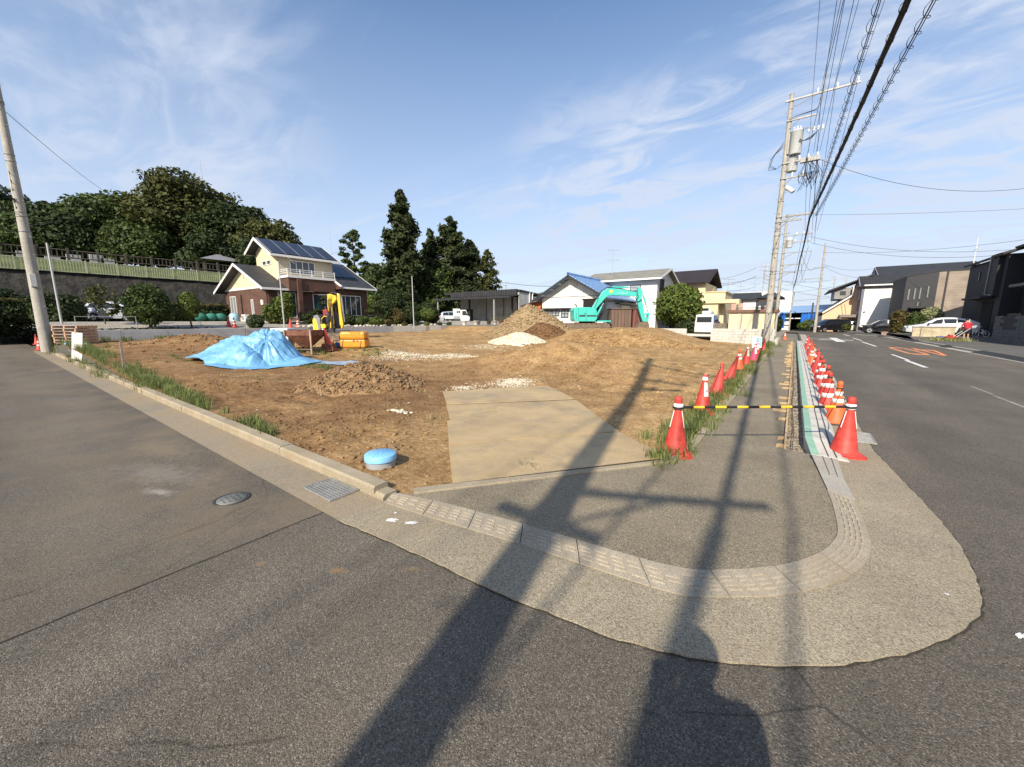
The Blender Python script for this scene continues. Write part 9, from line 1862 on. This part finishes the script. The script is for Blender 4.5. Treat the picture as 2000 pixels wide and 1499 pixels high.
# leaning pole at the left, its cabinet
def pl_extra(t, rr):
    mb = MB(); mb.rbox((.30, -.05, 3.45), (.28, .22, .62), .02); mb.build('meter_box', mat('meter_box', (0.45, 0.46, 0.44), rough=.6), t)
    for z in (8.4, 8.0, 7.2): mb = MB(); mb.tube([(.1, -.1, z), (.55, -.15, z + .02), (.5, -.15, z - .45), (.2, -.1, z - .3)], .014, 5); mb.build('cable_loop', CABLE, t)
PL = pole('leaning weathered concrete pole beside the pallets at the left edge', (-31.1, 1.97, 0.20), 13.5, .24, .12, [(11.6, -.6, .6, 0)], (9.3, 9.0, 6.7, 6.5, 5.8), True, pl_extra, (0.0, 0.0))
for (x, y, h, r, lab) in ((-29.5, 12.9, 4.85, .055, 'thin grey steel mast in front of the brick house gable wing'), (-29.5, 24.6, 4.9, .055, 'thin pale flag mast right of the yellow green dome shrub'), (-34.5, 2.9, 5.1, .06, 'thin pale post just right of the leaning concrete pole')):
    t = thing('thin_mast', lab, 'mast', (x, y, 0.9), 0, None); mb = MB(); mb.cyl((0, 0, 0), (0, 0, h), r, r * .7, 8); mb.build('mast', mat('mast_grey', (0.46, 0.46, 0.45), rough=.5, metal=.3), t)
x, y = wpos(-5.7, 72); t = thing('lamp_post', 'pale lamp post rising behind the warehouse roof', 'lamp post', (x, y, 1.3)); mb = MB(); mb.cyl((0, 0, 0), (0, 0, 7.9), .09, n=8); mb.build('post', AFR, t); mb = MB(); mb.rbox((.3, 0, 7.9), (.9, .2, .12), .04); mb.build('lamp', PORC, t)

def sagline(p, q, sag, n=24):
    p = Vector(p); q = Vector(q); return [p.lerp(q, i / n) - Vector((0, 0, 4 * sag * (i / n) * (1 - i / n))) for i in range(n + 1)]
def wire(label, p, q, sag=.3, r=.009, m=None, name='power_line', group=None, n=24):
    mb = MB(); mb.tube(sagline(p, q, sag, n), r, 5, caps=False); return tag(mb.build(name, m or CABLE), label, 'wire', group)
def coil(label, p, q, sag, r=.010, R=.075, pitch=.55):
    L = sagline(p, q, sag, 60); mb = MB(); mb.tube(L, r, 5, caps=False); mb.tube([a + Vector((0.02, 0, -.05)) for a in L], r * .8, 5, caps=False); tot = (Vector(q) - Vector(p)).length; k = int(tot / pitch * 10); pts = []
    for i in range(k + 1):
        f = i / k; j = min(59, int(f * 60)); a = L[j].lerp(L[j + 1], f * 60 - j); w = i * 2 * math.pi / 10
        pts.append(a + Vector((R * math.cos(w), 0, -.04 + R * math.sin(w))))
    mb.tube(pts, r * .55, 4, caps=False); return tag(mb.build('spiral_cable', CABLE), label, 'wire')
YB = -5.7; Y1 = 31.15
for k, (xa, za, xb, zb, lab) in enumerate(((1.3, 13.65, -.02, 15.35, 'left one of the three top wires'), (1.85, 13.65, .62, 15.35, 'middle one of the three top wires'), (2.4, 13.65, 1.6, 15.35, 'right one of the three top wires'))):
    wire(lab + ' running overhead to the tall transformer pole', (xa, YB, za), (xb, Y1, zb), .25, .010, group='overhead lines along the main road')
for k, (xa, za, xb, zb, lab) in enumerate(((-.35, 12.2, -.30, 11.7, 'far left'), (.35, 11.35, -.05, 11.75, 'second from the left'), (.62, 11.35, .08, 11.75, 'third from the left'), (.95, 11.35, .25, 11.75, 'fourth from the left'), (1.15, 10.6, -.45, 10.85, 'lowest'))):
    wire(lab + ' lighter overhead wire between the near pole and the tall transformer pole', (xa, YB, za), (xb, Y1, zb), .35, .009 if k else .007, group='overhead lines along the main road')
coil('spiral wrapped cable left of the thick black cable bundle overhead', (1.05, YB, 7.0), (.20, Y1, 8.3), .15)
coil('spiral wrapped cable at the right of the thick black cable bundle overhead', (2.15, YB, 6.65), (.42, Y1, 8.05), .15, .011, .075, .5)
mb = MB(); Lb = sagline((1.62, YB, 6.50), (.14, Y1, 7.95), .22, 40); rb = random.Random(5)
mb.tube(Lb, .038, 8, caps=False)
for k in range(5): a = k * 1.256; mb.tube([p + Vector((.034 * math.cos(a + i * .35), 0, .034 * math.sin(a + i * .35))) for i, p in enumerate(Lb)], .018, 5, caps=False)
for i in range(1, 40): 
    c = Lb[i]; mb.tube([c + Vector((.06 * math.cos(t), 0, .03 + .10 * math.sin(t))) for t in np.linspace(0, 2 * math.pi, 9)], .007, 4, caps=False)
tag(mb.build('cable_bundle', CABLE), 'thick black bundle of cables hanging over the pavement up to the tall transformer pole', 'cable')
# the same lines run on behind the viewpoint to the next pole
pole('concrete pole beyond the near pole, far behind the viewpoint', (1.6, -40.0, 0.0), 14.0, .20, .11, [(12.7, -.3, 2.5, 3), (11.1, -.1, 1.25, 2), (6.6, -.1, 1.85, 0)], (9, 7), False)
for k, (q, z0, z1, r) in enumerate((((1.62, 6.50), 1.9, 6.6, .07), ((1.05, 7.0), 1.4, 6.9, .022), ((2.15, 6.65), 2.6, 6.6, .024), ((1.85, 13.65), 2.3, 12.9, .012), ((.62, 11.35), 2.2, 11.2, .012))):
    wire(['thick cable bundle', 'left spiral cable', 'right spiral cable', 'top wire', 'lighter wire'][k] + ' running on behind the viewpoint to the next pole', (q[0], YB, q[1]), (z0, -40, z1), .25, r)
# onward to the farther poles
mb = MB(); mb.tube(sagline((.14, Y1, 7.95), (-.15, 50.3, 8.0), .35, 12), .05, 6, caps=False); mb.tube(sagline((-.15, 50.3, 8.0), (-.55, 76.3, 7.2), .55, 12), .05, 6, caps=False); tag(mb.build('cable_bundle', CABLE), 'thick black cable continuing from the tall pole past the second pole', 'cable')
for k, (xa, za, xb, zb, lab) in enumerate(((-.02, 15.2, .55, 10.5, 'left'), (.62, 15.2, .75, 10.5, 'middle'), (1.6, 15.2, .95, 10.5, 'right'))): wire(lab + ' wire dropping from the tall pole top to the second pole', (xa, Y1 + .1, za), (xb, 50.4, zb), .2, .012)
for k in range(4): wire(['first', 'second', 'third', 'fourth'][k] + ' low slack wire between the tall pole and the second pole', (-.3 + .25 * k, Y1 + .1, 11.6 - .3 * (k % 2)), (.1 + .25 * k, 50.3, 9.7 - .5 * (k % 2)), .8, .012)
for k in range(4): wire(['first', 'second', 'third', 'fourth'][k] + ' wire from the second pole on to the slim pole by the garage', (-.2 + .3 * k, 50.5, 10.3 - .6 * k), (-.9 + .25 * k, 76.4, 7.3 - .1 * k), .5, .014)
def dp(px, py, D):
    a = (px - 1000) / 750; y = (749.5 - py) / 750; cp, sp = math.cos(PITCH), math.sin(PITCH); b = cp + y * sp; t = D / b; X, Yd = a * t, D
    return (X * math.cos(A) - Yd * math.sin(A), X * math.sin(A) + Yd * math.cos(A), CAM_H + (y * cp - sp) * t)
wire('long slack service wire crossing the road from the tall pole to the right', (.1, Y1, 11.4), dp(2120, 347, 26), 1.3, .012, name='service_wire')
wire('upper of two service wires sagging to the right from below the second pole arms', (.4, 50.2, 10.0), dp(2100, 476, 30), 1.0, .013, name='service_wire')
wire('lower of two service wires sagging to the right from below the second pole arms', (.5, 50.2, 9.4), dp(2100, 482, 30), 1.1, .013, name='service_wire')
wire('faint straight wire above the right hand houses', (.7, 50.2, 12.0), dp(2100, 402, 40), .2, .012, name='service_wire')
wire('wire rising to the right from the pole at the peach house', (2.45, 70.4, 11.0), dp(2100, 455, 34), .6, .014, name='service_wire')
wire('wire from the peach house pole to the lattice gable roof', (2.45, 70.4, 9.4), (10.1, 83, 9.9), .7, .014, name='service_wire')
wire('second wire from the peach house pole to the weatherboarded house', (2.45, 70.4, 9.2), (8.0, 79, 8.0), .5, .014, name='service_wire')
wire('wire from the second pole across to the pole at the peach house', (-.1, 50.4, 8.5), (1.6, 70.4, 9.0), .9, .014, name='service_wire'); wire('lower wire from the second pole across to the pole at the peach house', (0, 50.4, 7.4), (.7, 70.4, 7.5), 1.0, .014, name='service_wire')
for k, (ya, yb) in enumerate(((548, 523), (553, 541), (561, 539), (566, 560))): wire(['uppermost', 'second', 'third', 'lowest'][k] + ' thin wire between the beige house roof and the distant pole', dp(1378, ya, 60), dp(1478, yb, 75), .5, .022, CABLE_F, 'service_wire')
for k, (ya, yb) in enumerate(((530, 520), (545, 548), (552, 580), (536, 566))): wire(['highest', 'second', 'third', 'lowest'][k] + ' thin wire from the distant pole to the right behind the tall pole', dp(1490, ya, 75), dp(1620, yb, 90), .5, .024, CABLE_F, 'service_wire')
for k, (ya, yb) in enumerate(((575, 548), (590, 570), (598, 600))): wire(['upper', 'middle', 'lower'][k] + ' far wire crossing behind the slim pole at the road end', dp(1500, ya, 95), dp(1690, yb, 110), .6, .026, CABLE_F, 'service_wire')
wire('far wire running from the small distant pole behind the blue roof shed', dp(990, 553, 104), dp(1080, 560, 90), .2, .045, CABLE_F, 'service_wire')
wire('wire sloping from the top of the leaning pole down to the hill trees', (-31.0, 2.0, 11.5), dp(250, 398, 58), .6, .014, name='service_wire'); wire('lower wire from the leaning pole towards the hill on the right', (-31.0, 2.0, 6.3), dp(130, 420, 52), .3, .014, name='service_wire')
coil('spiral cable leaving the leaning pole at the left edge', (-31.1, 1.9, 7.4), dp(-60, 270, 16), .3, .018, .14, .6); wire('wire leaving the leaning pole at the left edge below the spiral cable', (-31.1, 1.9, 6.8), dp(-60, 345, 16), .3, .014, name='service_wire')
wire('thin wire over the brick house roof from the hill to the right', dp(440, 520, 34), dp(690, 480, 60), .8, .012, name='service_wire')
